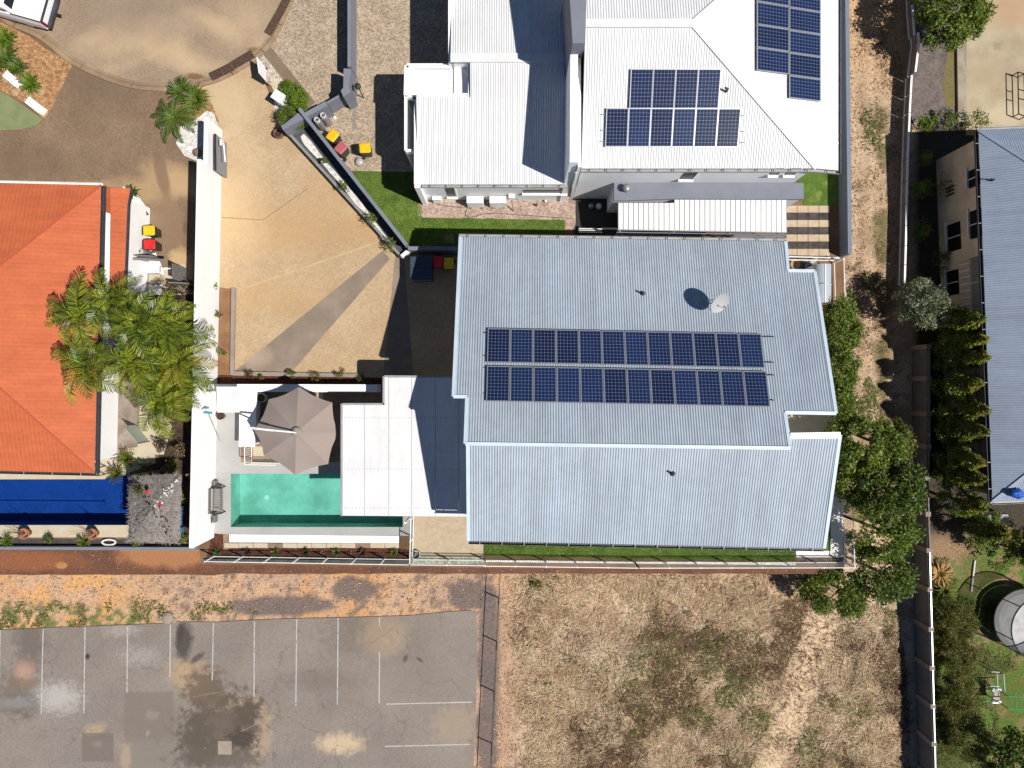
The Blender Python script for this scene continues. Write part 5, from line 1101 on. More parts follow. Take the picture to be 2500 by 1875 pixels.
m = MB(); trim(m, w1 + Vector((0, 0, .02)), P(314, 500, 2.52), .1, .1, .01); trim(m, P(314, 500, 2.52), w2 + Vector((0, 0, .02)), .1, .1, .01); m.build('edge_trim', GUTTER, wg)
m = MB(); m.prism([P(254, 470, 2.3), P(308, 480, 2.3), P(300, 735, 2.3), P(250, 735, 2.3)], 0, 2.28); m.build('wall', WHITE, wg)
sheet('paving', WHITE, [(300, 455), (330, 470), (362, 512), (366, 560), (372, 600), (395, 650), (395, 720), (300, 720)], .016)
m = MB(); m.prism([P(360, 672), P(388, 672), P(388, 698), P(340, 690)], 0, .06); tag(m.build('step', CREAM), kind='structure')
sheet('paving', CREAM, [(385, 650), (450, 645), (490, 720), (385, 720)], .014)
# bicycle frame lying by the wall
t = thing('bicycle_rack', 'dark metal hoop frame on the white paving beside the orange roof', 'rack', P(348, 515)); m = MB(); pp_ = [P(x, y, .35) for x, y in ((330, 502), (334, 512), (352, 524), (362, 524), (350, 508), (335, 500), (330, 502))]; m.path(pp_, .035); m.path([P(345, 510, .35), P(356, 518, .4), P(362, 530, .02)], .03); m.path([P(333, 508, .35), P(333, 508, .02)], .03); m.build('tube', Mat('dark_teal_metal', (.03, .05, .055), rough=.5), t)
# timber side gate and screens
t = thing('side_gate', 'weathered grey timber gate and screen across the side passage below the bins', 'gate', P(400, 640))
m = MB(); m.wall(P(322, 632), P(410, 638), .05, .05, 1.5); m.build('left_leaf', WOODG, t); m = MB(); m.wall(P(324, 632, 1.5), P(410, 636, 1.5), .12, 1.5, 1.55); m.build('top_rail', WOODG, t)
for i in range(8): a, b = P(456, 655), P(456, 692); q = a.lerp(b, (i + .5)/8); m = MB(); m.wall(Vector((q.x, q.y + .045, 0)), Vector((q.x, q.y - .045, 0)), .04, .05, 1.55); m.build('board', WOODG, t)
m = MB(); m.path([P(397, 672, 1.0), P(397, 657, 1.0), P(420, 655, 1.0)], .03); m.build('handle_rail', WHITE, t)
m = MB(); m.wall(P(440, 698), P(485, 700), .06, 0, 1.3); tag(m.build('timber_screen', WOODG), 'low grey timber screen beside the white boundary wall above the palms', 'screen')
m = MB(); m.box(P(388, 684), .6, .5, .5); tag(m.build('pale_crate', CREAM, bevel=.02), 'pale cream crate beside the timber side gate', 'crate')
# strip south of the palms
sheet('paving', WHITE, [(233, 925), (277, 925), (272, 1105), (230, 1110)], .016)
sheet('concrete_path', Mat('grey_concrete', S(176, 160, 146), S(140, 124, 110), sc=1.6, rough=.92, fine=.1), [(277, 930), (345, 930), (335, 1108), (272, 1105)], .012)
sheet('paving', CREAM, [(230, 1108), (375, 1085), (380, 1130), (300, 1160), (273, 1158), (230, 1155)], .02)
sheet('paving', CREAM, [(335, 930), (420, 1040), (400, 1110), (330, 1110)], .01)
t = thing('glass_pool_gate', 'pale green glass pool gate panel beside the grey concrete path', 'gate', P(350, 1080)); m = MB(); q = [P(331, 1034), P(364, 1050)]; m.wall(P(333, 1038), P(366, 1078), .02, .05, 1.2); m.build('glass', Mat('milky_green_glass', (.40, .50, .42), rough=.15), t); m = MB(); 
for q in ((333, 1038), (366, 1078)): m.box(P(*q), .05, .05, 1.25)
m.build('post', STEEL, t)
t = thing('folding_stool', 'green seated metal stool at the corner of the orange roof', 'stool', P(240, 1145)); q = P(234, 1150, .45); m = MB(); m.box((q.x, q.y, .45), .4, .5, .04); m.build('seat', Mat('green_canvas', (.02, .20, .12), rough=.7), t)
for sx_ in (-.2, .2):
    for sy_ in (-.22, .22): m = MB(); m.tube((q.x + sx_, q.y + sy_, .02), (q.x + sx_, q.y + sy_, .45), .018, 6); m.build('leg', DARK, t)
m = MB(); m.path([(q.x + .3, q.y - .22, .1), (q.x + .34, q.y - .2, .95), (q.x + .34, q.y + .2, .95), (q.x + .3, q.y + .22, .1)], .02); m.build('frame', WOODB, t)
m = MB(); m.lathe([(.12, 0), (.15, .26), (.12, .26)], P(279, 1112), 14); tag(m.build('blue_bucket', BLUEPL, smooth=True), 'small blue bucket on the cream paving above the blue pool', 'bucket')
# pool copings and the planting ledge
sheet('pool_coping', CREAM, [(-500, 1150), (270, 1150), (273, 1156), (256, 1170), (-500, 1171)], .014)
sheet('pool_coping', CREAM, [(-500, 1282), (320, 1282), (320, 1312), (-500, 1312)], .014)
m = MB(); m.prism([P(x, y) for x, y in ((-500, 1312), (470, 1318), (470, 1330), (-500, 1330))], -.02, .008); tag(m.build('planting_ledge', Mat('dark_ledge', (.055, .05, .05), (.08, .07, .065), sc=3, rough=.95)), kind='structure')
m = MB(); m.wall(P(-500, 1333), P(486, 1336), .16, 0, .35); tag(m.build('ledge_wall', SLATE), 'low dark wall along the top of the red bank below the blue pool', 'wall')
for k, (x, y, lab) in enumerate(((62, 1302, 'tipped terracotta pot at the left below the blue pool'), (228, 1303, 'tipped terracotta pot below the right half of the blue pool'))):
    p = P(x, y, .3); t = thing('terracotta_pot', lab, 'pot', Vector((p.x, p.y, .014)), 'terracotta pots'); m = MB(); m.lathe([(.16, 0), (.27, .36), (.30, .40), (.30, .45), (.25, .45), (.2, .2)], (p.x, p.y, .014), 22); m.build('body', TERRAC, t, True); m = MB(); g = random.Random(k)
    for i in range(14): a = g.uniform(0, 6.3); b_ = Vector((p.x, p.y, .3)); e_ = b_ + Vector((math.cos(a)*.45 - .35, math.sin(a)*.4 + .15, .55 + g.uniform(0, .3))); m.tube(b_, e_, .012, 4, .006)
    m.build('bare_stems', BARK, t)
for k, (x, y, r, lab, mt) in enumerate(((20, 1318, .5, 'grassy green clump at the far left of the dark ledge below the blue pool', LF_MID), (128, 1312, .42, 'round dark leafed shrub on the dark ledge below the blue pool', LF_DARK), (208, 1322, .5, 'pale spiky grass clump hanging over the red bank', LF_YEL))):
    if k == 1: shrub('shrub', lab, 'shrub', P(x, y), r, .5, mt, 260, .10, 201)
    else: blade_clump('grass_clump', lab, 'plant', P(x, y), r, .35, mt, 70, .035, 200 + k)
t = thing('white_ring', 'white painted tyre ring lying on the dark ledge beside the thatched hut', 'ring', P(270, 1321)); m = MB(); c = P(270, 1322); m.path([c + Vector((.36*math.cos(a*.35), .14*math.sin(a*.35), .16)) for a in range(19)], .05, 8); m.build('ring', OFFWHITE, t)
# thatched hut
hut = thing('thatched_hut', 'square grey thatched hut with a ragged hipped roof beside the blue pool', 'hut', P(378, 1240))
cr = [P(318, 1162, 2.2), P(441, 1160, 2.2), P(437, 1326, 2.2), P(311, 1322, 2.2)]; ap = P(378, 1240, 3.1); g = random.Random(5)
for i in range(4):
    a, b = cr[i], cr[(i+1) % 4]; m = MB(); vs = []; fs = []; K, Wd = 7, 12
    for r_ in range(K + 1):
        for q in range(Wd + 1):
            e = a.lerp(b, q/Wd); p = ap.lerp(e, .03 + .97*r_/K + (g.uniform(-.02, .05) if r_ == K else 0)); p = p + Vector((g.uniform(-.02, .02), g.uniform(-.02, .02), g.uniform(-.035, .035) - (.03*(r_ % 2)))); vs.append(p)
    for r_ in range(K):
        for q in range(Wd): fs.append((r_*(Wd+1)+q, r_*(Wd+1)+q+1, (r_+1)*(Wd+1)+q+1, (r_+1)*(Wd+1)+q)[::-1])
    m.add(vs, fs); m.build('thatch_face', THATCH, hut)
m = MB()
for i in range(4):
    a, b = cr[i], cr[(i+1) % 4]; d = ((a + b)/2 - ap)
    for k in range(700):
        t1 = g.random(); t2 = g.uniform(.08, 1.02); e = a.lerp(b, t1); p = ap.lerp(e, t2) + Vector((0, 0, .03)); dr = (e - ap).normalized(); ln = g.uniform(.12, .3); s_ = dr.cross(Vector((0, 0, 1)))*.011; j = Vector((g.uniform(-.05, .05), g.uniform(-.05, .05), g.uniform(0, .05))); m.add([p - s_, p + s_, p + dr*ln + j], [(0, 1, 2)])
m.build('straw', Mat('straw_strands', (.40, .36, .32), (.24, .21, .19), sc=4, rough=.95, island=.4), hut)['kind'] = 'stuff'
for i in range(4):
    m = MB(); a, b = ap, cr[i]; 
    for k in range(34):
        p = a.lerp(b, g.uniform(.05, .98)) + Vector((g.uniform(-.2, .2), g.uniform(-.2, .2), .06)); s_ = g.uniform(.015, .05); an = g.uniform(0, 3); m.box(p, s_, s_*3.2, .02, an)
    m.build('ridge_scraps', (DARK, OFFWHITE, DARK, WOODG)[i], hut)['kind'] = 'stuff'
for c in cr: m = MB(); m.tube(Vector((c.x*.985 - .2*0, c.y, 0.01)), Vector((c.x*.985, c.y, 2.1)), .06, 8); m.build('post', WOODB, hut)
for k, (x, y) in enumerate(((361, 1200), (391, 1233))): m = MB(); p = P(x, y, 2.95); m.lathe([(.05, 0), (.11, .04), (.07, .08)], p, 7); tag(m.build('flower', RED), ('upper', 'lower')[k] + ' crimson flower lying on the grey thatched roof', 'flower')
shrub('creeper', 'green creeper trailing over the top of the thatched roof', 'creeper', P(342, 1192, 2.6), .5, .4, LF_OLIVE, 170, .11, 210)
m = MB(); m.box(P(441, 1270), .45, 1.6, .5); tag(m.build('blue_tarp', Mat('blue_tarp_cloth', (.10, .22, .36), (.07, .16, .27), sc=5, rough=.6), bevel=.12), 'blue tarpaulin bundle between the thatched hut and the white wall', 'tarpaulin')
SOILB = Mat('leaf_litter', S(96, 76, 58), S(62, 48, 38), sc=3, rough=.95, fine=.3, fsc=8)
sheet('garden_bed', SOILB, [(340, 690), (470, 690), (520, 720), (520, 1320), (320, 1320), (320, 1160), (380, 1130), (420, 1040), (345, 930), (300, 930), (300, 720)], .006)

# ------------------------------------------------------------------ palms left of the white wall
FR = [frond_mesh('frond_a', 2.0, 24, .66, LF_PALM.m, .42, .8, .062, .9, 1), frond_mesh('frond_b', 1.75, 21, .6, LF_PALM.m, .36, .75, .06, .7, 2), frond_mesh('frond_c', 2.2, 25, .68, LF_PALM.m, .5, .85, .066, 1.0, 3)]
FRY = [frond_mesh('frond_yellow', 2.1, 23, .6, LF_PALMY.m, .36, .7, .06, .7, 4)]
PT = Mat('palm_trunk', (.24, .21, .17), (.16, .14, .11), sc=7, rough=.9, streak=(1, 1, 6))
for i, (x, y, h, nf, ms, lab, ln) in enumerate((
    (205, 770, 4.6, 13, FR, 'large green palm leaning furthest over the big orange roof', (-.5, .2)),
    (275, 735, 4.4, 11, FR, 'green palm at the top of the palm clump between the two orange roofs', (-.2, .4)),
    (345, 790, 5.0, 14, FR, 'tallest green palm in the middle of the clump by the white wall', (0, .1)),
    (412, 795, 4.3, 13, FR, 'green palm of the clump pressing against the white wall', (.2, .2)),
    (210, 890, 4.0, 12, FR + FRY, 'palm with yellowing fronds over the lower edge of the palm clump', (-.5, -.2)),
    (330, 880, 4.6, 13, FR, 'green palm with long fronds in the lower half of the clump', (0, -.1)),
    (440, 885, 3.8, 11, FRY + FR[:1], 'golden yellow palm reaching across the white wall', (.35, -.1)),
    (428, 945, 3.2, 11, FR + FRY, 'mixed green and yellow palm trailing down beside the pool yard wall', (.2, -.2)),
    (400, 985, 3.4, 12, FR, 'green palm standing apart below the clump beside the grey path', (.1, -.2)))):
    c = P(x, y, h); b = Vector((c.x - ln[0], c.y - ln[1], 0)); palm('palm_tree', lab, 'palm tree', b, h, ms, nf, 300 + i, None, 'palms by the white wall', (-.55, .75), 1.0, .1, PT, ln)
for i, (x, y, r, h, mt, lab) in enumerate(((405, 1085, .6, .9, LF_BRON, 'bronze leafed shrub below the lower palm'), (450, 1095, .55, 1.0, LF_DRY, 'brown withered shrub against the white wall above the hut'), (360, 1140, .55, .7, LF_MID, 'green shrub between the cream paving and the thatched hut'), (430, 1140, .5, .8, LF_OLIVE, 'olive shrub above the right corner of the thatched hut'), (395, 1040, .3, .5, LF_YEL, 'yellow flowering shrub beside the green glass gate'), (455, 1210, .35, .8, LF_YEL, 'yellow green shrub squeezed between hut and white wall'), (455, 1310, .4, .5, LF_MID, 'green shrub at the lower right corner of the thatched hut'), (340, 1328, .3, .3, LF_HEDGE, 'bright green creeper under the lower edge of the thatched hut'), (470, 700, .55, .8, LF_DRY, 'dry brown shrub beside the low timber screen'), (430, 700, .5, .6, LF_DRY, 'withered shrub below the timber side gate'))):
    shrub('shrub', lab, 'shrub', P(x, y), r, h, mt, 320, .12, 330 + i, 'shrubs by the white wall', 12)
for i, (x, y, r, lab) in enumerate(((320, 1118, .62, 'spiky yucca on the cream paving above the blue pool'), (294, 1155, .58, 'spiky yucca leaning over the corner of the blue pool'))): blade_clump('yucca', lab, 'yucca', P(x, y), r, .8, LF_YEL if i == 0 else LF_OLIVE, 60, .05, 350 + i)
blade_clump('yucca', 'small spiky plant at the top right corner of the narrow orange roof', 'yucca', P(335, 473), .45, .7, LF_CYC, 50, .05, 355)

# ------------------------------------------------------------------ front gardens at the top left
sheet('garden_bed', CHIPS, [(-60, 30), (20, 62), (70, 88), (110, 118), (178, 155), (150, 215), (122, 270), (108, 292), (60, 250), (-60, 190)], .016)
sheet('lawn', TURF, [(-400, 205), (0, 222), (40, 245), (105, 292), (88, 306), (50, 316), (0, 318), (-400, 325)], .02)
CYC = [frond_mesh('cycad_frond_a', 1.35, 26, .34, LF_CYC.m, .3, .6, .034, .6, 7), frond_mesh('cycad_frond_b', 1.15, 24, .3, LF_CYC.m, .35, .7, .034, .6, 8)]
for i, (x, y, r, mt, lab, n) in enumerate(((22, 100, .72, LF_HEDGE, 'light green spiky clump at the top of the wood chip bed', 80), (25, 145, .9, LF_CYC, 'large dark green spiky clump in the middle of the wood chip bed', 110), (55, 170, .62, LF_CYC, 'spiky green clump beside the upper white block in the wood chip bed', 70), (82, 210, .68, LF_HEDGE, 'spiky green clump above the lower white block', 80), (-8, 195, .5, LF_MID, 'green clump at the left edge above the artificial turf', 60), (5, 165, .5, LF_DARK, 'small dark clump at the left edge of the wood chip bed', 60))):
    blade_clump('agave_clump', lab, 'plant', P(x, y), r, .55, mt, n, .06, 400 + i, 'spiky plants in the wood chip bed')
for k, (a, b, lab) in enumerate((((24, 186), (54, 212), 'upper white rendered block wall in the wood chip bed'), ((78, 250), (112, 276), 'lower white rendered block wall at the tip of the artificial turf'))):
    m = MB(); m.wall(P(*a), P(*b), .4, 0, .4); tag(m.build('block_wall', WHITE, bevel=.02), lab, 'wall', 'white blocks in the front garden')
for k, (x, y, s_) in enumerate(((15, 195, .22), (38, 226, .24), (66, 222, .2), (72, 236, .18), (102, 226, .2), (50, 218, .16), (64, 245, .16))):
    m = MB(); m.lathe([(s_, 0), (s_*1.05, s_*.4), (s_*.6, s_*.8), (.02, s_*.9)], P(x, y), 8); o = m.build('sandstone_rock', Mat('sandstone%d' % k, (.50, .33, .17), (.38, .25, .14), sc=5, rough=.9)); tag(o, '{} orange sandstone rock from the left in the front garden edging'.format(ORD[k]), 'rock', 'sandstone edging rocks'); o.rotation_euler.z = k*1.3
sheet('garden_bed', CHIPS, [(470, 212), (497, 218), (520, 260), (536, 300), (520, 290), (470, 290), (440, 260), (430, 225)], .016)
sheet('gravel_strip', PEBW, [(505, 270), (522, 276), (540, 330), (544, 350), (492, 398), (450, 380), (430, 350), (440, 310), (480, 290)], .018)
palm('cycad', 'large green cycad over the white pebble bed beside the brown driveway', 'cycad', P(436, 296), .5, CYC, 18, 410, None, None, (-.15, .55), 1.05, .16)
blade_clump('agave_clump', 'dark green spiky clump beside the kerb above the cycad', 'plant', P(450, 228), .85, .6, LF_CYC, 140, .05, 411)
blade_clump('agave_clump', 'bushy green clump on the right above the cycad', 'plant', P(484, 250), .95, .6, LF_MID, 160, .045, 412)
m = MB(); m.lathe([(.2, 0), (.24, .15), (.12, .3)], P(484, 374), 9); tag(m.build('sandstone_rock', Mat('brown_rock', (.25, .19, .13), (.18, .13, .09), sc=5)), 'brown rock in the white pebble bed against the white wall', 'rock')
# hedge: two clipped parts
hd = thing('hedge', 'bright green clipped oval hedge beside the grey footpath', 'hedge', P(715, 245)); C, E, _ = clumps(P(718, 240, .5), (.62, .95, .42), 60, 90, .2, 420, fill=.7); 
rotm = np.array(Matrix.Rotation(math.radians(35), 3, 'Z')); cc_ = np.array(P(718, 240, .5)); C = (C - cc_) @ rotm.T + cc_; leafmesh('foliage', LF_HEDGE, hd, C, .08, .6, .8, 421, out=E*.7); m = MB(); m.tube(P(718, 240), P(718, 240) + Vector((0, 0, .5)), .05); m.build('stem', BARK, hd)
hd = thing('hedge', 'darker round clipped bush above the brown pot', 'hedge', P(715, 290)); C, E, _ = clumps(P(716, 290, .6), (.78, .62, .5), 60, 90, .22, 423, fill=.65); leafmesh('foliage', LF_MID, hd, C, .085, .6, .7, 424, out=E*.6); m = MB(); m.tube(P(716, 290), P(716, 290) + Vector((0, 0, .5)), .05); m.build('stem', BARK, hd)

# ------------------------------------------------------------------ parked utility vehicle
fw = Vector((-.962, .27, 0)).normalized(); ly_ = Vector((-fw.y, fw.x, 0)); cor = P(106, 62, .9); cor.z = 0; org = cor - ly_*.9
ute = thing('parked_ute', 'white utility vehicle with a covered tray parked at the top left kerb', 'vehicle', (0, 0, 0))
def loft(secs, mat, name, par, smooth=True, bev=0.):
    m = MB(); k = len(secs[0]); vs = [v for s_ in secs for v in s_]; fs = []
    for i in range(len(secs) - 1):
        for j in range(k): fs.append((i*k + j, i*k + (j+1) % k, (i+1)*k + (j+1) % k, (i+1)*k + j))
    fs += [tuple(reversed(range(k))), tuple(range((len(secs) - 1)*k, len(secs)*k))]; m.add(vs, fs); return m.build(name, mat, par, False, bev)
def sec(x, w, z0, z1, tw): return [(x, -w, z0), (x, w, z0), (x, w*1.0, (z0 + z1)*.55), (x, tw, z1), (x, -tw, z1), (x, -w, (z0 + z1)*.55)]
loft([sec(.03, .84, .42, .98, .80), sec(.12, .90, .38, 1.02, .84), sec(1.0, .92, .36, 1.03, .85), sec(3.6, .92, .36, 1.03, .86), sec(4.6, .91, .36, 1.0, .82), sec(5.05, .84, .4, .9, .72), sec(5.2, .74, .45, .8, .62)], CARW, 'body', ute, bev=.03)
loft([sec(1.62, .80, 1.0, 1.0, .80), sec(1.72, .80, 1.0, 1.66, .62), sec(2.2, .80, 1.0, 1.76, .66), sec(3.1, .80, 1.0, 1.74, .66), sec(3.95, .80, 1.0, 1.0, .78)], CARW, 'cab', ute, bev=.03)
m = MB()
for s_ in (-1, 1): m.add([(1.85, s_*.79, 1.12), (3.4, s_*.79, 1.12), (3.0, s_*.70, 1.62), (1.95, s_*.70, 1.62)], [(0, 1, 2, 3)])
m.add([(3.25, -.6, 1.70), (3.25, .6, 1.70), (3.95, .72, 1.05), (3.95, -.72, 1.05)], [(0, 1, 2, 3)]); m.add([(1.60, -.6, 1.12), (1.60, .6, 1.12), (1.69, .55, 1.6), (1.69, -.55, 1.6)], [(0, 1, 2, 3)])
for i in range(len(m.v)): m.v[i] = m.v[i] + Vector((0, math.copysign(.03, m.v[i].y), .02))
m.build('window', GLASSD, ute)
m = MB(); m.box((.88, 0, 1.035), 1.52, 1.62, .035); m.build('tray_cover', WHITE, ute, bevel=.015)
for s_ in (-1, 1): m = MB(); m.box((.88, s_*.83, 1.03), 1.6, .05, .055); m.build('side_rail', DARK, ute)
m = MB(); m.box((.06, 0, 1.0), .1, 1.66, .05); m.build('tailgate_cap', GUTTER, ute)
m = MB(); m.box((-.04, 0, .42), .2, 1.7, .2); m.build('bumper', GUTTER, ute, bevel=.04)
for s_ in (-1, 1): m = MB(); m.box((.05, s_*.80, .62), .12, .14, .36); m.build('tail_light', LIGHTR, ute, bevel=.02)
m = MB(); m.box((-.22, 0, .36), .3, .09, .09); m.tube((-.33, 0, .42), (-.33, 0, .52), .03, 8); m.build('tow_bar', DARK, ute)
for x in (1.15, 4.25):
    for s_ in (-1, 1):
        m = MB(); m.tube((x, s_*.66, .37), (x, s_*.9, .37), .37, 22); w_o = m.build('wheel', TYRE, ute); m = MB(); m.tube((x, s_*.88, .37), (x, s_*.915, .37), .23, 16); m.build('rim', ALU, w_o)
for s_ in (-1, 1): m = MB(); m.box((3.5, s_*1.0, 1.1), .12, .2, .15); m.build('mirror', DARK, ute, bevel=.03)
ute.location = (org.x, org.y, .006); ute.rotation_euler.z = math.atan2(fw.y, fw.x)
# ------------------------------------------------------------------ right hand neighbour
nh = thing('grey_roofed_house', 'two storey house with cream walls and a grey hipped roof at the right edge', 'house', P(2400, 780, LOW))
zq = 1.9; NW = P(2389, 317, zq); SW = P(2423, 1226, zq); hv = (NW.y - SW.y)/2; e_ = (NW - SW).normalized(); ins = Vector((e_.y, -e_.x, 0)); sq = .38
rA = NW - e_*hv + ins*hv + Vector((0, 0, hv*sq)); fr2 = ins*16
mb = MB(); corr(mb, [SW, NW, rA], e_, .12, .006); mb.build('west_roof', GROOF, nh)
mb = MB(); corr(mb, [NW, NW + fr2, rA + fr2 - ins*hv, rA], ins, .12, .008); mb.build('north_roof', GROOF, nh)
mb = MB(); corr(mb, [SW, SW + fr2, rA + fr2 - ins*hv, rA], ins, .12, .008); mb.build('south_roof', GROOF, nh)
for a in (NW, SW): m = MB(); trim(m, a, rA, .2, .02, .03); m.build('hip_capping', GROOF, nh)
gutter(nh, SW, NW, -ins, GUTTER, GUTPALE, 14, .14); gutter(nh, NW, NW + fr2, e_, GUTPALE, GUTTER, 0, .12); gutter(nh, SW, SW + fr2, -e_, GUTPALE, GUTTER, 0, .12)
wA, wB = NW + ins*.22 - e_*.3, SW + ins*.22 + e_*.3
m = MB(); m.prism([wA, wB, wB + fr2, wA + fr2], LOW, zq - .12); m.build('wall', CREAMW, nh)
def wallp(py_, z, off=0.):      # point of the west wall at a picture row and a height
    a, b = Vector((wA.x, wA.y, 0)), Vector((wB.x, wB.y, 0)); y = (937.5 - py_)/F*(H - z); t_ = (a.y - y)/(a.y - b.y); p = a.lerp(b, t_); p.z = z; return p - ins*off
def wbox(y0, y1, z0, z1, mat, name, off=.03, par=None):
    a, b = wallp(y0, (z0 + z1)/2), wallp(y1, (z0 + z1)/2); m = MB(); m.wall(a - ins*off*.5, b - ins*off*.5, off, z0, z1); return m.build(name, mat, par or nh)
GREYB = Mat('grey_cladding', (.24, .235, .225), (.20, .195, .19), sc=2, rough=.8)
for y0, y1, z0, z1 in ((412, 455, .7, 1.6), (512, 580, .7, 1.6), (545, 612, -1.2, -.1), (660, 720, -1.4, -.4)):
    w = link(bpy.data.objects.new('window', None)); w.parent = nh; wbox(y0, y1, z0, z1, GLASSD, 'pane', .02, w); wbox(y0 - 2, y1 + 2, z0 - .08, z0, OFFWHITE, 'sill', .12, w); wbox((y0 + y1)/2 - 1, (y0 + y1)/2 + 1, z0, z1, OFFWHITE, 'mullion', .05, w)
for k in range(14): wbox(634 + k*8.2, 639 + k*8.2, -.3, .55, OFFWHITE if k % 2 else CREAMW, 'louvre_blade', .05)
for k in range(9): wbox(625 + k*64, 685 + k*64, .65, 1.75, GREYB, 'cladding_panel', .04)
for k in range(3): wbox(455 + k*9, 459 + k*9, -1.2, -.5, DARK, 'vent_slot', .03)
m = MB(); c = P(2482, 1205, 2.3); m.lathe([(.2, -.1), (.40, .0), (.33, .12), (.18, .17), (.03, .18)], c, 11)
for i_ in range(len(m.v)): d_ = m.v[i_] - c; m.v[i_] = c + Vector((d_.x*R.uniform(.7, 1.25) - .1*abs(d_.y), d_.y*R.uniform(.5, .85), d_.z*R.uniform(.7, 1.3)))
m.add([], []); tag(m.build('blue_tarp', BLUEPL, smooth=True), 'bright blue bundled tarp on the corner of the grey hipped roof', 'tarpaulin')
p = PL(2420, 441, NW, plane3(SW, NW, rA)[1]); m = MB(); m.tube(p, p + Vector((0, 0, .22)), .05, 8); m.tube(p + Vector((0, 0, .2)), p + Vector((-.2, .02, .24)), .035, 6); m.build('vent_pipe', DARK, nh)
m = MB(); m.prism([P(2411, 1256, LOW + .9), P(2463, 1256, LOW + .9), P(2463, 1280, LOW + .9), P(2411, 1280, LOW + .9)], LOW, LOW + .9); tag(m.build('storage_chest', Mat('pale_chest', (.42, .44, .48), rough=.6), bevel=.03), 'pale rectangular chest in the shade below the grey hipped roof', 'chest')
# slab, kerb and gravel at the top right
SLAB = Mat('yard_slab', S(206, 190, 160), S(186, 168, 138), sc=.8, rough=.92, fine=.07, fsc=10)
SLAB.blob(2400, 180, 60, 40, S(170, 150, 120), .5, z=LOW, soft=1.2).blob(2470, 30, 70, 40, S(186, 150, 116), .7, z=LOW, soft=1.).blob(2434, 113, 9, 9, S(160, 140, 118), .8, z=LOW, soft=.2, wob=.1, box=True).blob(2440, 280, 60, 30, S(214, 200, 170), .5, z=LOW, soft=1.).end()
sheet('yard_slab', SLAB, [(2360, -120), (2700, -120), (2700, 330), (2358, 330)], LOW + .012)
sheet('gravel_strip', Mat('mauve_gravel', S(136, 124, 118), S(112, 100, 96), sc=2, rough=.95).grit(.25, 14).end(), [(2225, 60), (2325, 60), (2325, 300), (2215, 300)], LOW + .008)
sheet('grass_strip', Mat('patchy_grass', S(132, 126, 66), S(130, 114, 84), sc=3, rough=.95, fine=.25, fsc=14), [(2318, 110), (2336, 100), (2336, 260), (2310, 260), (2300, 200)], LOW + .012)
m = MB(); m.wall(P(2338, 60, LOW), P(2342, 300, LOW), .3, LOW, LOW + .16); m.wall(P(2351, 60, LOW), P(2354, 310, LOW), .2, LOW, LOW + .06); tag(m.build('kerb', CONC), kind='structure')
t = thing('metal_frame', 'black metal frame standing on the pale yard slab at the right edge', 'frame', P(2490, 230, LOW)); m = MB(); 
for a, b in (((2485, 176), (2487, 278)), ((2500, 180), (2503, 284)), ((2485, 176), (2500, 180)), ((2487, 278), (2503, 284)), ((2486, 218), (2501, 222)), ((2486, 240), (2501, 244))): m.tube(P(*a, LOW + .5), P(*b, LOW + .5), .03, 6)
for q in ((2485, 176), (2500, 180), (2487, 278), (2503, 284)): a = P(*q, LOW + .5); m.tube(Vector((a.x, a.y, LOW + .01)), a, .03, 6)
m.build('tube', DARK, t)
# pale sheet fence on the lane's right side (upper half)
t = thing('sheet_fence', 'grey sheet fence with bright white rails along the top of the lane', 'fence', P(2205, 400, LOW)); SHG = Mat('grey_sheet_steel', (.23, .23, .24), (.19, .19, .2), sc=2, rough=.6)
fpz = [(2204, -60), (2207, 40), (2212, 105), (2214, 125), (2205, 200), (2200, 290), (2196, 400), (2192, 560), (2188, 700), (2184, 775)]
for i, (a, b) in enumerate(zip(fpz[:-1], fpz[1:])):
    k = max(1, round((b[1] - a[1])/55)); hh = 1.15 if 60 < a[1] < 190 else .8
    for j in range(k):
        q0 = P(a[0] + (b[0] - a[0])*j/k, a[1] + (b[1] - a[1])*j/k, LOW); q1 = P(a[0] + (b[0] - a[0])*(j + 1)/k - .0, a[1] + (b[1] - a[1])*(j + 1)/k - 1.5, LOW)
        if a[1] < 680:
            m = MB(); m.wall(q0, q1, .04, LOW, LOW + hh); m.build('panel', SHG, t); m = MB(); m.wall(q0, q1, .10, LOW + hh, LOW + hh + .05); m.build('top_rail', WHITE, t); m = MB(); m.wall(q0 - Vector((.05, 0, 0)), q1 - Vector((.05, 0, 0)), .05, LOW + hh*.45, LOW + hh*.45 + .06); m.build('mid_rail', WHITE, t)
        else: m = MB(); m.wall(q0, q1, .06, LOW, LOW + hh); m.build('panel', WOODG, t)
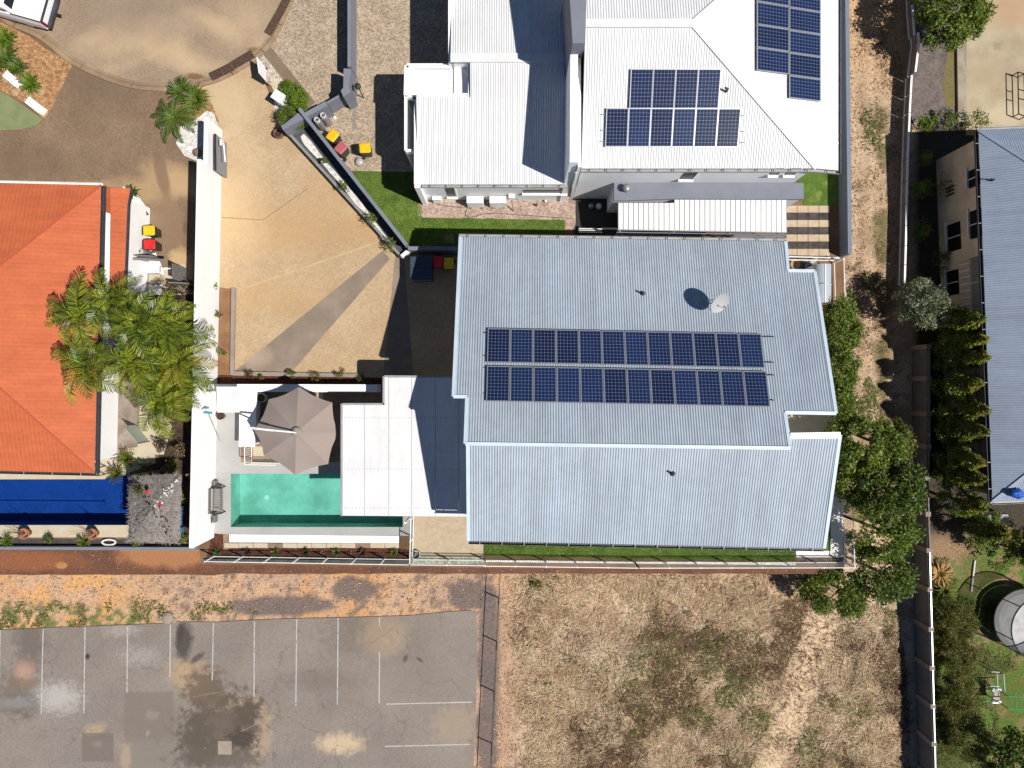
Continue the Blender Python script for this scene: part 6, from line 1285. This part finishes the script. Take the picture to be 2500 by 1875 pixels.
# block wall with piers (lower half)
t = thing('block_wall', 'long dark panelled block wall with pinkish piers along the right of the dry lot', 'wall', P(2235, 1400, LOW)); PANEL = Mat('dark_wall_panel', (.15, .15, .155), (.125, .125, .13), sc=1.5, rough=.85, fine=.08); PIER = Mat('pink_pier', (.30, .24, .215), (.26, .205, .185), sc=3, rough=.85)
py_s = [850, 925, 1008, 1085, 1160, 1243, 1328, 1420, 1513, 1604, 1694, 1782, 1868, 1955]
wx = lambda y: 2224 + (y - 1160)*.026 if y > 1100 else 2228
for i, y in enumerate(py_s):
    c = P(wx(y), y, LOW); m = MB(); m.box((c.x, c.y, LOW), .28, .26, 1.55); m.build('pier', PIER, t)
    if i < len(py_s) - 1:
        a, b = P(wx(y), y + 4, LOW), P(wx(py_s[i+1]), py_s[i+1] - 4, LOW)
        for k in range(2): m = MB(); m.wall(a, b, .12, LOW + .02 + k*.74, LOW + .75 + k*.74); m.build('panel', PANEL, t)
        m = MB(); m.wall(a + Vector((.03, 0, 0)), b + Vector((.03, 0, 0)), .07, LOW + 1.5, LOW + 1.56); m.build('coping', STEEL if y > 1300 else WOODG, t)
        m = MB(); m.wall(a - Vector((.10, 0, 0)), b - Vector((.10, 0, 0)), .05, LOW + .0, LOW + .12); m.build('footing', STEEL, t)
# wire fence beside the car park
t = thing('wire_fence', 'thin dark wire fence between the car park and the dry lot', 'fence', P(1210, 1600, LOW)); a0, a1 = P(1221, 1400, LOW), P(1198, 1890, LOW)
for y in (1352, 1460, 1566, 1688, 1815, 1900):
    q = P(1221 - (y - 1400)*.047, y, LOW); m = MB(); m.tube(q, q + Vector((0, 0, 1.25)), .035, 8); m.build('post', DARK, t)
for z in (.1, 1.22): m = MB(); m.tube(P(1224, 1352, LOW) + Vector((0, 0, z)), P(1198, 1900, LOW) + Vector((0, 0, z)), .006 if z < 1.2 else .022, 6); m.build('wire', DARK, t)

# ------------------------------------------------------------------ trees on the right
for i, (x, y, z, r, nc, sd, mt, lab, base, lf) in enumerate((
    (2052, 790, .4, (.95, 1.5, 1.0), 46, 501, LF_MID, 'bushy green tree beside the pale plastic store', (2050, 790), .15),
    (2048, 905, .3, (.8, 1.4, .9), 40, 502, LF_MID, 'bushy green tree on the lane edge below the pale store', (2048, 905), .15),
    (2050, 985, .4, (.75, 1.2, .9), 34, 503, LF_MID, 'small green tree beside the notch in the blue grey roof', (2050, 985), .14),
    (2105, 1095, 1.2, (2.0, 1.7, 1.5), 90, 504, LF_MID, 'broad green tree right of the white capped roof corner', (2105, 1090), .17),
    (2075, 1165, .6, (1.1, 1.2, 1.2), 46, 505, LF_MID, 'olive green tree against the right edge of the lower blue grey roof', (2080, 1165), .15),
    (2165, 1195, 1.6, (1.75, 1.75, 1.6), 78, 506, LF_DARK, 'tall dark green tree over the dark block wall', (2150, 1180), .17),
    (2155, 1300, .8, (1.6, 1.6, 1.2), 56, 507, LF_MID, 'green tree right of the picket fence corner', (2140, 1290), .16),
    (2150, 1400, .2, (1.6, 1.4, 1.1), 54, 508, LF_DARK, 'dark green tree at the top corner of the dry lot', (2135, 1390), .16),
    (2045, 1445, -.6, (1.9, 1.2, .9), 54, 509, LF_MID, 'low green tree spreading under the end of the bank', (2050, 1435), .15),
    (2185, 1085, 1.0, (.7, 1.2, .8), 26, 510, LF_OLIVE, 'sprawling thin branched tree top reaching over the lane', (2160, 1090), .14))):
    b = P(base[0], base[1], LOW); b.z = LOW if x > 2060 or y > 1400 else 0; tree('leafy_tree', lab, 'tree', b, P(x, y, z + .4 if b.z < 0 else 1.2), r, mt, nc, 135, .41, lf, sd, .1, 'leafy trees along the lane')
palm('fan_palm', 'fan palm beside the white picket fence among the leafy trees', 'palm tree', P(2085, 1225, 0), 1.4, [frond_mesh('fan_frond', 1.15, 20, .55, LF_PALM.m, .3, .5, .05, .3, 9)], 13, 520, None, None, (-.2, .7), 1., .1, PT)
tree('silver_tree', 'silvery white flecked tree at the end of the sheet fence', 'tree', P(2235, 745, LOW), P(2248, 745, .2), (1.25, 1.25, 1.1), LF_SILV, 54, 110, .36, .13, 530, .09)
for i, y in enumerate((775, 832, 870, 935, 1000, 1052, 1125, 1175, 1235)):
    b = P(2268 + (i % 3)*7, 937 + (y - 937)*.90, LOW); c = b + Vector((R.uniform(-.1, .1), R.uniform(-.1, .1), 2.4)); tree('conifer', '{} golden tipped conifer from the top in the row beside the cream wall'.format(ORD[i]), 'conifer', b, c, (.78, .66, 2.1), LF_MID, 70, 90, .28, .12, 540 + i, .09, 'golden tipped conifers', .8, cone=1.0, tip=LF_GOLD)
for i, (x, y) in enumerate(((2395, 1290), (2455, 1335), (2500, 1320))):
    b = P(x - 40, y - 15, LOW); tree('conifer', ('left', 'middle', 'right')[i] + ' conifer of the three below the grey hipped roof', 'conifer', b, b + Vector((0, 0, 1.9)), (.95, .85, 1.6), LF_MID, 56, 90, .3, .13, 560 + i, .09, 'conifers below the grey roof', .8, cone=1.0, tip=LF_GOLD)
tree('leafy_tree', 'large dark green tree at the top right over the gravel strip', 'tree', P(2300, 30, LOW), P(2320, 15, .4), (2.0, 2.2, 1.4), LF_MID, 110, 120, .42, .17, 570, .14)
for i, (x, y, r, h, mt, lab) in enumerate(((2300, 300, .7, 1.0, LF_MID, 'leafy shrub below the mauve gravel'), (2360, 305, .9, 1.1, LF_MID, 'leafy shrub at the top corner of the grey hipped roof'), (2240, 315, .6, 1.4, LF_HEDGE, 'broad leafed bright plant beside the sheet fence below the gravel'), (2235, 400, .6, 1.2, LF_MID, 'green shrub by the sheet fence beside the blind cream wall'), (2232, 470, .7, 1.5, LF_HEDGE, 'bright green banana like plant by the sheet fence'), (2232, 570, .65, 1.3, LF_MID, 'yellow green shrub low along the sheet fence'), (2300, 470, .9, 1.6, LF_DARK, 'dark shrub in the shade against the cream wall'), (2225, 690, .5, .9, LF_MID, 'small green shrub at the lower end of the sheet fence'), (2290, 640, .9, 1.2, LF_DARK, 'deep green shrub in the shade between fence and cream wall'))):
    shrub('shrub', lab, 'shrub', P(x, y, LOW), r, h, mt, 420, .17 if mt is LF_HEDGE else .13, 580 + i, 'shrubs beside the sheet fence', 14)
for i, (x, y, r, z, lab) in enumerate(((2325, 1520, (1.1, 1.3, .9), -1.0, 'uppermost feathery olive bush along the block wall'), (2330, 1600, (1.0, 1.1, .8), -1.1, 'second feathery olive bush along the block wall'), (2330, 1700, (1.2, 1.5, 1.0), -.9, 'third feathery olive bush along the block wall'), (2350, 1800, (1.4, 1.5, 1.2), -.7, 'lowest feathery olive bush along the block wall'))):
    tree('feathery_bush', lab, 'bush', P(x - 8, y - 8, LOW), P(x, y, z), r, LF_OLIVE, 60, 120, .34, .17, 600 + i, .06, 'feathery bushes along the block wall', .5, .16)
tree('leafy_tree', 'dark tree crown in the bottom right corner', 'tree', P(2450, 1830, LOW), P(2480, 1850, .8), (1.5, 1.4, 1.2), LF_DARK, 60, 120, .42, .16, 610, .12)
blade_clump('flower_clump', 'orange flowering clump at the top of the block wall beside the lawn', 'plant', P(2290, 1398, LOW), .8, .4, Mat('orange_petals', (.50, .28, .10), (.40, .25, .06), sc=6, rough=.7), 110, .06, 611)
blade_clump('flower_clump', 'pale yellow clump low beside the block wall', 'plant', P(2300, 1440, LOW), .8, .4, LF_YEL, 90, .05, 612)
blade_clump('flower_clump', 'small orange clump between two feathery olive bushes', 'plant', P(2292, 1602, LOW), .4, .3, Mat('orange_petals_b', (.45, .27, .12), (.36, .25, .08), sc=6, rough=.7), 60, .05, 613)
shrub('weed_bush', 'yellow green weed bush on the dry lot under the bank', 'bush', P(1306, 1424, LOW), .5, .35, LF_YEL, 260, .10, 614)
m = MB(); m.tube(P(2380, 1368, LOW + .05), P(2371, 1444, LOW + .05), .05, 8); tag(m.build('white_pipe', OFFWHITE), 'white pipe lying on the lawn below the conifers', 'pipe')
# trampoline
tc = P(2503, 1515, LOW + .85); t = thing('trampoline', 'round netted trampoline on the right hand lawn', 'trampoline', Vector((tc.x, tc.y, LOW))); Rr = 1.75
m = MB(); m.lathe([(1.45, .86), (.02, .84)], (tc.x, tc.y, LOW), 40, False); m.build('mat', Mat('grey_mat', (.56, .555, .56), (.42, .415, .42), sc=2.5, rough=.8), t)
m = MB(); m.lathe([(1.75, .84), (1.72, .89), (1.45, .88)], (tc.x, tc.y, LOW), 40, False); m.build('pad', Mat('pad_grey', (.30, .30, .31), (.24, .24, .25), sc=3, rough=.6), t)
m = MB(); m.path([Vector((tc.x + 1.8*math.cos(a*math.pi/20), tc.y + 1.8*math.sin(a*math.pi/20), LOW + 2.3)) for a in range(41)], .035, 6); m.build('top_ring', DARK, t)
for k in range(6):
    a = k*math.pi/3 + .3; q = Vector((tc.x + 1.8*math.cos(a), tc.y + 1.8*math.sin(a), LOW)); m = MB(); m.tube(q + Vector((0, 0, .01)), q + Vector((0, 0, 2.3)), .03, 8); m.build('pole', DARK, t)
NET = bpy.data.materials.new('dark_net'); NET.use_nodes = True; nt = NET.node_tree; b_ = nt.nodes['Principled BSDF']; b_.inputs['Base Color'].default_value = (.02, .02, .022, 1); tr = nt.nodes.new('ShaderNodeBsdfTransparent'); mx = nt.nodes.new('ShaderNodeMixShader'); mx.inputs[0].default_value = .55; nt.links.new(tr.outputs[0], mx.inputs[1]); nt.links.new(b_.outputs[0], mx.inputs[2]); nt.links.new(mx.outputs[0], [n for n in nt.nodes if n.type == 'OUTPUT_MATERIAL'][0].inputs[0])
m = MB(); m.lathe([(1.79, .9), (1.79, 2.28)], (tc.x, tc.y, LOW), 40, False); m.build('net', NET, t)
# swing and climbing frame
t = thing('swing_set', 'green and white tube play frame on the right hand lawn', 'swing set', P(2440, 1680, LOW)); zt_ = LOW + 1.5
TW = Mat('pale_tube', (.55, .60, .60), rough=.4)
for a, b, mt in (((2434, 1646), (2436, 1686), TW), ((2450, 1647), (2453, 1686), TW), ((2418, 1675), (2440, 1676), TW), ((2422, 1682), (2438, 1690), GREENF), ((2400, 1712), (2440, 1714), GREENF), ((2461, 1700), (2520, 1702), GREENF), ((2462, 1730), (2520, 1732), GREENF), ((2422, 1640), (2440, 1641), TW)):
    qa, qb = P(*a, zt_), P(*b, zt_); m = MB(); m.tube(qa, qb, .03, 8); m.build('tube', mt, t); m = MB(); m.tube(Vector((qa.x, qa.y, LOW + .01)), qa, .028, 8); m.build('leg', mt, t)
for k in range(4): m = MB(); m.tube(P(2469 + k*11, 1701, zt_), P(2470 + k*11, 1731, zt_), .02, 6); m.build('rung', GREENF, t)
m = MB(); m.prism([P(2424, 1684, LOW + .6), P(2440, 1684, LOW + .6), P(2441, 1714, LOW + .6), P(2425, 1712, LOW + .6)], LOW + .55, LOW + .6); m.build('seat', Mat('taupe_seat', (.36, .29, .25), rough=.6), t)
for y in (1683, 1713): m = MB(); m.wall(P(2421, y, LOW + .6), P(2442, y, LOW + .6), .14, LOW + .5, LOW + .68); m.build('seat_end', WHITE, t)

# ------------------------------------------------------------------ ground cover
def blades(name, poly_px, n, mat, l0, l1, w, h, seed, dens=None, z=LOW, label=None, flat=.35):
    g = np.random.default_rng(seed); xs_ = [p[0] for p in poly_px]; ys_ = [p[1] for p in poly_px]; qx = g.uniform(min(xs_), max(xs_), n*3); qy = g.uniform(min(ys_), max(ys_), n*3); ins_ = np.zeros(len(qx), bool); k = len(poly_px)
    for i in range(k):
        x1, y1 = poly_px[i]; x2, y2 = poly_px[(i+1) % k]
        if y1 == y2: continue
        c = ((y1 > qy) != (y2 > qy)) & (qx < (x2 - x1)*(qy - y1)/(y2 - y1) + x1); ins_ ^= c
    X_ = (qx - 1250)/F*(H - z); Y_ = (937.5 - qy)/F*(H - z)
    if dens is not None: ins_ &= g.random(len(qx)) < dens(qx, qy, X_, Y_)
    X_, Y_ = X_[ins_][:n], Y_[ins_][:n]; n = len(X_)
    an = fbm(X_, Y_, .55, seed + 5, 2)*14 + g.normal(0, .55, n); ln = g.uniform(l0, l1, n); d = np.stack([np.cos(an), np.sin(an), np.zeros(n)], -1); s_ = np.stack([-np.sin(an), np.cos(an), np.zeros(n)], -1)*(w*g.uniform(.5, 1.3, n))[:, None]
    b = np.stack([X_, Y_, np.full(n, z) + g.uniform(0, .03, n)], -1); hz_ = g.uniform(.2, 1, n)*h; m1 = b + d*(ln*.55)[:, None]; m1[:, 2] += hz_; e = b + d*ln[:, None]; e[:, 2] += hz_*g.uniform(.2, 1.1, n)
    V = np.stack([b - s_*.6, b + s_*.6, m1 + s_*.5, m1 - s_*.5, e + s_*.12, e - s_*.12], 1); idx = np.arange(n)[:, None]*6; Qd = np.concatenate([idx + np.array([[0, 1, 2, 3]]), idx + np.array([[3, 2, 4, 5]])]); o = npmesh(name, V.reshape(-1, 3), Qd, mat); tag(o, label, None, kind='stuff'); o['category'] = 'grass'; return o
STRAW = Mat('straw', S(224, 197, 160), S(192, 160, 125), sc=1.2, rough=.95, island=.6)
STRAWD = Mat('brown_straw', S(140, 110, 82), S(96, 74, 56), sc=1.2, rough=.95, island=.45)
WEED = Mat('weed_green', S(122, 126, 62), S(92, 106, 46), sc=1.5, rough=.9, island=.4)
lot = [(1228, 1400), (2010, 1404), (2130, 1480), (2200, 1500), (2225, 1900), (1205, 1900)]
trk = lambda qx, qy: np.where(np.abs(qx - (1995 - (qy - 1560)*.36)) < 46, .1, 1)
dd = lambda qx, qy, x, y: np.clip(.15 + sstep(qx, 1235, 1310)*.85, 0, 1)*np.where(np.abs(qx - (1995 - (qy - 1560)*.36)) < 46, .10, 1)*(.35 + .65*sstep(fbm(x, y, .7, 77), .35, .55))
blades('dry_grass', lot, 64000, STRAW, .10, .36, .02, .09, 700, dd, label='pale dry grass lying over the vacant lot')
blades('dry_weeds', lot, 26000, STRAWD, .12, .42, .024, .14, 701, lambda qx, qy, x, y: np.clip(sstep(qx, 1235, 1330), 0, 1)*sstep(fbm(x, y, .45, 78), .46, .62)*trk(qx, qy), label='brown dead weeds across the vacant lot')
blades('dead_twigs', lot, 3200, Mat('dark_twig', S(92, 72, 56), S(64, 50, 40), sc=2, rough=.95, island=.4), .2, .7, .016, .12, 709, lambda qx, qy, x, y: np.clip(sstep(qx, 1250, 1330), 0, 1)*(.15 + sstep(fbm(x, y, .6, 84), .5, .62)), label='dark dead twigs strewn over the vacant lot')
gw = lambda qx, qy, x, y: np.clip(np.exp(-(((qx - 1700)/170)**2 + ((qy - 1650)/110)**2)) + .9*np.exp(-(((qx - 1900)/110)**2 + ((qy - 1790)/130)**2)) + .9*np.exp(-(((qx - 2105 + (qy - 1700)*.35)/45)**2 + ((qy - 1680)/200)**2)) + .8*np.exp(-(((qx - 1535)/35)**2 + ((qy - 1770)/40)**2)), 0, 1)*sstep(fbm(x, y, .9, 79), .44, .58)*trk(qx, qy)
blades('green_weeds', lot, 24000, WEED, .10, .32, .026, .16, 702, gw, label='green weeds growing through the dry grass')
blades('bank_weeds', [(0, 1470), (500, 1440), (640, 1500), (430, 1515), (0, 1535)], 3500, WEED, .06, .2, .025, .10, 703, lambda qx, qy, x, y: sstep(qy, 1440, 1510)*sstep(fbm(x, y, 1.2, 80), .48, .6), label='green weeds along the upper edge of the car park')
blades('lane_weeds', [(2050, 250), (2190, 250), (2180, 1050), (2060, 1050)], 4000, WEED, .08, .28, .03, .10, 704, lambda qx, qy, x, y: np.exp(-((qx - 2125)/26)**2)*sstep(fbm(x, y, .5, 81), .52, .66), label='sparse green weeds down the middle of the dirt lane')
blades('lane_straw', [(2050, 0), (2200, 0), (2190, 1050), (2060, 1050)], 4500, STRAWD, .06, .2, .02, .04, 705, lambda qx, qy, x, y: .2 + .8*sstep(fbm(x, y, .8, 82), .45, .6), label='dry leaf litter over the dirt lane')
blades('yard_grass', [(2280, 1360), (2560, 1380), (2560, 1900), (2290, 1900)], 26000, WEED, .06, .2, .03, .10, 706, lambda qx, qy, x, y: sstep(fbm(x, y, .35, 83), .40, .56), label='patchy green grass on the right hand lawn')
blades('lawn_blades', [(862, 420), (1028, 424), (1030, 532), (1376, 539), (1376, 598), (986, 608)], 14000, Mat('fresh_grass', S(132, 156, 66), S(100, 130, 46), sc=2, rough=.9, island=.35), .04, .12, .02, .06, 707, None, z=.012, label='green lawn grass around the white house')
blades('lawn_blades', [(1182, 1325), (1940, 1335), (1940, 1368), (1182, 1357)], 9000, Mat('fresh_grass_b', S(122, 146, 60), S(92, 120, 44), sc=2, rough=.9, island=.35), .04, .12, .02, .06, 708, None, z=.014, label='green lawn grass below the blue grey roof')
# gravel, stones and rubble scattered on the bank foot
g = np.random.default_rng(9); st = MB()
for k in range(900):
    x = g.uniform(0, 1215); y = 1408 + abs(g.normal(0, 45))
    if y > 1518 - x*.02: continue
    s_ = g.uniform(.02, .07); p = P(x, y, LOW); a = g.uniform(0, 3); st.box(p, s_*1.4, s_, s_*.7, a)
o = st.build('rubble', Mat('bank_stones', (.42, .33, .26), (.28, .21, .16), sc=9, rough=.95, island=.5)); tag(o, 'scattered small stones below the red bank', 'stones', kind='stuff')
for k, (x, y, s_) in enumerate(((410, 1508, .32), (425, 1514, .16), (396, 1508, .14))): m = MB(); m.lathe([(s_, 0), (s_*1.05, s_*.3), (s_*.55, s_*.6), (.02, s_*.65)], P(x, y, LOW), 9); tag(m.build('rubble_rock', CONC), ('largest', 'right hand', 'left hand')[k] + ' pale rubble rock at the top edge of the car park', 'rock', 'rubble rocks')
